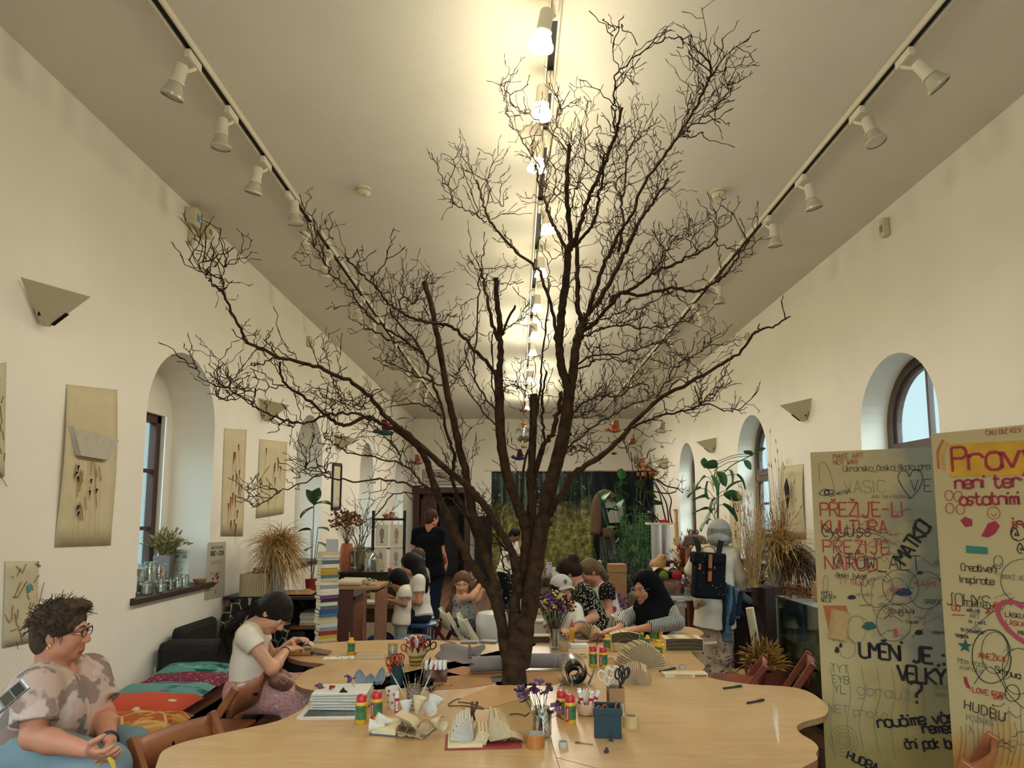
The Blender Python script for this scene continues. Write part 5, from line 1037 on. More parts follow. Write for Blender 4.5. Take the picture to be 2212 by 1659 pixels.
MB().box((.0,-.01,.0106),(.25,.15,.0006)).build('cover_photo',mat('dark_photo','2c2e30',.35,var=.5,vs=14.,col2='6a6c6c'),mag)
for i in range(6):
 p=T(738,1530)+Vector((0,.02,.0115+i*.0135));o=thing('folded_newspaper','folded newsprint in the stack beside the glue bottles, %s from the bottom'%W9[i],'newspaper',p,.06*((i*7)%3-1),'stack of folded newsprint')
 b=MB();n=8;pr2=[(-.0065+.0065*(1-cos(pi*k/n))-.0,0)for k in range(n+1)]
 prof=[(-.10+.006*cos(pi/2+pi*k/n),.0065+.006*sin(pi/2+pi*k/n))for k in range(n+1)]+[(.10,.0012),(.105,.0065),(.10,.012)]
 b.prism(prof,-.135,.135,Matrix.Rotation(pi/2,4,'Z')@Matrix(((0,0,1,0),(1,0,0,0),(0,1,0,0),(0,0,0,1)))if False else Matrix(((0,0,1,0),(1,0,0,0),(0,1,0,0),(0,0,0,1))));b.build('sheets',PAGEW,o,smooth=30)
def fan_book(name,label,loc,rz,n,r,h,a0,a1,cover,m=PAGE,curl=.25,covers=True,tilt=0.):
 """standing open book whose leaves fan out from the spine"""
 o=thing(name,label,'folded book',loc,rz);b=MB();rg=random.Random(n)
 for i in range(n):
  a=a0+(a1-a0)*i/(n-1);L=r*rg.uniform(.93,1.02)
  def f(u,v):
   aa=a+curl*(u**2)*(1 if a<pi/2 else-1)*.5;x=L*u*cos(aa);z=L*u*sin(aa);return(x,(v-.5)*h,z+.006)
  b.grid(f,5,1)
 b.build('pages',m,o)
 if covers:
  c=MB().box((-r*.52,0,.003),(r*1.04,h*1.04,.005)).box((r*.52,0,.003),(r*1.04,h*1.04,.005));c.build('cover',cover,o,bevel=.001)
  MB().box((-r*.5,0,.012),(r*.92,h*.98,.013)).build('page_block',PAPER,o)
 return o
FB=T(1040,1602)
fb=thing('fan_folded_book','open red-covered book at the front whose pages fan out into two wheels','folded book',FB,.08)
b=MB();rg=random.Random(3)
def wedge(b,cx,cz,a,da,r0,r1,y0,y1,m):
 pl=[(cx+r0*cos(a-da*.3),cz+r0*sin(a-da*.3)),(cx+r1*cos(a-da),cz+r1*sin(a-da)),(cx+r1*cos(a+da),cz+r1*sin(a+da)),(cx+r0*cos(a+da*.3),cz+r0*sin(a+da*.3))]
 b.prism(pl,y0,y1,Matrix(((1,0,0,0),(0,0,1,0),(0,1,0,0),(0,0,0,1))),m)
for cx,a0,a1,n,mi in((-.030,3.0,1.80,19,0),(.022,1.40,.22,21,1)):
 for i in range(n):wedge(b,cx,.014,a0+(a1-a0)*i/(n-1),.019,.012,.108*rg.uniform(.92,1.02),-.06,.09,mi)
b.build('fanned_pages',[PAPERW,PAPER],fb)
MB().box((-.075,.0,.004),(.16,.20,.005)).box((.085,.0,.004),(.165,.20,.005)).build('cover',COV['red'],fb,bevel=.001);MB().box((-.07,.0,.014),(.145,.19,.014)).build('page_block',PAPER,fb)
b=MB()
for k in range(5):
 b.grid(lambda u,v,k=k:(.045+.012*k+.085*u,(v-.5)*.09,.012+.03*sin(pi*u)*(1-.12*k)),6,2)
b.build('loose_pages',PAPER,fb);MB().box((0,.01,.035),(.05,.15,.05),R=Matrix.Rotation(.35,3,'Y')).build('spine_block',PAGE,fb)
CB=T(868,1580)
cb=thing('curled_page_book','open book at the front left with pages rolled into cones and loops','folded book',CB,-.25)
MB().box((-.055,.0,.004),(.125,.17,.005)).build('cover',COV['slate'],cb,bevel=.001);MB().box((-.053,.0,.019),(.115,.16,.026)).build('page_block',PAPER,cb,bevel=.002)
MB().bar((.008,0,.024),(.135,0,.004),.17,.005,up=(0,0,1)).build('back_cover',COV['tan'],cb)
b=MB()
def cone(c,axis,L,r0,r1,m=0,arc=5.6):
 a=Vector(axis).normalized();u=a.orthogonal().normalized();w=a.cross(u);c=Vector(c)
 b.grid(lambda s,t:tuple(c+a*L*t+(u*cos(arc*s)+w*sin(arc*s))*(r0+(r1-r0)*t)),14,2,m=m)
for c,ax,L,r0,r1,m in(((.03,-.05,.03),(.25,-1,.12),.05,.020,.026,0),((.075,-.05,.03),(.2,-1,.1),.05,.018,.022,0),((.12,-.02,.04),(.4,-1,.2),.06,.022,.030,0),((.10,.03,.075),(.5,-.6,.5),.07,.01,.034,1),((.15,.0,.05),(1,-.5,.1),.06,.02,.032,0),((-.04,-.02,.045),(-.8,-.5,.25),.07,.006,.030,1),((-.06,-.05,.035),(-1,-.5,.1),.07,.008,.028,1),((.0,.05,.06),(-.1,.1,1),.06,.008,.030,1),((.05,.05,.07),(.2,.1,1),.07,.008,.035,0),((.11,.05,.07),(.4,.2,1),.08,.008,.038,1)):cone(c,ax,L,r0,r1,m)
for k in range(6):b.grid(lambda u,v,k=k:(.0+.012*k+.03*sin(pi*u),-.04+(v-.5)*.08,.03+.065*u-.004*k),5,2,m=0)
b.build('curled_pages',[PAPER,PAPERW],cb,smooth=True)
# arched and log-like folded books on the right
def arch_book(name,label,px,py,rz,R0,R1,depth,a0,a1,n=60,m=PAGE):
 o=thing(name,label,'folded book',T(px,py),rz);b=MB();rg=random.Random(n)
 for i in range(n):wedge(b,0,0,a0+(a1-a0)*i/(n-1),abs(a1-a0)/n*.30,R0,R1*rg.uniform(.92,1.02),-depth/2,depth/2,i%2)
 b.build('pages',[m,mat('dark_gap_leaf','a08660',.85)],o);MB().lathe([(R0*.6,-depth/2),(R0*1.0,-depth/2),(R0*1.0,depth/2),(R0*.6,depth/2)],n=16,R=Matrix.Rotation(pi/2,3,'X'),arc=pi,cap=False).build('spine',COV['tan'],o);return o  # every second leaf coloured darker, for the dark gaps between leaves
arch_book('arched_folded_book','large semicircular folded book standing beside the big glue bottle',1383,1439,.15,.03,.155,.13,.02,pi-.02,52,PAPER)
arch_book('rolled_folded_book','low barrel shaped folded book in front of the large semicircular one',1372,1470,-.15,.012,.093,.20,.0,pi,46,PAPER)
def sheaf(name,label,px,py,size,rz,n,arch=.015,m=PAGE,cov=None):
 o=thing(name,label,'folded book',T(px,py),rz);L,W,Hh=size;b=MB()
 for k in range(n):b.grid(lambda u,v,k=k:((u-.5)*L,(v-.5)*W,.004+Hh*k/n+arch*sin(pi*u)*(.3+.7*k/n)),10,1)
 b.build('pages',m,o);MB().box((0,0,.002),(L*1.05,W*1.05,.004)).build('cover',cov or COV['tan'],o)
 b=MB()
 for s in(-1,1):b.box((s*L*.495,0,Hh*.5),(.004,W*.97,Hh*.9))
 b.build('page_edge',PAPER,o);return o
sheaf('loose_page_sheaf','thick sheaf of wavy book pages under the hand of the woman in hijab',1347,1387,(.22,.15,.07),.05,16,.02)
sheaf('open_printed_book','pale open printed book lying on the right end of the table near the backpack woman',1473,1402,(.27,.17,.085),.0,18,.004,m=PAGE)
sheaf('small_page_block','small cream page block between tree trunk and bouquet',1166,1386,(.17,.13,.05),.0,12,.0,m=PAGE)
fan_book('fanned_open_book','open paperback with leaves standing like a fan in front of the capped woman',T(1270,1384),.1,13,.125,.15,.25,2.75,COV['brown'],PAPER,.3)
# book under work, by the young woman
WB_=T(650,1413)
wb=thing('work_book','open brown book with petals of folded pages under the young woman\'s hands','folded book',WB_,.12);MB().box((-.01,0,.018),(.17,.13,.03)).build('page_block',mat('brown_edge_pages','a9804e',.8,var=.1,vs=80),wb,bevel=.003);MB().box((-.01,0,.0025),(.18,.14,.005)).bar((.075,0,.03),(.20,-.01,.006),.13,.004).build('cover',COV['brown'],wb)
b=MB()
for k in range(8):a=.35+k*.32;b.grid(lambda u,v,a=a:(.075+.055*u*cos(a),-.03+.012*sin(6.28*v)*u,.03+.055*u*sin(a)+.0*v),4,6)
for k in range(4):b.grid(lambda u,v,k=k:(-.01+.09*u,.0+(v-.5)*.1,.035+.045*sin(pi*u*.8)*(1-.1*k)),6,2,m=1)
b.build('folded_pages',[mat('tan_folded_page','b98a54',.8),PAPERW],wb,smooth=True)
tag(MB().box(T(738,1421)+Vector((0,0,.001)),(.24,.08,.0012),.1).build('paper_sheet',blotch('sketched_paper','cfc8ba',[('4a4844',26,.62,.01,'noise')],.8),None,T(738,1421)),'loose sheet of paper with pen doodles beside the glue bottle','paper')
flat_book(801,1420,(.20,.11,.022),.05,COV['tan'],'closed_book','closed brown book with a dark picture lying between paper sheet and water glass')
ob=flat_book(1479,1461,(.265,.085,.022),.05,COV['cream'],'closed_book','closed cream paperback with orange lettering by the right table edge');text_mesh('lettering','MARTIN',.022,(-.02,-.0432,.011),Euler((pi/2,0,0)).to_matrix(),mat('orange_brown_print','9a5a2c',.7),ob,sx=1.3);MB().box((.085,-.0428,.011),(.07,.001,.012)).build('spine_patch',mat('orange_brown_print','9a5a2c',.7),ob)
WG=Vector((WC.x+.0,WC.y,wz))
flat_book(0,0,(.16,.12,.03),.3,COV['brown'],'closed_book','closed brown book on the small round edged side table',pos=atz(1520,1390,wz))
# --- rolls and sheets of paper round the trunk
def roll(name,label,p,q,r,m,arc=5.9,ends=True,wall=.0012,torn=0.,cat='paper roll'):
 p,q=Vector(p),Vector(q);a=(q-p).normalized();u=Vector((0,0,1)).cross(a).normalized();w=a.cross(u);b=MB();rg=random.Random(int(r*1e4));L=(q-p).length
 jag=[rg.uniform(-torn,torn)for _ in range(40)]
 b.grid(lambda s,t:tuple(p+a*(L*t+(jag[int(s*30)]if t in(0.,1.)else 0))+(u*cos(arc*s+.6)+w*sin(arc*s+.6))*(r*(1-.28*s))),30,6)
 return tag(b.build(name,m,None,p,smooth=True),label,cat)
KR2=mat('brown_grey_wrapping_paper','756a62',.75,var=.12,vs=6.)
Ra=T(1016,1455)+Vector((0,0,.05));roll('paper_roll','brown grey paper roll lying left of the trunk',Ra,T(1098,1452)+Vector((0,0,.052)),.052,KR2,torn=.015)
roll('paper_roll','dark grey paper roll lying right of the trunk',T(1128,1446)+Vector((0,0,.05)),T(1216,1446)+Vector((0,0,.05)),.05,GREYP,torn=.02)
Sg=T(993,1432);b=MB();rg=random.Random(9)
b.grid(lambda u,v:tuple(Sg+Vector(((u-.5)*.30+.02*sin(9*v),.10*(v-.3),.012+.09*v*v+.015*sin(7*u)))),12,6);tag(b.build('torn_paper',KR2,None,Sg,smooth=True,solid=.001),'torn grey brown paper curling up left of the trunk','paper')
Sg2=T(1022,1440);b=MB();b.grid(lambda u,v:tuple(Sg2+Vector(((u-.5)*.06*(1-v*.9)-.03*v,.0,.06+.085*v))),4,4);tag(b.build('paper_scrap',GREYP,None,Sg2,smooth=True,solid=.001),'pointed grey paper scrap sticking up from the roll left of the trunk','paper')
SR=T(1240,1478)
MET=mat('silver_coated_paper','9a948a',.3,.6,var=.1,vs=6.);DKI=mat('black_glossy_paper','1c1a18',.25)
sro=thing('silver_paper_roll','rolled silver paper with a glossy black inside facing the camera','paper roll',SR)
for(r,c,L,m,arc)in((.078,(0,.0,.080),.17,MET,5.5),(.055,(.008,-.012,.066),.18,DKI,6.0),(.036,(.0,-.014,.06),.18,DKI,6.1)):
 b=MB();b.grid(lambda s,t:(c[0]+r*sin(arc*s-2.6)*(1-.12*s),c[1]-.06+L*t,c[2]+r*cos(arc*s-2.6)*(1-.12*s)),28,3);b.build('sheet',m,sro,smooth=True,solid=.0015)
b=MB()
for s,x in((-1,-.10),(1,.105)):b.grid(lambda u,v:(x*(.75+.25*v)+s*.02*sin(3*v),-.02+.07*(u-.5)*(1-.5*v),.005+.15*v),3,6)
b.build('side_flap',MET,sro,smooth=True,solid=.001)
b=MB()
for k in range(3):b.bar((-.03+.03*k,-.075,.135-.012*k),(.02+.035*k,-.08,.10-.02*k),.012,.003)
b.build('cut_strip',DKI,sro)
def sheet(label,pts,z,m,name='kraft_sheet'):
 P=[T(x,y)for x,y in pts];b=MB();b.prism([(p.x,p.y)for p in P],TABLE_Z+z,TABLE_Z+z+.001);return tag(b.build(name,m,None,(P[0].x,P[0].y,TABLE_Z+z)),label,'paper')
sheet('brown kraft paper sheet lying in front of the trunk on the left',[(934,1492),(1010,1487),(1070,1478),(1082,1462),(1040,1455),(960,1462),(936,1474)],.0005,KRAFT)
sheet('pale tan paper sheet with wavy edge in front of the trunk',[(990,1512),(1060,1482),(1120,1480),(1150,1490),(1130,1510),(1060,1530),(1000,1532)],.0018,mat('pale_tan_paper','b58c5a',.8,var=.08,vs=6.))
sheet('orange brown paper piece under the roll left of the trunk',[(955,1450),(1000,1440),(1098,1452),(1090,1466),(1010,1462)],.002,mat('orange_kraft','9a6434',.75,var=.1,vs=8.))
sheet('flat dark piece for the gap beside the trunk base',[(1060,1463),(1086,1460),(1084,1474),(1062,1474)],.0032,mat('dark_gap_piece','1a1614',.6))  # flat dark piece laid in where the gap at the trunk shows dark
sheet('brown kraft paper sheet lying right of the trunk',[(1125,1462),(1190,1450),(1225,1470),(1190,1482),(1140,1480)],.0005,KRAFT)
PG=T(797,1482)
pet=MB()
for cx,w,h,ln in((-.05,.07,.085,-.2),(.0,.07,.06,.1),(.055,.06,.095,.35),(.02,.05,.05,-.1)):
 pet.grid(lambda u,v:(cx+(u-.5)*w*sin(pi*(.15+.8*v))+ln*v*.05,.02*sin(3*u)+.01*v,.004+h*v),6,6)
pet=pet.build('paper_petals',mat('blue_grey_paper','8d9196',.8,var=.1,vs=9.),None,smooth=True,solid=.001);pet.location=PG;tag(pet,'blue grey torn paper petals standing behind the folded newspapers','paper')
# --- tape rolls
def tape(label,px,py,r,h,m,core,z=0.,inner=.7):
 p=T(px,py)+Vector((0,0,z));o=thing('tape_roll',label,'tape',p)
 MB().lathe([(r*inner+.003,0),(r,0),(r,h),(r*inner+.003,h)],n=32,cap=False).build('tape',m,o,smooth=40);MB().lathe([(r*inner+.003,0),(r*inner,0),(r*inner,h),(r*inner+.003,h)],n=32,cap=False).build('core',core,o,smooth=40);return o
MASK=mat('masking_tape','bfa06a',.6);CORE=mat('cardboard_core','9a8464',.8)
tape('wide orange brown parcel tape roll in front of the flower jar',1156,1612,.040,.052,mat('parcel_tape','a8692f',.3),mat('pale_core','a59a84',.8),inner=.86)
tape('small white tape roll right of the orange brown one',1217,1613,.020,.022,mat('white_tape','a8a29a',.5),CORE)
tape('beige masking tape roll beside the dark teal box, lower of two',1362,1570,.036,.026,MASK,CORE)
tape('beige masking tape roll stacked on another beside the dark teal box',1362,1570,.035,.024,MASK,CORE,.0262)
tape('pale wide tape roll standing behind the dark teal box',1329,1545,.042,.05,mat('clear_tape','b9a88c',.4),mat('printed_core','6a6670',.8))
tape('small white tape roll near the right edge beside the black pen',1474,1444,.025,.024,mat('white_tape','b8b2a6',.5),CORE)
tape('pale yellow tape roll behind the silver paper roll',1258,1420,.036,.02,MASK,CORE)
tape('pale yellow tape roll behind the right red-capped bottle',1320,1432,.028,.03,MASK,CORE)
tag(MB().lathe([(.03,0),(.042,.004),(.044,.05),(.041,.05),(.038,.008),(0,.006)],T(1335,1406),24).build('beige_bowl',mat('pale_beige_ceramic','b39a70',.5),None,T(1335,1406),smooth=40),'plain beige bowl behind the folded books','bowl')
# --- teal box, cardboard holder, their scissors
BX_=T(1313,1588)
bx=thing('dark_teal_box','dark teal open box with folded lid edge standing at the front right','box',BX_,-.12);w,d,h=.115,.095,.125
MB().box((0,0,.002),(w,d,.004)).box((-w/2,0,h/2),(.004,d,h)).box((w/2,0,h/2),(.004,d,h)).box((0,-d/2,h/2),(w,.004,h)).box((0,d/2,h/2),(w,.004,h)).build('box',mat('dark_teal_card','0c2a30',.45),bx,bevel=.001)
MB().box((-w/2-.004,0,h-.012),(.005,d+.012,.03)).box((w/2+.004,0,h-.012),(.005,d+.012,.03)).box((0,-d/2-.004,h-.012),(w+.012,.005,.03)).box((0,d/2+.004,h-.012),(w+.012,.005,.03)).build('rim',mat('dark_teal_card','0c2a30',.45),bx,bevel=.001)
for i,(dx,c)in enumerate(((-.02,0),(.025,1))):scissors('orange',BX_+Vector((dx,.0,-.018+.026)),.3+i,(.1,-.1+.25*i),['orange scissors standing at the left inside the dark teal box','orange scissors standing at the right inside the dark teal box'][i],'scissors in the dark teal box',.72)
CH_=T(1330,1530)
ch=thing('cardboard_holder','brown cardboard holder with white and black scissors beside the glue stick bowl','holder',CH_,.05);w,d,h=.075,.075,.105
CARD=mat('brown_cardboard','9a7450',.8,var=.08,vs=12.)
MB().box((0,0,.002),(w,d,.004)).box((-w/2,0,h/2),(.003,d,h)).box((w/2,0,h/2),(.003,d,h)).box((0,-d/2,h/2),(w,.003,h)).box((0,d/2,h/2),(w,.003,h)).build('box',CARD,ch)
MB().box((-w/2-.002,-.005,h*.42),(.001,.05,.07)).build('picture_label',mat('dark_red_print','5c2a2a',.6,var=.4,vs=30),ch)
for i,(k,dx,dy,tx,ty)in enumerate((('white',-.02,-.012,.12,-.22),('white',-.004,.01,-.05,-.05),('black',.012,-.012,.12,.08),('black',.022,.008,-.05,.28))):
 scissors(k,CH_+Vector((dx,dy,.03)),.2*i,(tx,ty),['white scissors leaning left in the cardboard holder','white scissors upright in the cardboard holder','black scissors upright in the cardboard holder','black scissors leaning right in the cardboard holder'][i],'scissors in the cardboard holder',1.0)
scissors('red',T(1287,1412)+Vector((0,0,.002)),.4,(.1,.1),'dark red scissors standing behind the red-capped glue bottles','loose scissors',.8);
# --- jars and flowers
def jar_glass(o,r,h,neck=.8):
 MB().lathe([(r*.85,0),(r,.008),(r,h*.78),(r*neck,h*.86),(r*neck,h*.97),(r*(neck+.05),h*.98),(r*(neck+.05),h),(r*(neck-.08),h),(r*(neck-.08),h*.86),(r*.93,h*.77),(r*.93,.010),(0,.008)],n=26).build('glass',glass('jar_glass','eff5f2',.02,.7),o,smooth=35)
def flower_stems(o,n,base_r,z0,top,spread,colours,rg,head=(.006,.016),heads=5,lean=(0,0),stem=None,hr=.03):
 st=MB();hd=[MB()for _ in colours]
 for i in range(n):
  a=rg.uniform(0,2*pi);r=sqrt(rg.random());p0=Vector((cos(a+2.5)*base_r*r,sin(a+2.5)*base_r*r,z0));p1=Vector((cos(a)*spread*r+lean[0],sin(a)*spread*r+lean[1],top*rg.uniform(.82,1.02)*(1-.15*r*r)))
  mid=(p0+p1)/2+Vector((rg.gauss(0,.008),rg.gauss(0,.008),.01));st.tube(spline([tuple(p0),tuple(mid),tuple(p1)],3),[.0012]*7,4,cap=False)
  k=rg.randrange(len(colours))
  for j in range(heads):
   q=p1+Vector((rg.gauss(0,hr*.4),rg.gauss(0,hr*.4),rg.gauss(0,hr*.4)));s=rg.uniform(*head)
   hd[k].ball(q,s,6,4,(1,1,rg.uniform(.6,1)))
 st.build('stem',stem or mat('dry_green_stem','4a4a30',.8),o)
 for m,b in zip(colours,hd):
  if b.v:b.build('flower',m,o)
PUR=mat('dried_purple_statice','4a3048',.9,var=.4,vs=80.);PUR2=mat('dried_lilac_statice','6a5070',.9,var=.3,vs=80.);YELF=mat('dried_yellow_statice','b8963c',.9,var=.2,vs=80.);CRM=mat('dried_cream_statice','c2aa70',.9,var=.2,vs=80.);MAR=mat('dried_maroon_flower','3a1f28',.9,var=.3,vs=80.)
fr_=random.Random(31)
VA=T(1198,1402);va=thing('bouquet_vase','glass vase with a round bouquet of dried purple and yellow flowers beside the trunk','vase',VA)
MB().lathe([(.032,0),(.036,.006),(.040,.115),(.046,.15),(.044,.15),(.037,.115),(.032,.012),(0,.01)],n=24).build('vase',glass('jar_glass','eff5f2',.02,.7),va,smooth=35)
flower_stems(va,120,.022,.02,.39,.135,[PUR,PUR2,PUR,MAR,YELF,CRM,PUR],fr_,(.007,.014),6,hr=.032)
JR=T(1171,1590);jr_=thing('flower_jar','clear glass jar with sparse dried purple flowers near the front','jar',JR);jar_glass(jr_,.042,.125);MB().lathe([(0,.010),(.038,.010),(.038,.012),(0,.012)],n=24).build('water',mat('stale_water','8a7c58',.1,alpha=.5),jr_)
flower_stems(jr_,16,.022,.015,.24,.07,[PUR,PUR2,PUR,MAR],fr_,(.004,.010),9,(-.035,0),hr=.02)
flower_stems(jr_,6,.02,.03,.15,.10,[PUR2,MAR],fr_,(.004,.009),7,(.0,-.01),hr=.014)
b=MB()
for c,a,L in(((-.06,-.02,.16),2.8,.045),((.06,-.02,.12),.4,.05),((.055,-.03,.10),-.3,.045),((-.05,0,.17),3.6,.05),((-.05,-.03,.11),3.3,.03)):
 b.grid(lambda u,v:(c[0]+cos(a)*L*u,c[1]+(v-.5)*.03*sin(pi*u),c[2]+sin(a)*L*u*.4-.02*u),6,3)
b.build('leaf',mat('dried_green_leaf','3f4632',.8,var=.2,vs=30.),jr_,smooth=True,solid=.0008)
def sprig(name,label,p,L,d,m,n=14,rg=fr_,cat='flower'):
 o=thing(name,label,cat,p);d=Vector(d).normalized();MB().tube([(0,0,.003),tuple(d*L)],.0012,4).build('stem',mat('dry_green_stem','4a4a30',.8),o);b=MB()
 for i in range(n):q=d*L*(.45+.55*i/n)+Vector((rg.gauss(0,.006),rg.gauss(0,.006),rg.gauss(0,.005)+.004));b.ball(q,rg.uniform(.004,.008),6,4)
 b.build('flower',m,o);return o
tz=.0115+6*.0135
sprig('lavender_sprig','violet flower sprig standing up on the folded newspaper stack',T(762,1530)+Vector((0,.03,tz)),.075,(-.5,0,.8),mat('violet_flower','4a3c6a',.9,var=.3,vs=90.))
sprig('lavender_sprig','small mauve sprig lying on the left end of the folded newspaper stack',T(700,1530)+Vector((0,.02,tz)),.05,(-.8,0,.15),mat('mauve_flower','6a4a62',.9,var=.3,vs=90.))
sprig('red_flower','small red dried flower on the folded newspaper stack',T(718,1530)+Vector((0,.0,tz)),.012,(0,-.3,.8),mat('red_dried_flower','9a2a22',.9,var=.3,vs=90.),10)
b=MB();q=T(748,1530)+Vector((0,-.05,tz));b.grid(lambda u,v:tuple(q+Vector(((u-.5)*.045*sin(pi*(.1+.85*v)),-.01+.0*u,-.02+.04*v+.006*sin(5*u)))),6,5);tag(b.build('dark_leaf',mat('dark_dried_leaf','20201a',.8),None,q,smooth=True,solid=.001),'dark dried leaf hanging over the front of the folded newspapers','leaf')
for(px,py,lb,cc)in((930,1494,'bunch of red berries and leaves beside the silver cup','a'),(835,1478,'bunch of small green twigs beside the dark teal cup','b')):
 q=T(px,py);o=thing('berry_twig',lb,'twig',q);st=MB();be=MB();lf=MB()
 for i in range(26):
  d=Vector((fr_.gauss(0,.04),fr_.gauss(0,.025),abs(fr_.gauss(.03,.025))));st.tube([(0,0,.003),tuple(d*.5+Vector((0,0,.01))),tuple(d)],.0009,4)
  if cc=='a' and i%2:be.ball(d,fr_.uniform(.004,.007),7,5)
  a=fr_.uniform(0,6.3);lf.grid(lambda u,v:tuple(d+Vector((cos(a)*.02*u-sin(a)*(v-.5)*.011*sin(pi*u),sin(a)*.02*u+cos(a)*(v-.5)*.011*sin(pi*u),.006*u))),3,2)
 st.build('stem',M_TWIG,o);lf.build('leaf',mat('olive_leaf','39402a',.8,var=.3,vs=40.),o)
 if cc=='a':be.build('berry',mat('red_berry','6a1f22',.4),o)
for i,(p,q,lb)in enumerate((((968,1526),(1045,1533),'long dry twig behind the fanned book on the table'),((990,1518),(1043,1530),'short dry twig lying behind the fanned book'),((1100,1545),(1136,1548),'dry twig left of the flower jar'),((968,1523),(995,1510),'thin dry twig beside the berry bunch'),((930,1380),(985,1391),'thin orange twig far left of the trunk'),((1225,1383),(1210,1373),'thin twig beside the bouquet vase'))):
 a,c=T(*p)+Vector((0,0,.003)),T(*q)+Vector((0,0,.003));mid=(a+c)/2+Vector((0,.012,.004));tag(MB().tube(spline([tuple(a),tuple(mid),tuple(c)],4),.0026,5).build('dry_twig',M_TWIG,None,a),lb,'twig','loose twigs on the table')
q=T(1020,1556);o=thing('wooden_pliers','brown wooden-handled tongs standing behind the fanned book','tool',q)
for s in(-1,1):MB().tube([(s*.012,0,.0),(s*.004,0,.03),(s*.012+.012,0,.085)],[.005,.006,.007],8).build('handle',mat('red_brown_wood','4a281c',.5),o,smooth=True)
def pen(px0,py0,px1,py1,label,m=BKH,r=.0055,name='marker_pen'):
 a,c=T(px0,py0)+Vector((0,0,r)),T(px1,py1)+Vector((0,0,r));o=thing(name,label,'pen',a);d=c-a
 MB().tube([(0,0,0),tuple(d*.62)],r,10).build('barrel',m,o,smooth=40);MB().tube([tuple(d*.62),tuple(d)],r*1.12,10).build('cap',m,o,smooth=40);MB().bar(d*.66+Vector((0,0,r*1.2)),d*.95+Vector((0,0,r*1.2)),.003,.002).build('clip',m,o);return o
pen(1425,1452,1459,1445,'black marker pen near the white tape roll');pen(1563,1489,1602,1484,'slim black pen lying far right near the chairs');pen(1614,1521,1650,1514,'black marker pen lying alone on the right lobe')
q=T(1262,1607);o=thing('small_scissors','tiny brass scissors lying in front of the glue bottles','scissors',q,-.35)
for s in(-1,1):
 MB().tube([(-.030+.008*cos(a),s*.006+.005*sin(a),.003)for a in[2*pi*i/12 for i in range(13)]],.0014,5).build('handle',mat('aged_brass','6a5a34',.4,.8),o);MB().bar((-.022,s*.003,.003),(.038,s*.0008,.003),.004,.0015).build('blade',mat('aged_brass','6a5a34',.4,.8),o)
for i,(px,py,lb)in enumerate(((1312,1602,'fallen dried violet flower in front of the dark teal box'),(1306,1625,'tiny dried flower crumb nearest the front edge'))):
 sprig('fallen_flower',lb,T(px,py),.03-.012*i,(1,.2,.05),PUR,6)
for(px,py,lb,rz)in((1014,1389,'small grey slab lying at the far edge near the white chair, left of two',.1),(1056,1388,'small grey slab lying at the far edge near the white chair, right of two',-.25)):
 tag(MB().box(T(px,py)+Vector((0,0,.008)),(.13,.09,.016),rz).build('grey_slab',mat('grey_plastic','6d6a62',.5),None,T(px,py),bevel=.002),lb,'tablet')
tag(MB().box(T(1250,1398)+Vector((0,0,.012)),(.13,.09,.024),.1).build('paper_pad',PAPERW,None,T(1250,1398)),'white paper pad behind the silver paper roll','paper');tag(MB().lathe([(.03,0),(.034,.005),(.036,.06),(.034,.06),(0,.01)],T(1218,1406),20).build('paper_cup',mat('tan_paper_cup','a98e68',.7),None,T(1218,1406),smooth=40),'low tan cup at the foot of the bouquet vase','cup')
# -- furniture and things along the walls
qr=random.Random(77)
def G(px,py,Y):return Vector(aty(px,py,Y))
BENCHW=wood('red_brown_bench_wood','6b3f28','85523a',(6,1,6),.45)
CHW=wood('orange_brown_beech','7a4526','96582f',(3,3,3),.4);CHWH=mat('cream_painted_wood','c6bb9a',.5,var=.06,vs=9.)
def bench(label,y0,y1,z=.45,x1=-2.18):
 o=thing('bench',label,'bench',(-2.5,(y0+y1)/2,0),0,'benches along the left wall');L=y1-y0;xs=x1+2.5;xb=-2.84+2.5
 MB().box(((xs+xb)/2,0,z-.02),(xs-xb,L,.04)).build('seat',BENCHW,o,bevel=.005)
 for yy in(-L/2+.025,L/2-.025):
  MB().box((xs-.03,yy,(z-.04)/2),(.045,.045,z-.04)).build('leg',BENCHW,o,bevel=.003);MB().box((xb+.04,yy,(z-.04)/2),(.045,.045,z-.04)).build('leg',BENCHW,o,bevel=.003)
 MB().box((xs-.012,0,z-.06),(.02,L-.06,.05)).build('apron',BENCHW,o);MB().box(((xs+xb)/2,0,.06),(xs-xb-.06,L-.06,.02)).build('bottom_shelf',BENCHW,o);return o
bench('long brown wooden bench with books on its lower shelf below the window',4.02,5.5);bench('brown wooden bench on which the older woman sits',2.0,3.98)
def cushion(px,py,size,rz,label,m,z=.455,tilt=0.):
 p=Vector(atz(px,py,z+.045));p.z=z;L,W,h=size;b=MB();n=10
 def f(sgn):
  def g(u,v):
   x,y=(u-.5)*2,(v-.5)*2;e=max(0,(1-abs(x)**3.2))**.45*max(0,(1-abs(y)**3.2))**.45
   return(x*L/2*(1-.05*y*y),y*W/2*(1-.05*x*x),h*.5+sgn*h*.5*e+.004*sin(7*x+3*y)+tilt*(y+1)*W/2)
  return g
 b.grid(f(1),n,n);b.grid(f(-1),n,n);o=b.build('seat_cushion',m,None,smooth=True);o.location=p;o.rotation_euler=(0,0,rz);return tag(o,label,'cushion','cushions on the bench')
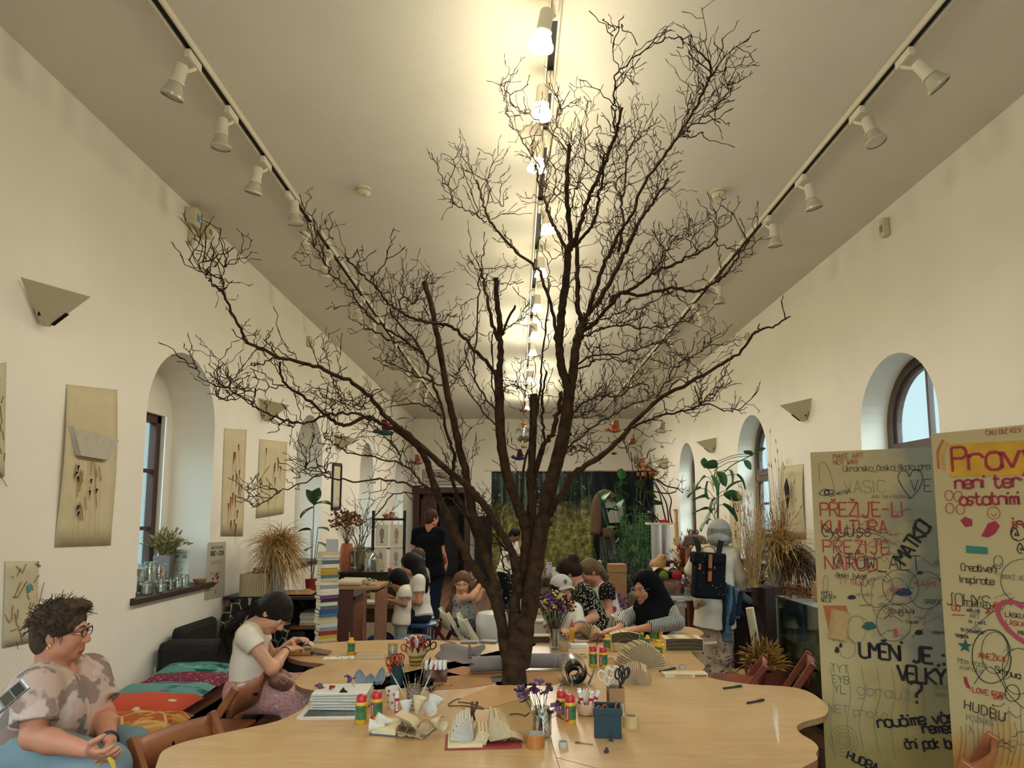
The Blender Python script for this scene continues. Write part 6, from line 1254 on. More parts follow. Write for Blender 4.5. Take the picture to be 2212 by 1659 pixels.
CU=[blotch('orange_print_cushion','b05c34',[('c88a3c',7,.56,.03,'noise'),('d0a868',7,.05,.015,'crack'),('8a3a4a',6,.66,.03,'noise')]),blotch('coral_cushion','bf4f38',[('cfc49a',5.2,.13,.02,'dots')]),blotch('teal_print_cushion','5f8a80',[('2a4a5c',(4,16,4),.62,.03,'noise'),('8c5a74',11,.66,.03,'noise')]),blotch('maroon_print_cushion','6a2a38',[('a86a70',34,.30,.05,'dots')]),blotch('green_print_cushion','55887a',[('1f4a4a',(5,16,5),.6,.03,'noise'),('7aa89a',8,.62,.05,'noise')]),blotch('blue_print_cushion','5a86a0',[('1c2c3c',12,.07,.03,'crack'),('a05a74',7,.64,.03,'noise')])]
for(px,py,sz,rz,lb),m in zip(((284,1566,(.60,.36,.10),.05,'orange print cushion with yellow scrolls nearest the older woman'),(312,1524,(.62,.40,.10),-.04,'coral red cushion with pale flowers on the bench'),(352,1497,(.62,.34,.10),.06,'blue green leaf print cushion between the coral and maroon ones'),(400,1474,(.60,.36,.10),.03,'maroon small print cushion on the bench'),(430,1453,(.58,.40,.12),.0,'green leaf print cushion at the far end of the bench row'),(476,1452,(.26,.34,.10),.1,'blue patterned cushion corner at the far end of the bench')),CU):cushion(px,py,sz,rz,lb,m)
# books on the lower shelf of the bench
bcol=['white','cream','dgreen','black','red','tan','sand','slate','brown','pale','ochre','white']
def simple_book(name,label,p,L,W,h,rz,c,tilt=0.,g=None):
 b=MB();R=Matrix.Rotation(rz,3,'Z')@Matrix.Rotation(tilt,3,'Y')
 b.box((0,0,0),(L*.97,W*.97,h*.78),R=R,m=1).box(R@Vector((0,0,h*.44)),(L,W,h*.12),R=R).box(R@Vector((0,0,-h*.44)),(L,W,h*.12),R=R).box(R@Vector((0,-W*.495,0)),(L,W*.012,h),R=R)
 o=b.build(name,[COV[c],PAPER],None);o.location=p;return tag(o,label,'book',g)
k=0
names={'white':'white','cream':'cream','dgreen':'dark green','black':'black','red':'red','tan':'tan','sand':'sand coloured','slate':'slate grey','brown':'brown','pale':'pale grey','ochre':'ochre','yellow':'yellow','grey':'grey','green':'green','teal':'teal','blue':'blue','purple':'purple'}
for yy,cs in((4.16,('tan','sand')),(4.34,('black','red')),(4.52,('cream','ochre','dgreen')),(4.72,('white','red','slate','pale')),(4.92,('dgreen','white','cream','sand')),(5.12,('brown','tan','white'))):
 z=.072
 for j,c in enumerate(cs):
  h=qr.uniform(.03,.055);simple_book('book','%s book, number %s from the bottom of the %s pile under the bench'%(names[c],W9[j],W9[int((yy-4.16)/.19+.5)]),(-2.34+qr.uniform(-.03,.03),yy,z+h/2),.22,.165,h,1.57+qr.uniform(-.12,.12),c,0,'books under the bench');z+=h+.001
for yy,c in((4.08,'tan'),(4.25,'dgreen')):simple_book('book','thick %s book lying at the near end under the bench%s'%(names[c],'' if c=='tan' else ' against the wall'),(-2.62,yy,.10),.24,.15,.055,1.4,c,0,'books under the bench')
# wall socket above the bench
def plate(name,label,cat,p,n,size,m=None):
 o=thing(name,label,cat,p);F=facing(n);MB().box((0,0,0),size,R=F).build('plate',m or CHWH,o,bevel=.003);return o,F
so,F=plate('wall_socket','double white wall socket just above the bench cushions','socket',Vector(atx(338,1460,XL))+Vector((.006,0,0)),(1,0,0),(.08,.15,.012))
for dz in(-.035,.035):MB().lathe([(.024,0),(.022,-.006),(.02,-.006)],Vector((.0065,0,dz)),16,Matrix.Rotation(pi/2,3,'Y')).build('outlet',mat('grey_socket_well','8a8474',.6),so)
# dark sofa and floral armchair
SFM=mat('charcoal_upholstery','2a2724',.9,var=.2,vs=20.,bump=.2,bs=120)
sf=thing('sofa','low charcoal sofa against the left wall behind the bench','sofa',(-2.46,5.93,0));MB().box((0,0,.22),(.70,.9,.36)).build('seat',SFM,sf,bevel=.05);MB().box((.0,-.34,.39),(.72,.22,.66)).build('armrest',SFM,sf,bevel=.06);MB().box((-.30,.1,.55),(.10,.7,.5)).build('backrest',SFM,sf,bevel=.05);MB().box((.28,-.3,.03),(.05,.05,.06)).build('leg',M_BROWNWOOD,sf);MB().box((.28,.4,.03),(.05,.05,.06)).build('leg',M_BROWNWOOD,sf)
AC=G(520,1400,6.0);AC.z=0
ac=thing('armchair','round backed dark armchair with pale branch print behind the young woman','armchair',(-2.40,6.43,0),.3)
FLR=blotch('dark_branch_print','1c1a18',[('8f8468',9,.035,.015,'crack'),('5a4a3a',7,.64,.03,'noise')])
bk=MB();bk.grid(lambda u,v:(.27*cos(pi*(.0+1.0*u)),.10+.26*sin(pi*u)*.9,.42+(.50-.16*abs(2*u-1)**3)*v),16,5);bk.build('backrest',FLR,ac,smooth=True,solid=.07);MB().box((0,.05,.36),(.5,.48,.14)).build('seat',FLR,ac,bevel=.04)
for sx in(-.2,.2):
 for sy in(-.14,.24):MB().bar((sx,sy,.30),(sx*1.1,sy*1.1,0),.035).build('leg',M_BROWNWOOD,ac)
 # black topped counter behind, with what stands on it
CT=thing('black_topped_counter','black topped wooden counter against the left wall behind the young woman','counter',(-2.2,7.05,0));cz=.925
MB().box((0,0,cz-.015),(1.28,.62,.03)).build('worktop',mat('black_laminate','161514',.4),CT,bevel=.003);MB().box((-.60,0,(cz-.03)/2),(.04,.58,cz-.03)).build('side_panel',BENCHW,CT);MB().box((.58,0,(cz-.03)/2),(.04,.58,cz-.03)).build('side_panel',BENCHW,CT);MB().box((0,.26,.45),(1.2,.02,.85)).build('back_panel',mat('dark_brown_board','2c1d15',.7),CT);MB().box((0,0,.62),(1.16,.55,.02)).build('shelf',BENCHW,CT)
for(x,z,s,c,lb,nm)in((-.1,.30,(.5,.4,.58),'black','black storage crate under the black topped counter','storage_crate'),(.36,.17,(.36,.4,.32),'slate','dark grey storage box under the counter beside the book tower','storage_box')):
 o=thing(nm,lb,'box',(-2.2+x,7.0,0));MB().box((0,0,z),s).build('box',mat('black_cardboard','1b1a1a',.6)if c=='black' else mat('dark_grey_card','35353a',.6),o,bevel=.01);MB().box((0,-s[1]/2-.004,z+s[2]*.25),(.1,.008,.04)).build('handle',mat('pale_label','8f8a80',.7),o)
for j in range(5):tag(MB().box((0,0,0),(.36,.3,.022),qr.uniform(-.08,.08)).build('paper_stack',PAPERW if j%2 else COV['sand'],None),'ream of paper on the counter shelf, number %s from the bottom'%W9[j],'paper','paper on the counter shelf').location=(-1.95,7.02,.645+.0245*j)
def paper_cube(label,p,s,rz):
 o=thing('book_sculpture',label,'book sculpture',p,rz);L,W,h=s;n=22;b=MB()
 for side in range(4):
  R=Matrix.Rotation(side*pi/2,4,'Z')
  for k in range(n):
   x0,x1=-L/2+L*k/n,-L/2+L*(k+1)/n;d=W/2+.006*(k%2)
   b.add([R@Vector(v)for v in((x0,-d,0),(x1,-W/2-.006*((k+1)%2),0),(x1,-W/2-.006*((k+1)%2),h),(x0,-d,h))],[(0,1,2,3)])
 b.box((0,0,h-.004),(L*.98,W*.98,.006));b.build('pages',page_mat('folded_book_edge','b8a684','7a6a4c',700.),o);return o
c0=Vector((0,6.86,cz));xx=lambda px,Y=6.86:aty(px,1270,Y)[0]
paper_cube('cube of folded book pages on the left end of the black counter',(xx(552),6.86,cz),(.25,.2,.215),.06);paper_cube('second cube of folded book pages behind the first',(xx(592,7.1),7.12,cz),(.16,.16,.22),.2)
def curls(name,label,p,n,R,m,rg=qr,r=.004,up=.5,cat='dried plant'):
 b=MB()
 for i in range(n):
  c=Vector((rg.gauss(0,R*.6),rg.gauss(0,R*.5),abs(rg.gauss(R*.35,R*.25))));a=rg.uniform(0,6.3);rr=rg.uniform(.015,.035);t=rg.uniform(-1,1)
  b.tube([c+Vector((cos(a+k*.7)*rr,sin(a+k*.7)*rr*t,rr*.6*sin(k*.7+a)))for k in range(7)],r,4,flat=.35)
 o=b.build(name,m,None);o.location=p;return tag(o,label,cat)
curls('dried_peel','curled orange brown dried peel on top of the book cube',(xx(565),6.86,cz+.215),40,.06,mat('orange_dried_peel','7a3c22',.7,var=.4,vs=30.))
STRAW=mat('dry_straw','a07842',.8,var=.35,vs=30.,col2='c49a5c');STRAW2=mat('pale_straw','b8986a',.8,var=.25,vs=30.);WHEATD=mat('dark_wheat','4a3420',.85,var=.4,vs=40.)
def straw_bush(o,n,base,R,h,m,rg,droop=.5,w=.0035,name='straw',yr=1.):
 b=MB()
 for i in range(n):
  a=rg.uniform(0,2*pi);e=rg.uniform(.15,1.);L=rg.uniform(.6,1.05);d=Vector((cos(a)*R*e,sin(a)*R*e*yr,0));p0=Vector(base)+Vector((cos(a)*.03,sin(a)*.03,0));pts=[]
  for k in range(6):
   t=k/5*L;pts.append(p0+d*t*(.5+.5*t)+Vector((rg.gauss(0,.012),rg.gauss(0,.012),h*(t*(1.6-e*.5)-droop*e*1.5*t*t)*.95)))
  b.tube(pts,[w,w,w*.9,w*.9,w*.7,w*.3],3,cap=False,flat=.4)
  if rg.random()<.35:
   q=pts[-1];b.tube([q,q+(pts[-1]-pts[-2]).normalized()*.05],[w*1.5,w*.4],4,cap=False)
 return b.build(name,m,o)
def mop(o,n,base,R,m,rg,w=.005,droop=1.,name='straw',yr=.75,up=.35):
 b=MB()
 for i in range(n):
  a=rg.uniform(0,2*pi);e=rg.gauss(up,.55);d=Vector((cos(a),sin(a)*yr,e)).normalized();L=R*rg.uniform(.6,1.25);c=rg.gauss(0,.5);s=Vector((-sin(a),cos(a)*yr,0));p0=Vector(base)+Vector((rg.gauss(0,.05),rg.gauss(0,.05),rg.gauss(0,.04)))
  b.tube([p0+d*L*t+s*c*L*.4*t*t+Vector((rg.gauss(0,.006),rg.gauss(0,.006),-droop*R*.55*t*t))for t in(0,.25,.5,.75,1.)],[w,w,w*.9,w*.7,w*.3],3,cap=False,flat=.35)
 return b.build(name,m,o)
PT=Vector((xx(598,7.02),7.02,cz));sp1=thing('straw_planter','grey pot overflowing with a huge mop of dry straw on the black counter','dried plant',PT);MB().lathe([(.075,0),(.095,.30),(.09,.30),(.07,.01),(0,.01)],n=24).build('pot',mat('pale_grey_pot','9a9588',.7),sp1,smooth=40);mop(sp1,760,(0,0,.48),.34,STRAW,qr,.0045,.9,up=.5);mop(sp1,260,(0,0,.42),.32,STRAW2,qr,.006,1.7);sp1.scale=(.86,1,1)
b=MB()
for k in range(3):b.ball((-.02+.05*k,-.12,.42+.02*k),.028,8,5,(1.3,.6,.7))
b.build('paper_flower',mat('pale_pink_paper','c29a88',.8),sp1)
tag(MB().grid(lambda u,v:(PT.x+.12+.3*(u-.0),PT.y-.2+.3*v,cz+.012+.018*sin(9*u)*sin(5*v)+.02*u*v),10,6).build('crumpled_paper',KRAFT,None,(PT.x+.12,PT.y-.2,cz),smooth=True,solid=.001),'crumpled beige paper lying on the counter beside the straw pot','paper')
# variegated leaf plant behind
def leaf_plant(name,label,p,leaves,m,stem_m,pot=None,cat='plant',wid=.4,cane=False):
 o=thing(name,label,cat,p);st=MB();lf=MB()
 for(c,d,L,roll)in leaves:
  c,d=Vector(c),Vector(d).normalized();s=d.cross(Vector((0,.35,1))).normalized();s=Matrix.Rotation(roll,3,d)@s;nn=s.cross(d)
  st.tube(spline([(0,0,max(.02,c.z-.12)if cane else .02),tuple(c*.55 if not cane else Vector((c.x*.5,c.y*.5,c.z-.05))+Vector((0,0,.03))),tuple(c)],4),.004,5,cap=False)
  lf.grid(lambda u,v:tuple(c+d*L*u+s*(v-.5)*L*wid*2*sin(pi*min(1,u*.96+.03))**.8+nn*(.05*L*sin(pi*u)-.12*L*u*u+abs(v-.5)*.18*L)),8,4)
 st.build('stem',stem_m,o);lf.build('leaf',m,o,smooth=True)
 if pot:pot(o)
 return o
VAR=blotch('variegated_leaf','2c4a28',[('a8a860',14,.60,.05,'noise')],.5);GST=mat('green_stem','4a5a34',.6)
vp=Vector((xx(672,7.28),7.28,cz));hgt=aty(685,1080,7.28)[2]-cz
leaf_plant('rubber_plant','variegated rubber plant sprouting above the straw on the black counter',vp,[((.0,0,hgt-.06),(-.35,-.2,.9),.19,0),((.0,0,hgt-.04),(.3,-.1,1),.18,.3),((0,0,hgt-.05),(1,-.3,.1),.20,.5),((0,0,hgt-.08),(-.6,-.5,-.5),.18,-.3),((.05,0,hgt-.3),(1,-.3,-.1),.14,.4),((-.02,0,hgt-.32),(-.9,-.4,0),.13,0),((.06,0,hgt-.45),(1,-.4,-.5),.16,.2),((.0,0,hgt-.5),(-.3,-1,-.2),.13,.2)],VAR,GST,lambda o:MB().lathe([(.05,0),(.065,.12),(.06,.12),(.045,.01),(0,.01)],n=18).build('pot',mat('red_pot','8a2424',.5),o,smooth=40))
# tower of books on the floor behind the table
TWX,TWY=aty(706,1300,5.75)[0],5.75
tcol=['cream','white','pale','slate','white','yellow','ochre','teal','sand','white','grey','white','white','purple','black','white','slate','blue','teal','sand','cream','pale','grey','red','yellow','cream','ochre','white','cream']
z=0.;i=0;ztop=aty(706,1187,5.75)[2];hs=[]
while z<ztop-.015:
 h=qr.uniform(.021,.033);hs.append((z,h));z+=h
NB=len(hs)
for i,(z,h)in enumerate(hs):
 c=tcol[(NB-1-i)%len(tcol)]if i>NB-30 else tcol[(i*7)%len(tcol)];d=NB-1-i;nth=('topmost' if d==0 else '%d%s from the top'%(d+1,'th' if 10<d+1<14 else{1:'st',2:'nd',3:'rd'}.get((d+1)%10,'th')))
 simple_book('book','%s book in the tall book tower, %s'%(names[c],nth),(TWX+qr.uniform(-.006,.006),TWY+qr.uniform(-.006,.006),z+h/2),.155+qr.uniform(-.012,.008),.115+qr.uniform(-.01,.008),h-.0008,.62+qr.uniform(-.06,.06),c,0,'books in the tall tower')
o=tag(MB().box((0,0,.05),(.085,.07,.10),.5).build('white_box',mat('pale_blue_grey_card','a5a8aa',.6),None,bevel=.002),'small pale blue grey box on top of the book tower','box');o.location=(TWX+.03,TWY,hs[-1][0]+hs[-1][1])
# brown cabinet with open side, paper rolls on top
CBX=aty(772,1300,6.5)[0];cbz=aty(760,1268,6.35)[2]
cbt=thing('wooden_cabinet','dark red brown cabinet with open shelf beside the book tower','cabinet',(CBX,6.62,0),.0)
MB().box((-.11,-.25,cbz/2),(.2,.02,cbz-.04)).build('front_panel',mat('dark_red_brown_wood','46221a',.5,var=.15,vs=6.),cbt);MB().box((0,0,cbz-.01),(.44,.54,.025)).build('top',CARD,cbt);MB().box((.10,-.25,cbz/2-.02),(.025,.03,cbz-.05)).build('upright',BENCHW,cbt);MB().box((.20,0,cbz/2-.02),(.02,.5,cbz-.05)).build('side_panel',BENCHW,cbt);MB().box((0,.0,cbz*.45),(.4,.48,.02)).build('shelf',BENCHW,cbt);MB().box((-.205,0,cbz/2-.02),(.02,.5,cbz-.05)).build('side_panel',BENCHW,cbt);MB().box((.155,-.252,.12),(.09,.02,.22)).box((.155,-.252,.4),(.09,.02,.3)).build('door',BENCHW,cbt)
for j in range(3):tag(MB().lathe([(.028,-.11),(.028,.11)],n=14,R=Matrix.Rotation(pi/2,3,'Y')@Matrix.Rotation(.1*j,3,'X')).build('paper_roll',COV['sand'],None,smooth=40),['short cream paper roll at the front of the cabinet top','short cream paper roll in the middle of the cabinet top','short cream paper roll at the back of the cabinet top'][j],'paper roll').location=(CBX-.06,6.42+.12*j,cbz+.031)
curls('crumpled_paper','crumpled cream paper scraps on the cabinet beside the rolls',(CBX+.1,6.5,cbz+.005),18,.05,COV['sand'],r=.008,cat='paper')
# white table with the child, things on it, bags under it
WT=thing('white_table','small white table where the child and the curly haired woman work','table',(aty(810,1300,7.75)[0],7.9,0));wtz=aty(820,1298,7.7)[2]
MB().box((0,0,wtz-.015),(.62,.62,.03)).build('tabletop',mat('white_laminate','b9b4a6',.5),WT,bevel=.004)
for sx in(-.27,.27):
 for sy in(-.27,.27):MB().box((sx,sy,(wtz-.03)/2),(.05,.05,wtz-.03)).build('leg',CHWH,WT)
wp=lambda px,Y:(aty(px,1295,Y)[0],Y,wtz)
tag(MB().lathe([(.03,0),(.038,.07),(.035,.07),(0,.01)],n=18).build('paper_cup',mat('pale_yellow_cup','b0a274',.6),None,smooth=40),'pale yellow cup on the white table','cup').location=wp(806,7.85)
tag(MB().box((0,0,.012),(.2,.16,.024),.2).build('craft_pad',blotch('blue_white_print','a9b2b4',[('2b4650',12,.55,.03,'noise')],.6),None),'blue and white printed pad on the white table by the child','pad').location=wp(832,7.8)
tag(MB().box((0,0,.06),(.3,.2,.12)).build('black_box',mat('black_cardboard','1b1a1a',.6),None,bevel=.005),'black box standing at the back of the white table','box').location=wp(832,8.15)
tag(MB().box((0,0,.02),(.26,.18,.04),.1).build('brown_tray',BENCHW,None,bevel=.004),'low brown tray in front of the black box on the white table','tray').location=wp(815,8.0)
bb=Body(.014);bb.ell((0,0,.2),(.16,.13,.2)).cap((.05,-.05,.1),(-.12,-.02,.3),.09,.06);o=bb.build('cloth_bag',blotch('purple_blue_cloth','3a2f52',[('2c4a86',6,.55,.04,'noise'),('6a2f3c',7,.66,.04,'noise')]),None,(0,0,0));o.location=(aty(812,1340,7.9)[0]+.08,7.95,0);tag(o,'purple and blue cloth bag under the white table','bag')
# stools
def stool(label,p,m,rz=0,h=.47):
 o=thing('stool',label,'stool',p,rz);MB().lathe([(.15,h-.05),(.185,h-.04),(.19,h-.015),(.17,h),(0,h+.004)],n=28).build('seat',m,o,smooth=40)
 for sx in(-1,1):
  for sy in(-1,1):MB().tube([(sx*.12,sy*.12,h-.05),(sx*.16,sy*.15,0)],.011,8).build('leg',mat('chrome_tube','6f7073',.25,1.),o,smooth=True)
 return o
BLUE=mat('blue_vinyl','33506e',.4)
stool('blue vinyl stool under the curly haired woman',(aty(909,1340,8.0)[0],8.0,0),BLUE,h=.50);stool('stool with blue print cushion in front of the blue vinyl one',(aty(893,1350,7.2)[0],7.2,0),blotch('blue_grey_print','4a5a6a',[('a5a49c',16,.58,.05,'noise')]),h=.47);stool('blue seat stool carrying the boy beyond the curly haired woman',(aty(906,1330,8.7)[0],8.72,0),BLUE,h=.46)
# back shelf with easel, vases and glass domes
SHY=9.4;shz=aty(800,1236,SHY-.25)[2]
sh=thing('black_topped_shelf','black topped shelf unit behind the white table','shelf',(aty(800,1240,SHY)[0],SHY,0));MB().box((0,0,shz-.012),(1.0,.5,.025)).build('worktop',mat('black_laminate','161514',.4),sh);MB().box((-.46,0,(shz-.025)/2),(.03,.46,shz-.025)).build('side_panel',BENCHW,sh);MB().box((.46,0,(shz-.025)/2),(.03,.46,shz-.025)).build('side_panel',BENCHW,sh);MB().box((0,.2,.6),(.9,.02,.7)).build('back_panel',mat('olive_wallpaper','8a8350',.8),sh);MB().box((0,0,.5),(.9,.44,.02)).build('shelf',BENCHW,sh)
sx_=lambda px,Y=SHY:aty(px,1230,Y)[0]
TV=Vector((sx_(748,SHY-.1),SHY-.1,shz));tv=thing('terracotta_vase','tall terracotta vase with dry brown flowers beside the glass domes','vase',TV);s_=.41
MB().lathe([(.075,0),(.095,.06),(.10,.18),(.085,.30),(.07,.37),(.062,.37),(.075,.28),(.085,.05),(0,.02)],n=26).build('vase',mat('terracotta','9a5c40',.8,var=.12,vs=7.),tv,smooth=40)
DRYB=mat('dry_brown_flower','5a3c26',.9,var=.4,vs=40.);flower_stems(tv,70,.04,.30,.80,.24,[DRYB,DRYB,mat('dry_ochre_flower','7c5a34',.9,var=.3,vs=40.)],qr,(.008,.022),4,hr=.05,stem=mat('dry_brown_stem','4a3422',.9))
TBR=Vector((sx_(775,SHY+.1),SHY+.12,shz));tbr=thing('branch_vase','clear glass vase with tall bare branches behind the terracotta vase','vase',TBR);MB().lathe([(.05,0),(.055,.25),(.052,.25),(.048,.01),(0,.01)],n=20).build('vase',glass('jar_glass','eff5f2',.02,.7),tbr,smooth=35)
b=MB();br_=random.Random(14)
for(dx,h)in((-.35,.95),(-.15,1.1),(.15,1.05),(.45,1.15),(.6,.9),(-.5,.75),(.3,.8)):
 pts=[Vector((0,0,.05))+Vector((dx*t*t+br_.gauss(0,.015),br_.gauss(0,.03),h*t))for t in[k/7 for k in range(8)]];b.tube(spline([tuple(p)for p in pts],2),[.008*(1-.75*k/14)for k in range(15)],5,cap=False)
 for k in range(5):
  t=br_.randrange(2,7);twig(b,pts[t],(pts[t]-pts[t-1]).normalized()+Vector((br_.gauss(0,.6),br_.gauss(0,.4),.3)),br_.uniform(.1,.3),.0035,br_)
b.build('branch',mat('grey_brown_branch','4c4038',.85),tbr,smooth=True)
for j,(px,r,h,lb,dome)in enumerate(((775,.085,.36,'stepped clear glass block dome beside the terracotta vase',0),(797,.11,.28,'round glass dome with a pink flower inside',1))):
 o=thing('glass_dome',lb,'glass dome',(sx_(px,SHY-.12),SHY-.12+.03*j,shz));gm=glass('dome_glass','dfe9e4',.04,1.6)
 if dome:MB().lathe([(r,.015),(r,h*.5)]+[(r*cos(a),h*.5+h*.5*sin(a))for a in(.4,.8,1.2,1.5)],n=26).build('dome',gm,o,smooth=40);MB().lathe([(r+.02,0),(r+.02,.015),(0,.015)],n=24).build('base',CARD,o);flower_stems(o,8,.02,.02,.2,.05,[mat('pink_dry_flower','8a4a4c',.9)],qr,(.008,.016),3)
 else:MB().box((0,0,h*.4),(.19,.16,h*.8)).box((0,0,h*.86),(.13,.11,h*.12)).box((0,0,h*.96),(.07,.06,h*.08)).build('dome',gm,o,bevel=.006)
for(px,r,h,lb,nm,m)in((818,.03,.17,'pale yellow candle on the back shelf before the easel','candle',mat('pale_wax','b3a880',.5)),(833,.035,.14,'white paper cup with letters on the back shelf','paper_cup',PAPERW),(843,.03,.05,'small red ball on the back shelf','red_ball',RED)):
 o=tag((MB().ball((0,0,r),r,12,8)if nm=='red_ball' else MB().lathe([(r,0),(r*1.05,h),(0,h)],n=18)).build(nm,m,None,smooth=40),lb,nm.replace('_',' '));o.location=(sx_(px,SHY-.18),SHY-.18,shz)
ES=thing('black_easel','black easel frame with four pencil drawings pinned to it','easel',(sx_(840,SHY+.12),SHY+.12,shz));ex=lambda px:aty(px,1150,SHY+.12)[0]-ES.location.x;ez=lambda py:aty(840,py,SHY+.12)[2]-shz
BKW=mat('black_stained_wood','131110',.6)
for px in(805,873):MB().box((ex(px),.03,ez(1103)/2),(.035,.03,ez(1103))).build('post',BKW,ES)
MB().box((ex(839),.03,ez(1122)),(ex(873)-ex(805),.03,.03)).build('rail',BKW,ES);MB().box((ex(839),.035,ez(1185)),(ex(873)-ex(805),.02,.02)).build('rail',BKW,ES);b=MB()
ART={0:'4a3a30',1:'b08a70',2:'8a7a70',3:'b89070'}
for j,(x0,y0,x1,y1)in enumerate(((811,1133,839,1180),(843,1133,870,1180),(810,1184,836,1228),(843,1184,870,1228))):
 o=thing('pinned_drawing',['drawing of a dark urn pinned at the upper left of the black easel','pale reddish drawing pinned at the upper right of the black easel','grey pencil drawing pinned at the lower left of the black easel','pale orange drawing pinned at the lower right of the black easel'][j],'drawing',(sx_(840,SHY+.12),SHY+.12,shz));cx,w,z0,z1=(ex(x0)+ex(x1))/2,ex(x1)-ex(x0),max(.005,ez(y1)),ez(y0)
 MB().box((cx,.0+.004*j,(z0+z1)/2),(w,.002,z1-z0)).build('sheet',PAPERW,o);zc=(z0+z1)/2;hh=(z1-z0)*.36
 u=[(.35,-1),(.5,-.9),(.2,-.6),(.5,-.3),(.62,.1),(.66,.5),(.6,.55),(.3,.8),(.1,1),(0,1.05)];pl=[(cx+w*.5*x*.55,zc+hh*y)for x,y in u]+[(cx-w*.5*x*.55,zc+hh*y)for x,y in reversed(u[:-1])]
 MB().prism(pl,0,.001,Matrix(((1,0,0,0),(0,0,1,-.0025+.004*j),(0,1,0,0),(0,0,0,1)))).build('drawn_urn',mat('drawing_%d'%j,ART[j],.9,var=.4,vs=60.,col2='b8a898'),o)
for j,px in enumerate((815,828,846,860)):MB().box((ex(px),.012,ez(1130)),(.01,.012,.05)).build('peg',STRAW2,ES)
curls('dried_flowers','orange dried flower bunch lying on top of the black easel',(sx_(838,SHY+.15),SHY+.15,shz+ez(1120)+.01),40,.09,mat('orange_dry_flower','8a5230',.9,var=.4,vs=30.),r=.006)
# -- folding chairs
def folding_chair(label,p,rz,m,group,h=.82,seat=.45,slats=1):
 o=thing('folding_chair',label,'chair',p,rz,group)
 W=.42
 for s in(-1,1):
  MB().bar((s*W/2,-.24,h),(s*W/2,.24,0),.028,.045).build('back_upright',m,o,bevel=.006);MB().bar((s*(W/2-.035),.16,seat),(s*(W/2-.035),-.26,0),.024,.04).build('leg',m,o,bevel=.005)
 b=MB();b.grid(lambda u,v:((u-.5)*(W-.02),-.235+.10*(.82-h+.0)+.03*(1-(2*u-1)**2)*-1+(1-v)*.03,h-.16+.15*v),10,2);b.build('backrest',m,o,smooth=True,solid=.014)
 MB().box((0,-.01,seat),(W-.06,.36,.022)).build('seat',m,o,bevel=.008);MB().bar((-W/2,.20,.06),(W/2,.20,.06),.02).build('rung',m,o);MB().bar((-W/2+.03,-.22,.06),(W/2-.03,-.22,.06),.02).build('rung',m,o)
 b=MB();b.lathe([(.010,-.022),(.010,.022)],(0,-.252,h-.085),10,Matrix.Rotation(pi/2,3,'X'),sx=.5);b.build('slot',mat('dark_slot','1c120c',.8),o);return o
g_='folding chairs round the table'
pg=atz(552,1500,.5)
folding_chair('orange brown folding chair under the young woman',(-1.80,4.20,0),1.5,CHW,g_,h=.74)
fc0=aty(520,1600,3.55);folding_chair('orange brown folding chair pushed under the table in front of the young woman',(-1.34,3.14,0),-1.98,CHW,g_,h=.76)
folding_chair('white folding chair on which the girl with pink glasses sits',(aty(1010,1350,6.75)[0],6.78,0),-1.3,CHWH,g_,h=.80,seat=.43)
folding_chair('second white folding chair standing right of the girl with pink glasses',(aty(1052,1350,6.4)[0],6.38,0),-1.35,CHWH,g_,h=.80)
folding_chair('dark brown folding chair behind the girl with pink glasses',(aty(972,1330,8.4)[0],8.4,0),1.2,mat('red_brown_chair','56281c',.5),g_,h=.93)
folding_chair('white folding chair between the rose dress woman and the woman in hijab',(aty(1343,1340,6.5)[0],6.55,0),.35,CHWH,g_,h=.82)
REDC=wood('red_brown_chair_wood','6a2f1c','8a4426',(3,3,3),.4)
folding_chair('red brown folding chair leaning near the terracotta pot',(aty(1672,1440,5.0)[0],4.98,0),1.22,REDC,g_,h=.72);folding_chair('red brown folding chair behind the right lobe, left of the terracotta pot',(aty(1584,1450,5.4)[0],5.4,0),1.22,REDC,g_,h=.62);folding_chair('orange brown folding chair in front of the graffiti boards',(aty(1945,1640,2.75)[0]+.03,2.74,0),.8,CHW,g_,h=.87)
tag(MB().lathe([(.10,0),(.145,.06),(.15,.30),(.13,.36),(.10,.37),(0,.37)],n=28).build('white_bucket',mat('white_enamel','bfb9a8',.4),None,smooth=40),'large white rounded bucket standing on the second white chair','bucket').location=(aty(1056,1350,6.4)[0]+.03,6.38,.463)
# -- far end
tb_=thing('work_table','far work table with pots behind the capped woman','table',(aty(1182,1270,10.2)[0],10.4,0));tbz=aty(1180,1245,10.0)[2];MB().box((0,0,tbz-.015),(.9,.7,.03)).build('tabletop',mat('grey_tabletop','6a665c',.5),tb_)
for sx in(-.4,.4):
 for sy in(-.3,.3):MB().box((sx,sy,(tbz-.03)/2),(.04,.04,tbz-.03)).build('leg',mat('pale_green_grey_leg','8c8c78',.5),tb_)
for j,(px,r,h,m,lb)in enumerate(((1185,.05,.19,blotch('white_dotted_can','b8b4ac',[('2a2a2a',20,.6,.03,'noise')]),'white spotted can on the far work table'),(1172,.035,.10,COV['tan'],'small tan pot on the far work table'),(1178,.03,.05,mat('orange_pot','a0562c',.6),'tiny orange pot on the far work table'),(1195,.04,.12,PAPERW,'white cup at the right end of the far work table'))):
 tag(MB().lathe([(r*.9,0),(r,.01),(r,h),(r*.9,h),(r*.85,.02),(0,.02)],n=18).build('pot',m,None,smooth=40),lb,'pot').location=(aty(px,1240,10.15)[0],10.15,tbz)
st_=thing('slatted_stool','white slatted metal stool in front of the far work table','stool',(aty(1170,1300,8.9)[0],8.9,0))
for k in range(4):MB().box((0,0,.42+.085*k),(.3,.02,.045)).build('slat',mat('white_enamel','bfb9a8',.4),st_)
for s in(-.15,.15):MB().box((s,0,.36),(.025,.03,.72)).build('leg',mat('white_enamel','bfb9a8',.4),st_)
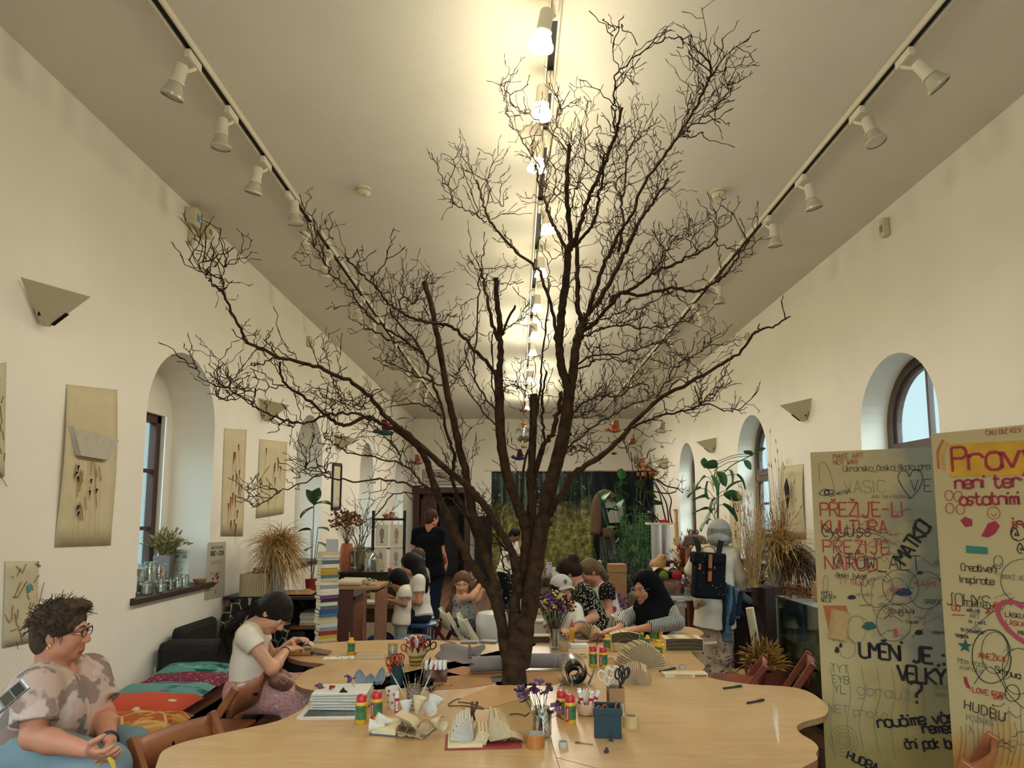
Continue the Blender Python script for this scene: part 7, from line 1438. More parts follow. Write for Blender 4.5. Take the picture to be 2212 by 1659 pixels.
MB().box((0,-.12,.40),(.3,.26,.02)).build('seat',mat('white_enamel','bfb9a8',.4),st_);MB().box((0,-.23,.2),(.28,.02,.4)).build('front_frame',mat('white_enamel','bfb9a8',.4),st_)
# printed forest backdrop hung from a rail
BKY=16.2;x0,x1=aty(1063,1100,BKY)[0],aty(1412,1100,BKY)[0];zt=aty(1200,1018,BKY)[2]
bdp=thing('forest_backdrop','large hanging fabric print of a dark forest with a blossoming meadow','backdrop',((x0+x1)/2,BKY,0))
def forest_mat():
 m=mat('printed_forest','26301a',.9);t=NT(m);bb=t.n['Principled BSDF'];tc=t.add('ShaderNodeTexCoord');sp=t.add('ShaderNodeSeparateXYZ');t.link(tc.outputs['Object'],sp.inputs[0])
 def noise(scale,vec=None,detail=6.):
  n=t.add('ShaderNodeTexNoise',i_Scale=scale,i_Detail=detail,i_Roughness=.7)
  if vec is not None:
   mp=t.add('ShaderNodeMapping');mp.inputs['Scale'].default_value=vec;t.link(tc.outputs['Object'],mp.inputs[0]);t.link(mp.outputs[0],n.inputs['Vector'])
  else:t.link(tc.outputs['Object'],n.inputs['Vector'])
  return n.outputs['Fac']
 def ramp(src,stops):
  r=t.add('ShaderNodeValToRGB');e=r.color_ramp.elements
  for i,(p,c)in enumerate(stops):
   x=e[i]if i<2 else e.new(p);x.position=p;x.color=(*H(c),1)
  t.link(src,r.inputs[0]);return r.outputs[0]
 def mix(f,a,c):
  x=t.add('ShaderNodeMix');x.data_type='RGBA';t.link(f,x.inputs[0]);t.link(a,x.inputs[6]);t.link(c,x.inputs[7]);return x.outputs[2]
 def mr(src,a,c):
  x=t.add('ShaderNodeMapRange');x.inputs[1].default_value=a;x.inputs[2].default_value=c;t.link(src,x.inputs[0]);return x.outputs[0]
 wob=noise(2.2);ad=t.add('ShaderNodeMath');ad.operation='MULTIPLY_ADD';ad.inputs[1].default_value=1.3;t.link(wob,ad.inputs[0]);t.link(sp.outputs[2],ad.inputs[2])
 meadow=ramp(noise(7.),[(.32,'252c14'),(.48,'54522a'),(.6,'787244'),(.75,'a8a078')])
 trunks=ramp(noise(3.0,(2.6,1,.12)),[(.38,'0a0d0c'),(.52,'141a16'),(.66,'4a5650')])
 upper=mix(mr(noise(9.),.58,.68),trunks,ramp(noise(20.),[(.3,'2e3a22'),(.7,'8f9480')]))
 low=mix(mr(ad.outputs[0],2.15,2.75),meadow,upper)
 dark=ramp(noise(2.0,(2.2,1,.15)),[(.4,'06090b'),(.6,'10171a'),(.75,'4a5a60')])
 right=mr(sp.outputs[0],.40,.50);out=mix(right,low,mix(mr(sp.outputs[2],1.3,1.9),ramp(noise(4.),[(.4,'07090a'),(.7,'121a14')]),dark))
 t.link(out,bb.inputs['Base Color']);return m
MB().grid(lambda u,v:((u-.5)*(x1-x0),.02*sin(26*u),.05+(zt-.05)*v),60,4).build('printed_fabric',forest_mat(),bdp,smooth=True,solid=.004);MB().bar(((x0-x1)/2-.2,0,zt+.01),((x1-x0)/2+.1,0,zt+.01),.03).build('rail',wood('pale_rail_wood','7a5a3c','8f6c4a'),bdp)
for s in(-1,1):MB().box((s*((x1-x0)/2),.06,zt/2),(.04,.04,zt)).build('post',BKW,bdp)
# sign above the far door
sgx=lambda px:aty(px,1030,YB-.03)[0];sgz=lambda py:aty(950,py,YB-.03)[2]
sg=thing('company_sign','white sign with red border and company lettering above the far door','sign',((sgx(913)+sgx(1001))/2,YB-.02,sgz(1031)));w_,h_=sgx(1001)-sgx(913),sgz(1015)-sgz(1048)
MB().box((0,0,0),(w_,.03,h_)).build('board',mat('sign_white','b5b0a2',.6),sg);b=MB()
for z in(-h_/2+.012,h_/2-.012):b.box((0,-.017,z),(w_-.01,.004,.014))
for x in(-w_/2+.012,w_/2-.012):b.box((x,-.017,0),(.014,.004,h_-.01))
b.build('border',mat('sign_red','7c2a2c',.6),sg);RX=Matrix.Rotation(pi/2,3,'X');SDK=mat('sign_dark','2a2426',.6)
text_mesh('lettering','ART',.17,(-.24,-.018,.07),RX,SDK,sg,bold=.003);text_mesh('lettering','IKON',.17,(.09,-.018,.07),RX,mat('sign_red','7c2a2c',.6),sg,bold=.003);text_mesh('lettering','www.artikon.cz',.13,(-.02,-.018,-.11),RX,SDK,sg,fit=w_*.86)
b=MB();lx=-w_/2+.13
for dz in(-.075,.075):b.box((lx,-.018,.07+dz),(.16,.003,.012))
for dx in(-.075,.075):b.box((lx+dx,-.018,.07),(.012,.003,.16))
b.bar((lx-.03,-.018,.02),(lx+.01,-.018,.12),.012,.003,up=(0,1,0)).bar((lx+.01,-.018,.12),(lx+.03,-.018,.02),.012,.003,up=(0,1,0));b.build('emblem',SDK,sg)
ln=MB().box((-.02,-.018,-.025),(w_*.8,.003,.008));ln.build('line',mat('sign_red','7c2a2c',.6),sg)
# notices and a black board right of the far door
tag(MB().box((aty(1036,1150,YB)[0],YB-.015,aty(1036,1150,YB)[2]),(.55,.012,.55)).build('notice',PAPERW,None,(aty(1036,1150,YB)[0],YB-.015,aty(1036,1150,YB)[2])),'white notice sheet on the far wall between door and backdrop','notice')
tag(MB().box((aty(1046,1200,YB)[0],YB-.25,.85),(.5,.06,1.7)).build('black_board',mat('chalkboard_black','111416',.6),None,(aty(1046,1200,YB)[0],YB-.25,0)),'dark board leaning on the far wall beside the door','board')
# -- right side: shelf, plants, glass counter, pots
RSY=8.6;rsz=aty(1440,1236,RSY-.25)[2];rx=lambda px,Y=RSY:aty(px,1230,Y)[0]
rs=thing('black_topped_table','black topped display table in front of the green plants on the right','table',(rx(1440),RSY,0));MB().box((0,0,rsz-.012),(.62,.55,.025)).build('worktop',mat('black_laminate','161514',.4),rs);MB().box((-.29,0,(rsz-.025)/2),(.03,.5,rsz-.025)).build('side_panel',CARD,rs);MB().box((.29,0,(rsz-.025)/2),(.03,.5,rsz-.025)).build('side_panel',CARD,rs);MB().box((0,.0,.62),(.55,.5,.02)).build('shelf',mat('white_laminate','b9b4a6',.5),rs)
def at_(o,px,Y,z):o.location=(rx(px,Y),Y,z);return o
o=thing('gourd','pale dried gourd with a hollow on the black topped display table','gourd');at_(o,1420,RSY-.12,rsz);GOU=mat('dried_gourd','a5804e',.6,var=.15,vs=9.);b=Body(.008);b.ell((0,0,.075),(.10,.075,.075)).ell((.06,0,.15),(.065,.055,.06),None,0,.04).ell((.10,-.06,.155),(.03,.04,.03),None,0,.01,'-');b.build('shell',GOU,o)
at_(tag(MB().grid(lambda u,v:((u-.5)*.3,(v-.5)*.2,.01+.05*abs(sin(6*u+2*v))),9,5).build('wrapping_paper',COV['sand'],None,solid=.002),'crumpled cream paper lying beside the dried gourd','paper'),1435,RSY-.18,rsz)
at_(tag(MB().lathe([(.025,0),(.025,.09),(.02,.1),(0,.1)],n=14).build('spool',mat('white_thread','c2bdb0',.8),None,smooth=40),'white thread spool on the display table beside the gourd','spool'),1452,RSY-.2,rsz)
o=thing('orange_bush','rust orange dried fern and twigs in a low basket on the display table','dried plant');at_(o,1476,RSY-.05,rsz);MB().lathe([(.07,0),(.09,.05),(.085,.05),(0,.01)],n=18).build('basket',CARD,o,smooth=40);straw_bush(o,150,(0.03,0,.03),.13,.34,mat('rust_orange_fern','9a4a24',.8,var=.3,vs=30.),qr,.3,.005,'fern');straw_bush(o,60,(-.06,-.03,.03),.14,.2,mat('red_brown_twig','5c3020',.8),qr,.6,.004,'twigs')
gc=thing('glass_cylinder','tall frosted glass cylinder with a white lid board carrying dark branches','glass cylinder');at_(gc,1428,RSY+.35,0);z0,z1=aty(1428,1210,RSY+.35)[2],aty(1428,1133,RSY+.35)[2]
MB().lathe([(.12,z0),(.12,z1)],n=26,cap=False).build('cylinder',glass('frosted_glass','c2c6c2',.3,2.5),gc,smooth=True);MB().box((0,0,z1+.012),(.34,.26,.024)).build('lid',PAPERW,gc);MB().box((0,0,z0/2),(.3,.3,z0)).build('plinth',mat('dark_plinth','1c1c1a',.6),gc)
bs=thing('branch_sculpture','tangle of dark bare branches topped with pink dried blooms above the glass cylinder','branches');at_(bs,1428,RSY+.35,z1+.024);B0=Vector(bs.location);PB=lambda px,py,dy=0.:Vector(aty(px,py,RSY+.35+dy))-B0
b=MB();rg=random.Random(6);DBR=mat('dark_purple_branch','33241f',.8)
for pts in([(1440,1132),(1432,1098),(1422,1060),(1398,1020),(1385,980),(1362,962)],[(1445,1132),(1440,1090),(1425,1060),(1412,1035),(1405,1015)],[(1420,1132),(1400,1085),(1385,1045),(1378,1010),(1370,985)],[(1430,1132),(1405,1100),(1395,1060),(1392,1030)],[(1452,1130),(1447,1105),(1450,1080),(1440,1062),(1420,1040),(1400,1030)],[(1415,1132),(1390,1095),(1378,1060),(1368,1020),(1362,975)],[(1418,1035),(1440,1050),(1462,1055),(1475,1065)],[(1405,1060),(1440,1066),(1460,1062)]):
 pts=[PB(x,y,rg.uniform(-.06,.06))for x,y in pts];b.tube(spline([tuple(p)for p in pts],4),[.011-.0004*k for k in range((len(pts)-1)*4+1)],6,cap=False)
 for k in range(2):twig(b,pts[-1-k],Vector((rg.gauss(.3,.5),0,rg.gauss(.3,.5))),.18,.005,rg)
b.build('branch',DBR,bs,smooth=True);f=MB()
for(px,py)in((1382,1000),(1395,1012),(1410,1020),(1390,1025)):
 for k in range(12):c=PB(px,py,-.05)+Vector((rg.gauss(0,.03),rg.gauss(0,.03),rg.gauss(0,.03)));a=rg.uniform(0,6);f.grid(lambda u,v:tuple(c+Vector((cos(a)*.05*(u-.5),sin(a)*.05*(u-.5),.05*(v-.5)))+Vector((0,-.02*sin(3*u)*sin(3*v),0))),4,4)
f.build('bloom',mat('pink_dried_bloom','9a5040',.8,var=.3,vs=30.,col2='b98a52'),bs,smooth=True);f=MB()
for k in range(14):f.ball(PB(1437,1130,-.06)+Vector((rg.gauss(0,.03),rg.gauss(0,.02),abs(rg.gauss(.015,.01)))),.02,6,4)
f.build('red_flower',mat('red_dried_flower','9a2a22',.9,var=.3,vs=90.),bs)
# palms and ferns, sculpture
LG=mat('palm_green','2f5c2c',.5,var=.4,vs=12.);LGD=mat('deep_green_leaf','14261a',.5,var=.3,vs=12.)
def palm(name,label,p,n,R,h,m,rg,leaflets=14,L=.10,pot=True):
 o=thing(name,label,'plant',p);b=MB();st=MB()
 for i in range(n):
  a=rg.uniform(0,2*pi);e=rg.uniform(.3,1);pts=[Vector((cos(a)*R*e*t,sin(a)*R*.6*e*t,.25+h*(1.5*t-.75*e*t*t)*rg.uniform(.7,1)*.8))for t in[k/7 for k in range(8)]];st.tube(pts,.005,4,cap=False)
  for k in range(leaflets):
   t=.3+.7*k/leaflets;j=min(6,int(t*7));q=pts[j].lerp(pts[j+1],t*7-j);d=(pts[j+1]-pts[j]).normalized()
   for s in(-1,1):
    w=(d.cross(Vector((0,0,1))).normalized()*s+d*.6+Vector((0,0,-.35))).normalized();l=L*(1-.5*t);n_=d*l*.10;b.add([q,q+w*l*.5+n_,q+w*l,q+w*l*.5-n_],[(0,1,2,3)])
 b.build('fronds',m,o);st.build('stem',GST,o)
 if pot:MB().lathe([(.14,0),(.18,.28),(.165,.28),(0,.24)],n=22).build('pot',mat('black_plant_pot','17181a',.6),o,smooth=40)
 return o
palm('fern_palm','bright green feathery palm in front of the forest backdrop',(aty(1385,1150,10.6)[0],10.6,.0),46,.55,1.75,LG,qr,16,.16);palm('dark_palm','dark green palm left of the bright one',(aty(1340,1180,10.2)[0],10.2,0),30,.6,1.25,LGD,qr,14,.16);palm('low_dark_palm','low dark palm behind the display table',(aty(1400,1190,9.6)[0],9.6,0),34,.5,1.05,LGD,qr,14,.18)
rp=thing('rubber_tree','broad leaved green tree above the palms','plant',(aty(1372,1080,10.9)[0],11.1,0));leaf_h=aty(1372,1065,11.1)[2]
lv=[((qr.gauss(0,.22),qr.gauss(0,.12),leaf_h+qr.gauss(-.1,.2)),(qr.gauss(0,1),-.5,qr.gauss(0,.4)),.22,qr.gauss(0,.4))for _ in range(26)];o=leaf_plant('x','',rp.location,lv,LG,GST);
for ch in list(o.children):ch.parent=rp
bpy.data.objects.remove(o);MB().lathe([(.14,0),(.18,.28),(.165,.28),(0,.24)],n=22).build('pot',mat('black_plant_pot','17181a',.6),rp,smooth=40)
q=Vector(aty(1312,1110,12.0));sc=12.0/FPX;o=thing('hooded_sculpture','brown hooded arch sculpture with a pale panel standing before the backdrop','sculpture',(q.x,12.0,0));hz=lambda py:aty(1312,py,12.0)[2]
b=MB();pts=[(-25*sc,hz(1155)),(-24*sc,hz(1115)),(-22*sc,hz(1085)),(-12*sc,hz(1068)),(2*sc,hz(1066)),(14*sc,hz(1075))]
b.tube([Vector((x,0,z))for x,z in spline(pts,4)],[.10-.002*k for k in range(21)],10);b.tube([Vector((-10*sc,-.02,hz(1153))),Vector((12*sc,-.02,hz(1150)))],.10,10);b.build('hood',mat('brown_felt','5a4434',.9,var=.2,vs=5.),o,smooth=True);MB().prism([(-5*sc,hz(1078)),(20*sc,hz(1072)),(38*sc,hz(1095)),(34*sc,hz(1128)),(6*sc,hz(1130))],.02,.05,Matrix(((1,0,0,0),(0,0,1,.06),(0,1,0,0),(0,0,0,1)))).build('panel',mat('pale_grey_board','8a8a80',.7),o);MB().box((0,.05,hz(1160)/2),(.25,.2,hz(1160))).build('plinth',mat('dark_plinth','1c1c1a',.6),o)
# boxes behind the women
o=thing('cardboard_column','tall brown cardboard box behind the woman with fair ponytail','box',(aty(1333,1250,8.0)[0],8.0,0));zt=aty(1333,1224,7.9)[2];MB().box((0,0,zt/2),(.19,.2,zt)).build('box',CARD,o,bevel=.004);MB().box((0,0,zt-.02),(.2,.21,.09)).build('lid',CARD,o,bevel=.004)
bb=Body(.014);bb.ell((0,0,.42),(.13,.12,.42)).cap((0,0,.1),(.02,0,.75),.12,.08);o=bb.build('canvas_sack',blotch('mottled_canvas','8a8468',[('5c5a44',7,.56,.06,'noise')]),None);o.location=(aty(1368,1280,8.0)[0],8.05,0);tag(o,'mottled grey green sack left of the woman in hijab','sack')
pf_=thing('purple_flower_pot','white pot of purple dried flowers behind the white chair','flower pot',(aty(1338,1300,7.2)[0],7.3,0));MB().box((0,0,.33),(.3,.3,.66)).build('stand',BENCHW,pf_);MB().lathe([(.07,.66),(.08,.76),(.075,.76),(0,.68)],n=18).build('pot',PAPERW,pf_,smooth=40);b=MB();[b.ball((qr.gauss(0,.05),qr.gauss(0,.04),.80+qr.gauss(0,.03)),.018,6,4)for _ in range(50)];b.build('flower',PUR2,pf_)
wt2=thing('white_side_table','white table with a clear box of yarn behind the woman in hijab','table',(rx(1468,7.6),7.7,0));z2=aty(1468,1290,7.5)[2];MB().box((0,0,z2-.015),(.44,.5,.03)).build('tabletop',mat('white_laminate','b9b4a6',.5),wt2)
for sx in(-.18,.18):
 for sy in(-.2,.2):MB().box((sx,sy,(z2-.03)/2),(.04,.04,z2-.03)).build('leg',CHWH,wt2)
yb=thing('yarn_box','clear plastic box of pink and green yarn balls behind the woman in hijab','box',(rx(1460,7.7),7.75,z2));g=glass('clear_plastic','e2dedb',.15,.5);MB().box((0,-.13,.09),(.34,.004,.18)).box((0,.13,.09),(.34,.004,.18)).box((-.17,0,.09),(.004,.26,.18)).box((.17,0,.09),(.004,.26,.18)).box((0,0,.003),(.34,.26,.006)).build('box',g,yb)
for i,(x,y,z,r,c,nm)in enumerate(((-.10,-.04,.075,.07,'b0485a','pink'),(.06,-.05,.075,.065,'9a3a62','magenta'),(.12,.06,.07,.06,'a08a72','beige'),(-.05,.07,.065,.055,'b5a590','cream'),(-.12,.02,.20,.05,'6a7a2e','green'),(.03,.03,.195,.055,'9a2c2c','red'))):
 b=MB();rg=random.Random(i);b.ball((0,0,0),r*.96,14,9)
 for k in range(14):
  ax=Vector((rg.gauss(0,1),rg.gauss(0,1),rg.gauss(0,1))).normalized();u=ax.orthogonal().normalized();w=ax.cross(u);b.tube([(u*cos(t*.524)+w*sin(t*.524))*r for t in range(13)],.004,4,cap=False)
 o=b.build('yarn_ball',mat(nm+'_yarn',c,.95),None,smooth=True);o.location=(yb.location.x+x,yb.location.y+y,z2+.006+z);tag(o,'%s yarn ball in the clear box behind the woman in hijab'%nm,'yarn','yarn balls')
jv=thing('small_flower_jar','little glass jar of small mixed flowers on the white side table','jar',(rx(1486,7.45),7.52,z2));jar_glass(jv,.032,.11);flower_stems(jv,16,.015,.02,.19,.045,[mat('white_tiny_flower','b8b4a8',.9),mat('pink_tiny_flower','a04a5a',.9),mat('blue_tiny_flower','3a4a7a',.9)],qr,(.006,.011),3)
# climbing plant with large leaves by the second window
cpz=aty(1545,1120,8.3)[2];cp=Vector((rx(1548,8.3),8.3,0));cq=lambda px,py,dy=0:Vector(aty(px,py,8.3+dy))-cp
LV=[(1525,1030,-.6,-.5,.22),(1535,1028,.3,-1,.24),(1548,1020,.5,-.9,.2),(1515,1055,-1,-.5,.22),(1530,1040,-.2,-1,.22),(1570,1060,.7,.6,.2),(1562,1070,1,-.2,.22),(1530,1075,-1,-.1,.22),(1545,1075,-.4,-.8,.2),(1560,1090,.7,-.8,.25),(1545,1098,-.5,-.6,.24),(1530,1100,-1,-.2,.22),(1535,1122,-.8,-.7,.2),(1545,1120,.2,-1,.2),(1552,1140,-.3,-1,.17),(1550,1012,-.8,.3,.2),(1575,1015,.1,-1,.2),(1590,1025,.5,-.9,.2),(1605,995,.6,-.8,.14),(1625,985,-.9,.5,.13),(1632,980,.6,.4,.13),(1520,1010,.0,1,.12)]
cpl=leaf_plant('climbing_plant','tall green climbing plant with large lobed leaves beside the second right window',cp,[(tuple(cq(x,y,qr.uniform(-.12,.05))),(dx,-.35,dz),L*1.05,qr.gauss(0,.3))for x,y,dx,dz,L in LV],mat('large_green_leaf','3a6a42',.45,var=.4,vs=7.),GST,lambda o:MB().lathe([(.13,0),(.17,.3),(.155,.3),(0,.26)],n=22).build('pot',mat('black_plant_pot','17181a',.6),o,smooth=40),wid=.40,cane=True)
MB().tube(spline([tuple(cq(1552,1190)),tuple(cq(1552,1100)),tuple(cq(1555,1040)),tuple(cq(1575,1010)),tuple(cq(1610,990)),tuple(cq(1645,972))],5),.007,6).build('vine',GST,cpl);MB().tube([(0,0,.2),tuple(cq(1548,1010))],.008,6).build('cane',STRAW2,cpl)
o=thing('heart_wreath','woven twig heart standing left of the grey haired woman','wreath',(rx(1500,8.0),8.0,aty(1500,1160,8.0)[2]-.06));b=MB()
for j in range(4):b.tube([Vector((.055*sin(t)**3*1.1,.01*j,.10+.0035*(13*cos(t)-5*cos(2*t)-2*cos(3*t)-cos(4*t))))*(1-.15*j)for t in[2*pi*k/20 for k in range(21)]],.007,5)
b.build('wicker',mat('brown_wicker','6a4630',.8),o,smooth=True);MB().tube([(0,0,.05),(0,0,-.9)],.005,5).tube([(0,0,-.9),(0,0,-o.location.z)],.02,6).build('stake',WD,o)
o=tag(MB().grid(lambda u,v:(.16*cos(2.9*u+.1)*(1-.3*v),.10*sin(pi*u)*(1-.3*v),.12*v+.03*sin(pi*u)),14,6).build('straw_hat',blotch('woven_grey_straw','8f8474',[('6a5c4c',40,.5,.05,'noise')]),None,smooth=True,solid=.02),'grey woven straw bundle seen beside the head of the backpack woman','straw bundle');o.location=(rx(1503,7.9),7.9,aty(1503,1184,7.9)[2]);o2=MB().box((0,0,o.location.z/2),(.2,.12,o.location.z)).build('stand',BENCHW,None);o2.location=(0,0,-o.location.z);o2.parent=o
# glass counter, things in it and on it
GX0,GX1,GY0,GY1,gz=2.45,3.2,3.95,6.55,.955
gct=thing('glass_counter','glass display counter with shelves along the right wall','display counter',((GX0+GX1)/2,(GY0+GY1)/2,0));dx,dy=(GX1-GX0)/2,(GY1-GY0)/2;CG=glass('counter_glass','d9ded6',.03,.25);EDG=mat('glass_edge','8f9a8c',.2)
for z,nm in((gz,'top_glass'),(.60,'shelf'),(.25,'shelf')):MB().box((0,0,z),(2*dx-.02,2*dy-.02,.01)).build(nm,mat('clouded_glass','a8a89a',.2,alpha=.55),gct)
MB().box((-dx,0,gz/2),(.008,2*dy,gz)).build('front_glass',CG,gct);MB().box((0,dy,gz/2),(2*dx,.008,gz)).build('end_glass',CG,gct)
for x,y in((-dx,dy),(dx,dy),(-dx,-dy)):MB().box((x,y,gz/2),(.012,.012,gz)).build('post',EDG,gct)
MB().box((0,0,.05),(2*dx,2*dy,.08)).build('plinth',mat('dark_brown_board','2c1d15',.7),gct)
onz=gz+.006
def put(o,x,y,z,lb,cat,g=None):o.location=(x,y,z);return tag(o,lb,cat,g)
put(MB().lathe([(.10,-.17),(.10,.17)],n=26,R=Matrix.Rotation(pi/2,3,'X')@Matrix.Rotation(.3,3,'Y'),cap=False).build('paper_roll',mat('pale_blue_paper','9aa4ae',.7),None,smooth=True,solid=.004),2.80,5.35,onz+.105,'large pale blue paper roll on the glass counter','paper roll')
put(MB().grid(lambda u,v:((u-.5)*.3,(v-.5)*.25,.02+.05*sin(4*u)*v),8,5).build('white_paper',PAPERW,None,smooth=True,solid=.001),2.66,5.6,onz,'curled white paper sheets beside the blue roll','paper')
for i,(x,y,w)in enumerate(((2.72,6.1,.2),(2.95,5.95,.22))):
 o=thing('paper_bag','brown paper bag on the far end of the glass counter, '+('left of two' if i==0 else 'right of two'),'bag',(x,y,onz),.3*i,'brown paper bags');MB().prism([(-w/2,0),(w/2,0),(w/2*.9,.16),(0,.19),(-w/2*.9,.16)],-.06,.06,Matrix(((1,0,0,0),(0,0,1,0),(0,1,0,0),(0,0,0,1)))).build('bag',KRAFT,o,bevel=.006);curls('x','',(0,0,0),20,.06,STRAW2,r=.004).parent=o;o.children[-1].location=(0,-.08,.1);o.children[-1].name='straw_filling';[o.children[-1].pop(k_,None)for k_ in('label','category')]
curls('twig_nest','loose twig nest in a wire basket at the corner of the glass counter',(2.56,6.35,onz),70,.13,mat('brown_nest_twig','6a4426',.8,var=.4,vs=30.),r=.005)
curls('wood_shavings','wood shavings heaped behind the blue roll on the counter',(2.95,5.62,onz),40,.10,STRAW2,r=.005)
for i,(x,y,z,lb)in enumerate(((2.62,5.55,.607,'folded paper figure on the upper shelf of the glass counter'),(2.70,5.05,.257,'white crumpled paper on the lower shelf of the glass counter'))):
 b=MB();rg=random.Random(i);[b.add([(rg.gauss(0,.05),rg.gauss(0,.04),rg.uniform(0,.16))for _ in range(3)],[(0,1,2)])for _ in range(26)];put(b.build('paper_figure',PAPERW if i else mat('grey_paper_fold','8f8f84',.8),None,solid=.002),x,y,z,lb,'paper')
put(MB().box((0,0,.05),(.24,.2,.10),.2).build('cream_box',COV['cream'],None,bevel=.003),2.62,5.42,.257,'cream cardboard box on the lower shelf of the glass counter','box')
curls('shaving_ball','ball of pale wood shavings on the upper shelf of the glass counter',(2.66,5.12,.61),50,.09,mat('pale_shaving','a09a80',.8),r=.003)
curls('orange_straw','rust coloured straw on the lower shelf of the glass counter',(2.62,4.75,.26),50,.10,mat('rust_orange_fern','9a4a24',.8,var=.3,vs=30.),r=.004);curls('dark_twigs','dark twig heap on the upper shelf at the far end of the counter',(2.7,6.1,.61),50,.12,WHEATD,r=.004)
# terracotta pot with dry straw, tall straw arrangement by the wall
tp_=thing('terracotta_pot','large terracotta plastic pot of dry yellow grass beside the glass counter','plant pot',(aty(1652,1420,5.75)[0],5.75,0));MB().lathe([(.115,0),(.165,.48),(.172,.48),(.172,.50),(.155,.50),(.15,.46),(0,.44)],n=30).build('pot',mat('terracotta_plastic','8a4632',.55),tp_,smooth=40);straw_bush(tp_,170,(0,0,.44),.27,.22,mat('dry_yellow_grass','9a7434',.8,var=.4,vs=20.),qr,.7,.006,'dry_grass');straw_bush(tp_,60,(-.05,0,.44),.3,.30,WHEATD,qr,.9,.004,'dry_grass')
put(MB().lathe([(.035,0),(.035,.56)],n=16,R=Matrix.Rotation(.14,3,'Y').transposed()).build('paper_tube',COV['sand'],None,smooth=40),tp_.location.x+.06,6.02,.36,'cream paper tube standing behind the terracotta pot','paper tube')
put(MB().box((0,0,.18),(.36,.25,.36)).build('storage_box',CARD,None),tp_.location.x+.05,6.1,0,'cardboard box on the floor behind the terracotta pot','box')
SW=Vector((2.66,7.0,0));sw=thing('straw_arrangement','huge golden straw and dark wheat arrangement in a grey pot against the right wall','dried plant',SW);MB().box((0,0,.5),(.45,.4,1.0)).build('stand',mat('dark_brown_board','2c1d15',.7),sw);MB().lathe([(.10,1.0),(.13,1.26),(.12,1.26),(0,1.05)],n=24).build('pot',mat('pale_grey_pot','9a9588',.7),sw,smooth=40)
mop(sw,560,(0,0,1.42),.36,STRAW,qr,.0045,.9,up=.45);straw_bush(sw,90,(0,0,1.3),.30,.55,STRAW,qr,.5,.004);straw_bush(sw,150,(-.3,-.1,1.0),.24,.8,STRAW2,qr,.25,.004);mop(sw,320,(.12,-.12,1.32),.30,WHEATD,qr,.005,2.2,'wheat');straw_bush(sw,60,(0,0,1.2),.28,1.0,WHEATD,qr,.3,.003,'wheat',.5)
tag(MB().lathe([(.12,0),(.15,.06),(.14,.10),(0,.1)],n=18).build('wire_basket',mat('dark_wicker','3a2818',.8),None,smooth=40),'dark wicker basket on the floor stand below the straw arrangement','basket').location=(2.35,6.72,0);
o=thing('brown_planter','brown box planter with dark dry stems in front of the second right window','planter',(2.62,7.6,0));MB().box((0,0,.45),(.7,.4,.9)).build('box',mat('dark_brown_board','2c1d15',.7),o);straw_bush(o,130,(.0,0,.9),.3,.3,WHEATD,qr,.8,.005,'dry_stems');straw_bush(o,20,(-.1,0,.9),.2,.9,mat('dark_thin_stem','2a2420',.9),qr,.2,.003,'dry_stems')
# -- things fixed to walls and ceiling
LW=lambda px,py,d=.004:Vector(atx(px,py,XL))+Vector((d,0,0));RW=lambda px,py,d=.004:Vector(atx(px,py,XR))-Vector((d,0,0))
def wall_sheet(name,label,cat,corners,m,W=LW,th=.002,bulge=.0):
 P=[W(*c)for c in corners];c0=sum(P,Vector())/4;o=thing(name,label,cat,c0);b=MB();n=8;s=1 if W is LW else-1
 b.grid(lambda u,v:tuple(P[0].lerp(P[1],u).lerp(P[3].lerp(P[2],u),v)+Vector((s*bulge*abs(2*u-1)**3*sin(pi*min(1,v*1.1)),0,0))-c0),n,n);b.build('sheet',m,o,smooth=True,solid=th);return o,c0,P
WP=mat('handmade_paper','c0b596',.9,var=.05,vs=14.);WP2=mat('warm_art_paper','c2b390',.9,var=.06,vs=9.)
def on(P,c0,u,v,d=.004,s=1):return P[0].lerp(P[1],u).lerp(P[3].lerp(P[2],u),v)-c0+Vector((s*d,0,0))
SEED=mat('dark_seed','2c2018',.9);STK=mat('tan_grass_stem','a07c4a',.8);INKL=mat('pale_pencil_line','8f866c',.9)
o,c0,P=wall_sheet('hanging_art_paper','tall torn paper with a folded pocket and hanging dried seeds on the left wall','artwork',[(143,830),(252,842),(238,1178),(117,1182)],WP2,bulge=.018)
b=MB();pk=[on(P,c0,u,v,.035)for u,v in((.08,.26),(.98,.33),(.78,.46),(.25,.44))];b.add(pk+[on(P,c0,u,v,.008)for u,v in((.02,.26),(.98,.33),(.78,.46),(.22,.44))],[(0,1,2,3),(0,4,7,3),(3,7,6,2),(1,2,6,5)]);b.build('paper_pocket',mat('grey_white_paper','b2aa98',.9,var=.08,vs=20.),o)
rg=random.Random(8);b=MB();b2=MB();b3=MB()
for k in range(16):
 u=rg.uniform(.22,.78);v0=.45+.30*rg.random()**1.5;p=on(P,c0,u,v0,.012);q=on(P,c0,u+rg.gauss(0,.04),v0+rg.uniform(.07,.14),.012);b.tube([p,q],.003,4)
 if k%2:r_=on(P,c0,u+rg.gauss(0,.05),v0+rg.uniform(0,.08),.014);b2.tube([r_,r_+Vector((0,rg.gauss(0,.01),-.035))],[.007,.002],5)
for k in range(6):u=.3+.08*k;b3.tube([on(P,c0,u,.46,.006),on(P,c0,u+rg.gauss(0,.05),.95,.006)],.0007,3)
b.build('grass_stem',STK,o);b2.build('seed_head',SEED,o);b3.build('pencil_line',INKL,o)
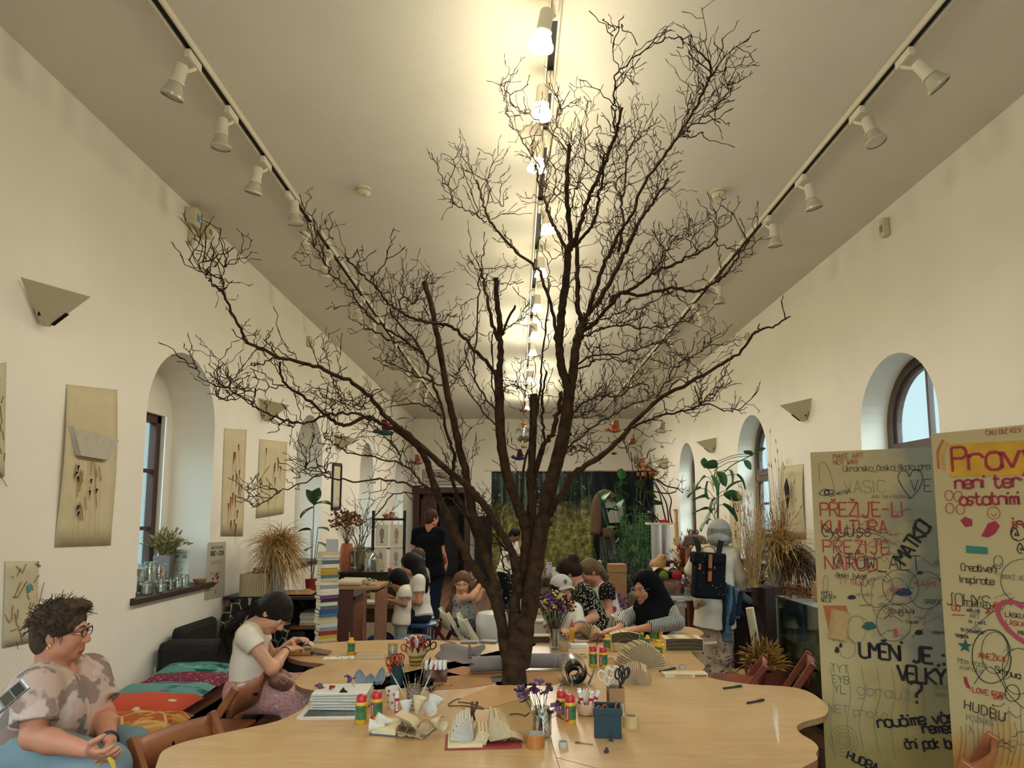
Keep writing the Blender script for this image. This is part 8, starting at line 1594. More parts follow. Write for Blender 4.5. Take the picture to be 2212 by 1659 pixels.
for i,(cs,lb)in enumerate((([(10,1212),(82,1212),(78,1385),(4,1400)],'pale handmade paper with pressed stems above the seated older woman'),([(-30,790),(12,782),(8,1030),(-30,1040)],'speckled paper hanging at the left edge of the wall'))):
 o,c0,P=wall_sheet('pressed_plant_paper',lb,'artwork',cs,WP);b=MB()
 for k in range(26 if i==0 else 14):u,v=rg.random(),rg.random();p=on(P,c0,u,v,.005);b.tube([p,p+Vector((0,rg.gauss(0,.03),rg.gauss(0,.06)))],.0022,4)
 b.build('pressed_stem',mat('pressed_brown_stem','7a5c34',.9,var=.3,vs=40.),o)
 if i==0:p=on(P,c0,.7,.33,.006);MB().ball(p,.02,8,5,(.15,1,1.4)).build('blue_stamp',mat('teal_stamp','5c8a8c',.8),o)
for cs,lb,cc,n in(([(484,925),(532,928),(524,1158),(476,1158)],'tall pale paper with reddish pressed flowers right of the first left window','94502e',16),([(560,948),(620,955),(612,1110),(552,1120)],'pale paper with brown feather stems left of the second left window','6f5230',10)):
 o,c0,P=wall_sheet('pressed_flower_paper',lb,'artwork',cs,WP2);b=MB();b2=MB()
 for k in range(n):
  u,v=rg.uniform(.15,.85),rg.uniform(.08,.9);p=on(P,c0,u,v,.006);b.tube([p,p+Vector((0,rg.gauss(0,.01),-rg.uniform(.06,.14)))],[.013,.002],5,flat=.3);b2.tube([p,p+Vector((0,rg.gauss(0,.05),-rg.uniform(.1,.3)))],.0016,3)
 b.build('pressed_flower',mat('pressed_'+cc,cc,.9,var=.4,vs=30.),o);b2.build('pressed_stem',mat('pink_thin_stem','a5806a',.9),o)
def beads_poster(label,P,parent_loc,nrm_,big):
 c0=sum(P,Vector())/4;o=thing('beads_poster',label,'poster',c0);x=(P[1]-P[0]);h=(P[0]-P[3]).length;w=x.length;x=x.normalized();zz=(P[0]-P[3]).normalized();n=x.cross(zz).normalized();n=n if n.dot(CAMP-c0)>0 else-n;R=Matrix((x,zz,n)).transposed()
 b=MB();b.add([v-c0 for v in P],[(0,3,2,1)]);b.build('sheet',mat('poster_paper','a8a08e' if big else 'b9bcb8',.7),o,solid=.002);L=lambda u,v:x*(u*w)+zz*(v*h)+n*.002
 text_mesh('lettering','RECYCLED',h*.07,L(0,.40),R,INK,o,fit=w*.66);text_mesh('lettering','BE',h*.12,L(-.22,.295),R,INK,o,fit=w*.26,bold=h*.003);text_mesh('lettering','DS',h*.12,L(.24,.295),R,INK,o,fit=w*.27,bold=h*.003);text_mesh('lettering','A',h*.12,L(.005,.295),R,mat('ochre_print','8a7a34',.7),o,fit=w*.11)
 b=MB()
 for k in range(5):b.bar(L(-.3,.16-.022*k if k<3 else .02-.022*k),L(.3-.06*(k%2),.16-.022*k if k<3 else .02-.022*k),h*.006,.0006,up=n)
 b.build('small_print',mat('grey_print','77705f',.8),o);b=MB()
 if big:[b.ball(L(.05+rg.gauss(0,.07),-.18+rg.gauss(0,.08)),h*.022,6,4,m=k%3)for k in range(14)];b.build('printed_beads',[mat('red_print','b02430',.6),INK,mat('ochre_print','8a7a34',.7)],o)
 else:[b.tube([L(.02*j+.16*cos(t)*(1-.2*j),-.04-.12*j+.07*sin(t)*(1-.2*j))for t in[2*pi*k/14 for k in range(15)]],h*.008,4,m=j)for j in range(2)];b.build('printed_rings',[mat('olive_print','5c5a4a',.7),mat('ochre_print','8a7a34',.7)],o)
 return o
beads_poster('printed beads poster on the wall right of the first left window',[LW(448,1172),LW(487,1170),LW(484,1287),LW(441,1296)],None,None,True)
ws=Vector((XL-.13,6.08,Z_SILL+.014));b0=[ws+Vector((-.10,.14,.31)),ws+Vector((.10,.04,.31)),ws+Vector((.12,-.02,0.002)),ws+Vector((-.08,.08,.002))]
beads_poster('white beads poster standing on the first left window sill',b0,None,None,False)
# jars on the window sill
def sill_jar(y,x,r,h,fill,label,col):
 o=thing('glass_jar',label,'jar',(XL+x,y,Z_SILL+.013),0,'jars on the first left window sill');jar_glass(o,r,h,.86)
 if fill:MB().lathe([(0,.011),(r*.9,.012),(r*.92,h*fill),(0,h*fill+.004)],n=18).build('contents',col,o,smooth=40)
WAX=mat('cream_wax','c0b494',.5);BEAD=blotch('red_green_beads','9a4a3c',[('7fa890',40,.55,.03,'noise'),('c2855a',60,.6,.03,'noise')]);NUT=blotch('nut_shells','7a5a3c',[('b0926a',45,.5,.05,'noise')])
for a in((5.42,-.02,.05,.105,.7,'jar of cream wax at the near front of the sill',WAX),(5.56,.02,.045,.11,.55,'second jar of cream wax next to the near one',WAX),(5.36,-.14,.06,.2,.5,'tall jar with nut shells at the near back of the sill',NUT),(5.52,-.16,.065,.23,.85,'tall jar of white beads with a red band',mat('white_beads','a8aab0',.5)),(5.66,-.13,.055,.24,.8,'tall jar of pale straws behind the wax jars',mat('pale_straw_fill','a89c7c',.8)),(5.80,-.2,.05,.2,.7,'jar with pink and green paper strips',BEAD),(5.94,-.2,.06,.2,.75,'jar of orange red paper curls beside the grey pot',blotch('orange_red_curls','b04a30',[('c9825a',30,.55,.05,'noise')])),(5.75,.0,.045,.10,.35,'small jar with mottled beads on the front of the sill',NUT),(5.86,.0,.04,.10,.3,'small jar with white powder on the front of the sill',PAPERW),(5.96,.01,.04,.11,0,'small empty jar right of the white powder jar',None)):sill_jar(*a)
o=thing('grey_pot_plant','grey square pot of dried grey green leaves on the first left window sill','dried plant',(XL-.26,6.16,Z_SILL+.013));MB().box((0,0,.13),(.15,.15,.26)).build('pot',mat('mauve_grey_pot','746c68',.7),o,bevel=.004);straw_bush(o,130,(0,0,.26),.16,.17,mat('dry_olive_leaf','7a7048',.8,var=.4,vs=20.),qr,.35,.008,'dry_leaves')
tag(MB().lathe([(.03,0),(.055,.025),(.06,.045),(.055,.045),(0,.012)],n=20).build('wooden_bowl',WD,None,smooth=40),'small wooden bowl at the far end of the first left window sill','bowl').location=(XL+.0,6.28,Z_SILL+.013)
# wall lamps of folded sheet metal
SHM=mat('cream_sheet_metal','b5a888',.5)
for i,(px,py,W,lb)in enumerate(((88,634,LW,'large cream folded wall lamp nearest on the left wall'),(568,872,LW,'cream folded wall lamp second along the left wall'),(727,945,LW,'cream folded wall lamp third along the left wall'),(1742,872,RW,'cream folded wall lamp between the first and second right windows'),(1543,952,RW,'cream folded wall lamp between the second and third right windows'),(1441,994,RW,'cream folded wall lamp beyond the third right window'))):
 p=W(px,py,0);s=1 if W is LW else-1;o=thing('wall_lamp',lb,'wall lamp',p,0,'folded sheet metal wall lamps');b=MB()
 for q in(-1,1):b.grid(lambda u,v:tuple(Vector((s*.02,q*.20,.03)).lerp(Vector((s*.02,0,-.20)),u).lerp(Vector((s*.30,0,-.02)).lerp(Vector((s*.07,0,-.205)),u),v)),6,6)
 b.build('shade',SHM,o,solid=.004);MB().bar((s*.035,-.11,.0),(s*.035,-.045,-.15),.012,.006).bar((s*.17,.0,-.125),(s*.085,0,-.195),.03,.004).build('slot',mat('dark_slot','1c120c',.8),o);MB().box((s*.01,0,-.06),(.02,.1,.12)).build('bracket',SHM,o)
 # detectors, cameras, small fixtures
for i,(px,py,lb)in enumerate(((785,407,'white round smoke detector on the ceiling, left of the middle track'),(1552,412,'white round smoke detector on the ceiling, right of the middle track'),(1325,817,'small white smoke detector far back on the ceiling'))):
 p=atz(px,py,ZC);o=thing('smoke_detector',lb,'smoke detector',p,0,'smoke detectors');MB().lathe([(.035,-.06),(.045,-.05),(.06,-.035),(.06,-.02),(.065,-.018),(.065,0)],n=24).build('housing',CHWH,o,smooth=40);MB().lathe([(.055,-.034),(.0605,-.03),(.0605,-.022)],n=24,cap=False).build('grille',mat('grey_grille','8a8270',.6),o)
for px,py,W,sz,lb,nm in((404,470,LW,(.10,.10,.16),'white alarm box with blue lens high on the left wall','alarm_sensor'),(408,512,LW,(.05,.05,.14),'slim white contact sensor below the alarm box','wall_sensor'),(431,499,LW,(.10,.10,.13),'white motion sensor just right of the alarm box','motion_sensor'),(664,738,LW,(.06,.08,.14),'small white wall fitting above the second left window','wall_fitting'),(1918,492,RW,(.06,.07,.17),'small white wall sensor above the first right window','wall_sensor'),(1617,727,RW,(.05,.08,.1),'small white wall fitting far up the right wall','wall_fitting')):
 p=W(px,py,0);s=1 if W is LW else-1;o=thing(nm,lb,'sensor',p);MB().box((s*sz[0]/2,0,0),sz).build('housing',CHWH,o,bevel=.012);MB().box((s*(sz[0]+.002),0,-.01),(.006,sz[1]*.6,sz[2]*.35)).build('lens',mat('pale_blue_lens','7a93a5',.2)if nm=='alarm_sensor' else mat('grey_grille','8a8270',.6),o)
fp=[LW(718,1002),LW(736,1000),LW(733,1100),LW(716,1098)];o,c0,P=wall_sheet('narrow_picture','narrow black framed picture on the left wall beyond the second window','picture',[(718,1002),(736,1004),(733,1098),(715,1099)],WP);b=MB()
for a,c in zip(P,P[1:]+P[:1]):b.bar(a-c0+Vector((.01,0,0)),c-c0+Vector((.01,0,0)),.045,.02,up=(1,0,0))
b.build('picture_frame',BKW,o)
o,c0,P=wall_sheet('seed_pod_paper','brown paper with a dark seed pod hanging on the right wall above the straw','artwork',[(1736,1002),(1688,1008),(1692,1160),(1742,1165)],WP2,RW,bulge=.02);p=on(P,c0,.55,.35,.05,-1);MB().tube([p+Vector((0,0,.15)),p+Vector((0,.02,.05)),p+Vector((0,0,-.08)),p+Vector((0,.02,-.2))],[.004,.03,.026,.006],8).build('seed_pod',mat('dark_purple_pod','2a1a20',.7),o)
o,c0,P=wall_sheet('letter_banner','pale hanging banner with thin letters between the second and third right windows','banner',[(1602,1060),(1577,1062),(1577,1240),(1602,1245)],WP2,RW)
for k,tx in enumerate(('KU','F','AS')):text_mesh('lettering',tx,.2,on(P,c0,.45,.2+.33*k,.006,-1),facing((-1,0,0)),INK,o)
o=thing('grass_wall_hanging','bundle of pale grass hanging on the right wall left of the third window','wall hanging',RW(1463,1140,.03));b=MB();[b.tube([(0,rg.gauss(0,.05),.35),(rg.gauss(0,.01),rg.gauss(0,.06),0),(0,rg.gauss(0,.07),-.35)],.006,4)for _ in range(26)];b.build('grass',STRAW2,o);MB().box((0,0,.36),(.03,.2,.03)).build('rod',WD,o)
# paper birds and flowers hanging from the ceiling on threads
def hanging(px,py,Y,kind,label,c1,c2,s=1.):
 p=Vector(aty(px,py,Y));o=thing('hanging_'+kind,label,{'bird':'hanging bird','flower':'hanging flower','globe':'hanging globe','leaf':'hanging leaf'}[kind],p);b=MB();m1,m2=mat('paper_'+c1,c1,.8,var=.25,vs=25.),mat('paper_'+c2,c2,.8,var=.25,vs=25.);s*=.9
 MB().tube([(0,0,.0),(0,0,ZC-p.z)],.0012,3).build('thread',mat('grey_thread','8a877c',.8),o)
 if kind=='bird':
  b.ball((0,0,0),.05*s,10,6,(1.7,.6,.6)).ball((-.09*s,0,.02*s),.028*s,8,5);b.tube([(-.11*s,0,.02*s),(-.15*s,0,.01*s)],[.008*s,.001],5);b.build('body',m1,o,smooth=True);w=MB()
  for q in(-1,1):w.grid(lambda u,v:((v-.4)*.10*s*(1-.5*u),q*.14*s*u,.03*s+.09*s*u),4,3)
  w.grid(lambda u,v:(.07*s+.10*s*u,(v-.5)*.07*s*(.4+u),.01),3,3);w.build('wing',m2,o,solid=.003)
 elif kind=='flower':
  for k in range(9):
   a=k*2.4;r=(.02+.006*k)*s;b.grid(lambda u,v:(cos(a)*r*(.4+u)-sin(a)*(v-.5)*.06*s*sin(pi*min(1,u+.2)),sin(a)*r*(.4+u)+cos(a)*(v-.5)*.06*s*sin(pi*min(1,u+.2)),.06*s*u*(1-.06*k)),4,4)
  b.build('petals',m1,o,smooth=True,solid=.002);MB().ball((0,0,.02),.018*s,7,5).build('centre',m2,o)
 elif kind=='leaf':b.grid(lambda u,v:((u-.5)*.2*s,(v-.5)*.07*s*sin(pi*u),.03*sin(3*u)),8,4);b.build('blade',m1,o,smooth=True,solid=.002)
 else:MB().ball((0,0,0),.12*s,20,12).build('globe',glass('globe_glass','e4ece8',.02,1.6),o,smooth=True);[b.ball((rg.gauss(0,.03),rg.gauss(0,.03),-.05+rg.gauss(0,.02)),.02,6,4,m=k%2)for k in range(16)];b.build('flowers_inside',[m1,m2],o)
for a in((893,872,8.8,'flower','pale pink paper flower hanging left of the tree','c09a7a','a5805a',1.),(833,935,7.6,'bird','green paper bird hanging left of the tree with an orange flower beside it','24463c','8a2c2c',1.2),(872,940,7.6,'flower','orange paper flower hanging beside the green paper bird','a5522c','7a3a20',.9),(902,1000,8.8,'bird','pink paper bird hanging above the far door sign','8a4a50','a5705c',.9),(938,1012,9.5,'leaf','grey green paper leaf hanging above the far door sign','6a7a6c','6a7a6c',1.2),(872,908,7.8,'leaf','dark wire leaf hanging above the green paper bird','4a4038','4a4038',1.1),(1130,890,8.4,'flower','pink and cream paper flowers hanging under the middle track','b5745c','3a3f5c',1.2),(1131,918,8.4,'flower','yellow paper flower hanging on top of the glass globe','c0954c','a0703c',.9),(1131,938,8.4,'globe','glass globe with flowers inside hanging behind the trunk','a05a3c','6a7a5a',1.),(1132,968,8.4,'flower','pale yellow paper flower hanging below the glass globe','b0a05a','a5623c',.9),(1122,990,8.0,'bird','dark blue paper bird hanging lowest under the glass globe','2a2a3c','7a2c3c',.9),(1378,882,8.2,'flower','white paper flower hanging right of the tree','b8b2a0','a09a88',1.),(1328,930,8.6,'bird','rust brown paper bird hanging right of the tree','8a4a2c','b57a4c',1.1),(1364,964,9.,'bird','white and orange paper bird hanging right of the tree','b0a898','a8623c',.9),(1326,982,9.5,'flower','rust brown paper flower hanging above the backdrop','7a4026','4a2a1c',.9),(1428,932,8.5,'bird','pale grey paper bird hanging near the right wall','9a958a','b0aa9c',.9),(1428,862,6.6,'leaf','thin brown leaf hanging beside the long right branch','6a5638','6a5638',1.2)):hanging(*a)
# -- the two graffiti boards
import unicodedata
GL=dict(A='022842 1434',B='02083847463505 3544433202',C='4738180703123243',D='02082847432202',E='48080242 0535',F='480802 0535',G='47381807031232434525',H='0208 4248 0545',I='0208',J='483833221203',K='0208 480542',L='080242',M='0208254842',N='02084248',O='180703123243473818',P='02083847463505',R='02083847463505 2542',S='473818070615354443321203',T='0848 2822',U='080312324348',V='082248',W='0812253248',X='0842 4802',Y='082548 2522',Z='08480242',a='4536160503123243 4642',b='0208 0516364543321203',c='4536160503123243',d='4536160503123243 4842',e='04444536160503123243',f='382817 12 0636',g='4536160503123243 46413000',h='0208 0516364542',i='0602',j='16110 0'.replace(' ',''),k='0208 3604 0432',l='0802',m='0602 05162522 25364542',n='0602 0516364542',o='160503123243453616',p='0600 0516364543321203',r='0602 05163645',s='45361605143433221203',t='1813223243 0636',u='0603123243 4642',v='062246',w='0612243246',y='0622 4600',z='06460242')
GL.update({'?':'0718384746352423 2221','!':'0804 0302',',':'1211','_':'0141','-':'0535',':':'1615 1312','@':'3525243444463727160412334','&':'4208182615030212 3344'})
GL['@']='352524344437281705041232';GL['f']='38281712 0636'
DIA={'\u030c':'192839','\u0301':'1829','\u030a':'1819292818'}
class Board:
 def __init__(s,label,a,b,ext,m,name='graffiti_board'):
  s.a=Vector((a.x,a.y,0));d=Vector((b.x-a.x,b.y-a.y,0));s.w=d.length+ext;s.u=d.normalized();s.n=Vector((s.u.y,-s.u.x,0));s.n=s.n if s.n.dot(CAMP-s.a)>0 else-s.n
  s.o=thing(name,label,'board',s.a,math.atan2(s.u.y,s.u.x));s.sg=1 if Matrix.Rotation(-s.o.rotation_euler.z,3,'Z')@s.n==0 else(-1 if(Matrix.Rotation(-s.o.rotation_euler.z,3,'Z')@s.n).y<0 else 1)
  MB().box((s.w/2,-s.sg*.016,1.025),(s.w,.03,2.05)).build('panel',m,s.o,bevel=.002);s.k=0;s.rg=random.Random(5)
 def P(s,px,py):
  r=ray(px,py);t=(s.a-CAMP).dot(s.n)/r.dot(s.n);p=CAMP+r*t-s.a;return p.dot(s.u),p.z
 def strokes(s,name,lines,w,m,label=None):
  b=MB();s.k+=1;y=s.sg*(.0008+.00012*(s.k%14))
  for ln in lines:
   for(x0,z0),(x1,z1)in zip(ln,ln[1:]):
    if abs(x0-x1)+abs(z0-z1)<1e-5:continue
    if max(x0,x1)>s.w-.01:continue
    b.bar((x0,y,z0),(x1,y,z1),w*s.rg.uniform(.85,1.1),.0012,up=(0,1,0))
  return b.build(name,m,s.o)if b.v else None
 def text(s,t,px,py,h,w,m,adv=1.,rot=0.,wd=.62,jit=.25):
  """t written from pixel (px, py) = left end of the base line, cap height h px"""
  x,z=s.P(px,py);x2,z2=s.P(px+20,py);sx=(x2-x)/20;sz=(s.P(px,py-20)[1]-z)/20;lines=[];cx=0.
  for ch in t:
   if ch==' ':cx+=h*.5;continue
   nf=unicodedata.normalize('NFD',ch);g=GL.get(nf[0])or GL.get(nf[0].upper(),'');gw=.25 if nf[0]in 'Il!i,:' else 1.
   st=[(q,0)for q in g.split()]+[(DIA[c],.7 if nf[0].isupper()else-1.2)for c in nf[1:]if c in DIA]
   if nf[0]=='i' and len(nf)==1:st.append(('0708',0))
   for q,dy in st:
    ln=[]
    for i in range(0,len(q)-1,2):
     gx=(int(q[i])+s.rg.uniform(-jit,jit)*.5)/4*h*wd*(1 if gw==1 else .6);gy=(int(q[i+1])-2+dy+s.rg.uniform(-jit,jit)*.6)/6*h;dxp=cx+gx
     ln.append((x+sx*(dxp*cos(rot)-gy*sin(rot)),z+sz*(dxp*sin(rot)+gy*cos(rot))))
    lines.append(ln)
   cx+=h*(wd*gw+.18)*adv
  return s.strokes('lettering',lines,w*sx,m)
 def curve(s,pts,w,m,name='drawn_line',n=5):sx=(s.P(pts[0][0]+20,pts[0][1])[0]-s.P(*pts[0])[0])/20;return s.strokes(name,[[s.P(*p)for p in spline(pts,n)]],w*sx,m)
 def ring(s,cx,cy,rx,ry,w,m,turns=1,name='drawn_ring'):return s.curve([(cx+rx*cos(t)*(1+.05*sin(t*1.7)),cy+ry*sin(t))for t in[2*pi*turns*k/(14*turns)for k in range(14*turns+1)]],w,m,name,2)
 def blob(s,pts,m,name='painted_patch'):
  q=[s.P(*p)for p in pts];s.k+=1;y=s.sg*(.0006+.0001*(s.k%14));b=MB();b.prism(q,min(0,y),max(0,y),Matrix(((1,0,0,0),(0,0,1,0),(0,1,0,0),(0,0,0,1))));return b.build(name,m,s.o)
def board_mat(name,base,layers):
 m=mat(name,base,.7);t=NT(m);bb=t.n['Principled BSDF'];tc=t.add('ShaderNodeTexCoord');sp=t.add('ShaderNodeSeparateXYZ');t.link(tc.outputs['Object'],sp.inputs[0]);cur=t.add('ShaderNodeRGB');cur.outputs[0].default_value=(*H(base),1);out=cur.outputs[0]
 for i,(c,axis,a,b_,ns,amt)in enumerate(layers):
  n=t.add('ShaderNodeTexNoise',i_Scale=ns,i_Detail=5.0);mp=t.add('ShaderNodeMapping');mp.inputs['Location'].default_value=(i*2.3,i,i*1.7);t.link(tc.outputs['Object'],mp.inputs[0]);t.link(mp.outputs[0],n.inputs['Vector'])
  ad=t.add('ShaderNodeMath');ad.operation='MULTIPLY_ADD';ad.inputs[1].default_value=.8;t.link(n.outputs['Fac'],ad.inputs[0]);t.link(sp.outputs[axis],ad.inputs[2]);mr=t.add('ShaderNodeMapRange');mr.inputs[1].default_value=a+.4;mr.inputs[2].default_value=b_+.4;mr.inputs[4].default_value=amt;t.link(ad.outputs[0],mr.inputs[0])
  mx=t.add('ShaderNodeMix');mx.data_type='RGBA';t.link(mr.outputs[0],mx.inputs[0]);t.link(out,mx.inputs[6]);mx.inputs[7].default_value=(*H(c),1);out=mx.outputs[2]
 t.link(out,bb.inputs['Base Color']);return m
KI,RI,BI,GI,OI,NI=(mat('marker_'+n,c,.6)for n,c in(('black','0e0d0d'),('red','9a2620'),('blue','22284a'),('green','1f4a40'),('orange','a05426'),('grey','6a6250')))
PB1=Board('cream painted board covered with graffiti, standing behind the right edge of the table',atz(1750,977,2.05),atz(2008,966,2.05),.30,board_mat('graffiti_board_paint','a8966a',[('5f6a66',0,.30,.52,5.,.75),('8a7434',2,.95,.55,3.,.8),('2c2c1a',2,.42,.05,5.,.85)]))
b1=PB1
for a in(('MAKE ART',1800,992,11,1.1,RI),('NOT WAR',1801,1004,10,1.1,RI),('Ukrainsko_česka_škola_pra',1822,1019,13,1.1,KI,.72),('VASIC',1824,1065,26,1.,NI),('co má být',1793,1073,8,1.,KI,.9,.2),('AHU Taky budoucí',1884,1076,7,.8,NI),('PŘEŽIJE-LI',1773,1115,29,3.2,RI,.86),('KULTURA,',1776,1151,27,3.,RI,.92),('PŘEŽIJE',1779,1194,28,3.,RI,1.),('NÁROD',1783,1230,29,3.,RI,.98),('@yutiss_',1776,1158,26,1.8,KI,.8),('@TŮW_ALT',1803,1226,30,1.9,KI,.95),('MATKO!',1957,1222,32,6.,KI,.8,.95),('@miki_lyles',1806,1248,12,1.3,KI,.8),('TÝ NÚTAZ',1812,1262,13,1.2,OI),('AHOJ',1774,1284,8,1.,KI),('JAKSEM',1773,1292,7,1.,KI),('NELA',1774,1300,7,1.,KI),('NEJLEPŠÍ',1976,1264,8,1.,RI),('SRDCE',1998,1303,9,1.6,GI),('Bohužel kvůli',1920,1322,9,1.,KI,.7),('UMĚNÍ JE :',1858,1420,33,6.5,KI,.80),('VELKÝ',1940,1470,34,6.5,KI,.74),('naučíme vás',1898,1572,24,5.,KI,.86,.2),('řemesl',1995,1584,22,5.,KI,.8,.15),('ční pak bu',1956,1617,22,4.5,KI,.68,.15),('HUDBA',1829,1638,18,4.,KI,.95,-.3),('TYT',1795,1451,17,1.2,GI),('EYB',1798,1474,16,1.2,GI),('YL',1802,1496,18,1.2,GI),('gbrauž',1853,1500,24,1.1,NI),('NET photo',1792,1538,18,1.1,NI),('JE TO',2018,1487,8,1.,NI),('modrý',2021,1503,9,1.2,NI),('tadmi',1958,1346,8,1.,KI),('nebuď',1976,1335,6,.9,NI),('dobro',2015,1368,7,1.,KI),('je velká',1848,1286,7,.9,NI),('Vilém',1922,1276,9,1.,RI)):b1.text(*a)
b1.text('?',1968,1512,40,6.5,KI)
b1.curve([(1967,1077),(1948,1050),(1940,1030),(1948,1017),(1960,1020),(1964,1030),(1972,1017),(1986,1016),(1993,1032),(1985,1056),(1967,1077)],1.8,KI);b1.text('VE',1968,1062,26,1.6,KI,1.4)
b1.curve([(1769,1066),(1778,1058),(1792,1058),(1803,1062),(1790,1069),(1776,1070),(1769,1066)],1.6,KI);b1.ring(1786,1064,5,5,3.,KI);b1.curve([(1771,1040),(1769,1010),(1776,998),(1786,1004),(1796,1030),(1803,1061)],.9,NI)
rg2=random.Random(12)
for cx,cy,rx,ry in((1895,1272,36,40),(1945,1268,40,38),(1905,1290,24,46),(2000,1275,38,40),(1862,1180,60,30),(2020,1345,24,22),(1930,1345,38,40),(1830,1400,18,22),(1850,1360,20,30)):b1.ring(cx,cy,rx,ry,1.1,KI if rx>30 else NI)
for k in range(46):
 x,y=rg2.uniform(1850,2020),rg2.uniform(1110,1380);m_=(KI,NI,RI,BI,GI,NI)[k%6];p=[(x,y)]
 for j in range(rg2.randrange(4,9)):x+=rg2.uniform(2,9);y+=rg2.uniform(-7,7);p.append((x,y))
 b1.curve(p,rg2.uniform(.7,1.3),m_,'scribble',2)
for k in range(7):x=1800+32*k+rg2.uniform(-8,8);b1.curve([(x,1440),(x+8,1500),(x+rg2.uniform(-6,14),1560),(x+10,1640)],.9,NI,'scribble')
for r in(10,17,24,31):b1.ring(1822,1600,r,r*1.05,.9,NI)
for cx,cy,rx,ry,m_ in((1952,1279,18,9,BI),(1985,1366,9,6,KI),(1878,1352,15,9,GI),(1935,1366,5,9,mat('marker_pink','9a3a4a',.6)),(1808,1404,5,7,KI),(1816,1394,4,5,KI),(1987,1237,7,4,KI),(1840,1290,9,5,KI)):b1.blob([(cx+rx*cos(t)*(1+.15*sin(3*t)),cy+ry*sin(t))for t in[2*pi*k/14 for k in range(14)]],m_)
b1.curve([(1779,1276),(1779,1252),(1784,1242),(1788,1252),(1787,1276),(1779,1276)],1.,NI)
b1.blob([(1778,1308),(1828,1308),(1834,1330),(1800,1386),(1792,1370)],mat('orange_board_paint','9a5426',.7,var=.2,vs=20.));x0,z0=b1.P(1790,1316);x1,z1=b1.P(1832,1386)
gb=MB();[gb.box((.5*(x0+x1)+.003*k,b1.sg*(.004+.003*k),.5*(z0+z1)),(x1-x0-.004*k,.0025,z0-z1-.004*k),R=Matrix.Rotation(.16,3,'Y'))for k in range(5)];gb.build('glued_book_pages',mat('glued_page','a5885c',.8,var=.1,vs=40.),b1.o)
PB2=Board('second taller looking graffiti board with yellow stripe at the right edge of the view',atz(2010,937,2.05),atz(2212,917,2.05),.45,board_mat('yellow_cream_board_paint','a8966a',[('a8701e',2,.95,.72,4.,.9)]));b2=PB2
b2.blob([(2050,960),(2100,957),(2260,948),(2260,1026),(2150,1028),(2052,1030)],mat('yellow_stripe_paint','b08420',.7,var=.2,vs=12.));b2.curve([(2038,950),(2026,975),(2028,1012)],5,OI);b2.curve([(2046,955),(2036,985),(2040,1015)],5,mat('yellow_stripe_paint','b08420',.7))
MRD=mat('marker_crimson','8a2430',.6)
for a in(('Pravý u',2058,1018,52,6.5,MRD,.86),('není ter',2064,1056,27,5.,MRD,.9),('ostatními',2074,1091,26,4.5,MRD,.78),('ČAU DIZ KEV',2130,940,10,1.,RI),('in',2190,1140,22,4,MRD),('@',2186,1165,26,2.2,KI),('@',2199,1195,22,2.,KI),('Creativeň',2077,1232,15,1.5,KI,.72),('Inspirate',2075,1258,15,1.5,KI,.76),('JOHYS',2046,1306,26,1.5,KI,.9),('EARTH',2089,1309,11,1.2,KI),('mlkali',2089,1321,9,1.1,BI),('ART',2095,1334,10,1.1,NI),('is just',2093,1345,8,1.1,BI),('EH',2106,1362,9,1.,NI),('14th November',2066,1362,8,1.1,BI,.75),('TEREZA',2064,1375,6,1.2,KI),('ANEŽKA',2115,1421,12,1.5,RI),('Mám ráda',2070,1432,12,1.,NI,.8),('zvířata',2073,1445,10,1.,NI),('LOVE FOR',2102,1495,11,1.6,RI),('DAY',2148,1509,9,1.5,RI),('HUDBU',2084,1531,20,1.8,KI,1.1,-.1),('POZNÁŠ',2089,1555,12,1.,NI),('&',2094,1584,16,1.2,NI),('LÁSKU',2172,1332,10,1.3,KI),('LÁSKA',2174,1349,10,1.3,RI),('PRO',2200,1371,9,1.2,KI),('MICHAEL',2136,1330,10,1.4,RI,.8,.8),('KDYŽ JE',2166,1250,9,1.,NI),('DO',2057,1318,12,1.6,RI),('S I',2102,1658,20,1.6,KI),('Srinua',2150,1452,14,1.6,KI,.9,-.1)):b2.text(*a)
b2.curve([(2057,1328),(2085,1329)],2.,RI)
for cx,cy,rx,ry,w,m_ in((2147,1108,14,13,1.2,RI),(2157,1214,10,14,1.2,GI),(2142,1418,43,58,2.,KI),(2150,1410,30,45,1.,KI),(2187,1497,16,18,1.6,KI),(2200,1450,36,50,1.2,KI),(2215,1255,55,48,1.2,BI),(2200,1150,17,18,1.8,KI)):b2.ring(cx,cy,rx,ry,w,m_)
for cx,cy in((2050,1070),(2070,1072),(2052,1098),(2075,1100)):b2.ring(cx,cy,9,11,1.3,RI)
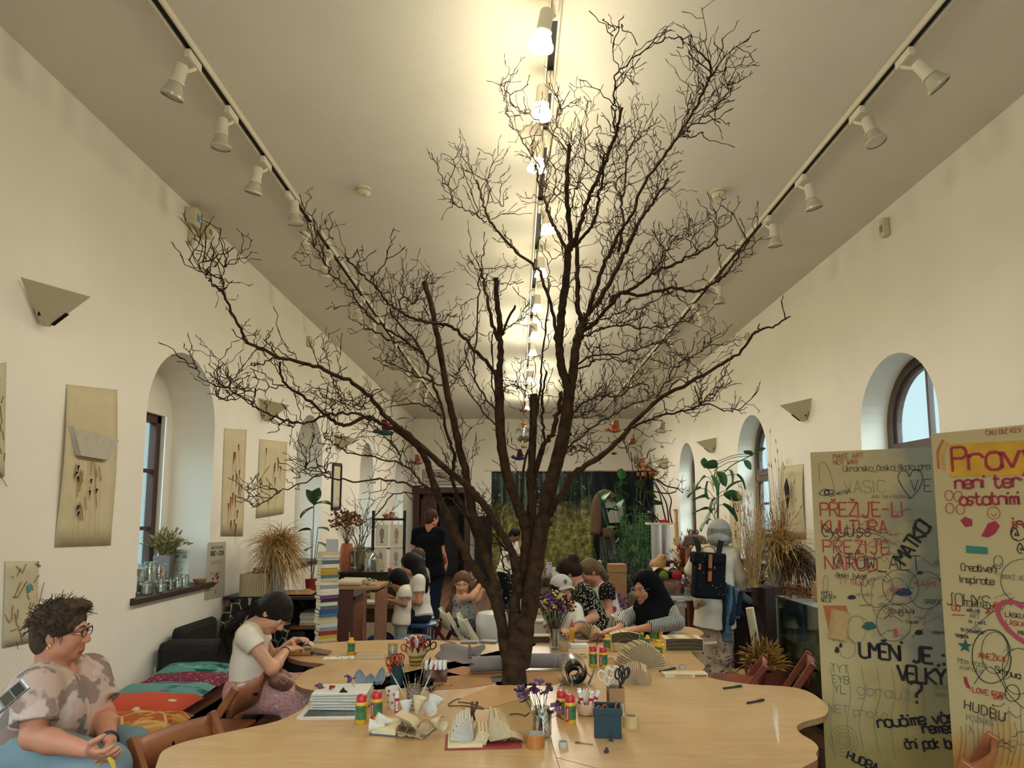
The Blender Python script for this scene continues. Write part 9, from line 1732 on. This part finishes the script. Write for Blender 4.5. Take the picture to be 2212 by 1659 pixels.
for pts,m_ in(([(2075,1124),(2085,1116),(2100,1122),(2100,1136),(2085,1138)],MRD),([(2120,1158),(2135,1130),(2150,1125),(2160,1136),(2150,1152),(2135,1161)],MRD),([(2069,1389),(2081,1390),(2086,1380),(2090,1391),(2100,1392),(2092,1398),(2094,1408),(2084,1402),(2075,1407),(2079,1398)],GI),([(2087,1178),(2133,1182),(2134,1197),(2088,1194)],mat('marker_teal','2c6a58',.6)),([(2082,1462),(2088,1462),(2092,1476),(2098,1488),(2090,1486),(2084,1476)],MRD)):b2.blob(pts,m_)
b2.curve([(2230,1395),(2200,1378),(2170,1350),(2156,1320),(2166,1302),(2190,1300),(2212,1312)],11,mat('marker_rose','9a3a48',.6));b2.curve([(2141,1110),(2147,1115),(2153,1109)],1.2,RI);b2.curve([(2151,1218),(2157,1223),(2163,1216)],1.2,GI);b2.curve([(2075,1380),(2110,1350),(2150,1318),(2190,1290)],1.,KI);b2.curve([(2104,1478),(2140,1440),(2180,1500),(2212,1530)],1.2,KI)
for k in range(12):x=2075+13*k;b2.curve([(x,1540+rg2.uniform(-20,30)),(x+rg2.uniform(-5,8),1600),(x+rg2.uniform(-8,8),1655)],.8,NI,'scribble')
for k in range(14):
 x,y=rg2.uniform(2140,2190),rg2.uniform(1180,1640);p=[(x,y)]
 for j in range(6):x+=rg2.uniform(2,8);y+=rg2.uniform(-8,8);p.append((x,y))
 b2.curve(p,.9,(KI,NI,BI)[k%3],'scribble',2)
 # laptop edge reaching in at the left edge of the view
lp=thing('open_laptop','thin silver screen edge showing dark thumbnails at the left edge of the view','tablet',Vector(aty(18,1508,2.4)))
Rl=Matrix.Rotation(-.72,3,'Y');MB().box((0,0,0),(.15,.012,.045),R=Rl).build('case',mat('silver_case','9a9a98',.35,.7),lp,bevel=.003)
for k in range(3):MB().box(Rl@Vector((-.045+.045*k,-.007,0)),(.038,.002,.034),R=Rl).build('screen_tile',[mat('screen_dark','33322e',.3),mat('screen_pale','a9a9a2',.3),mat('screen_olive','4c4634',.3)][(k+1)%3],lp)
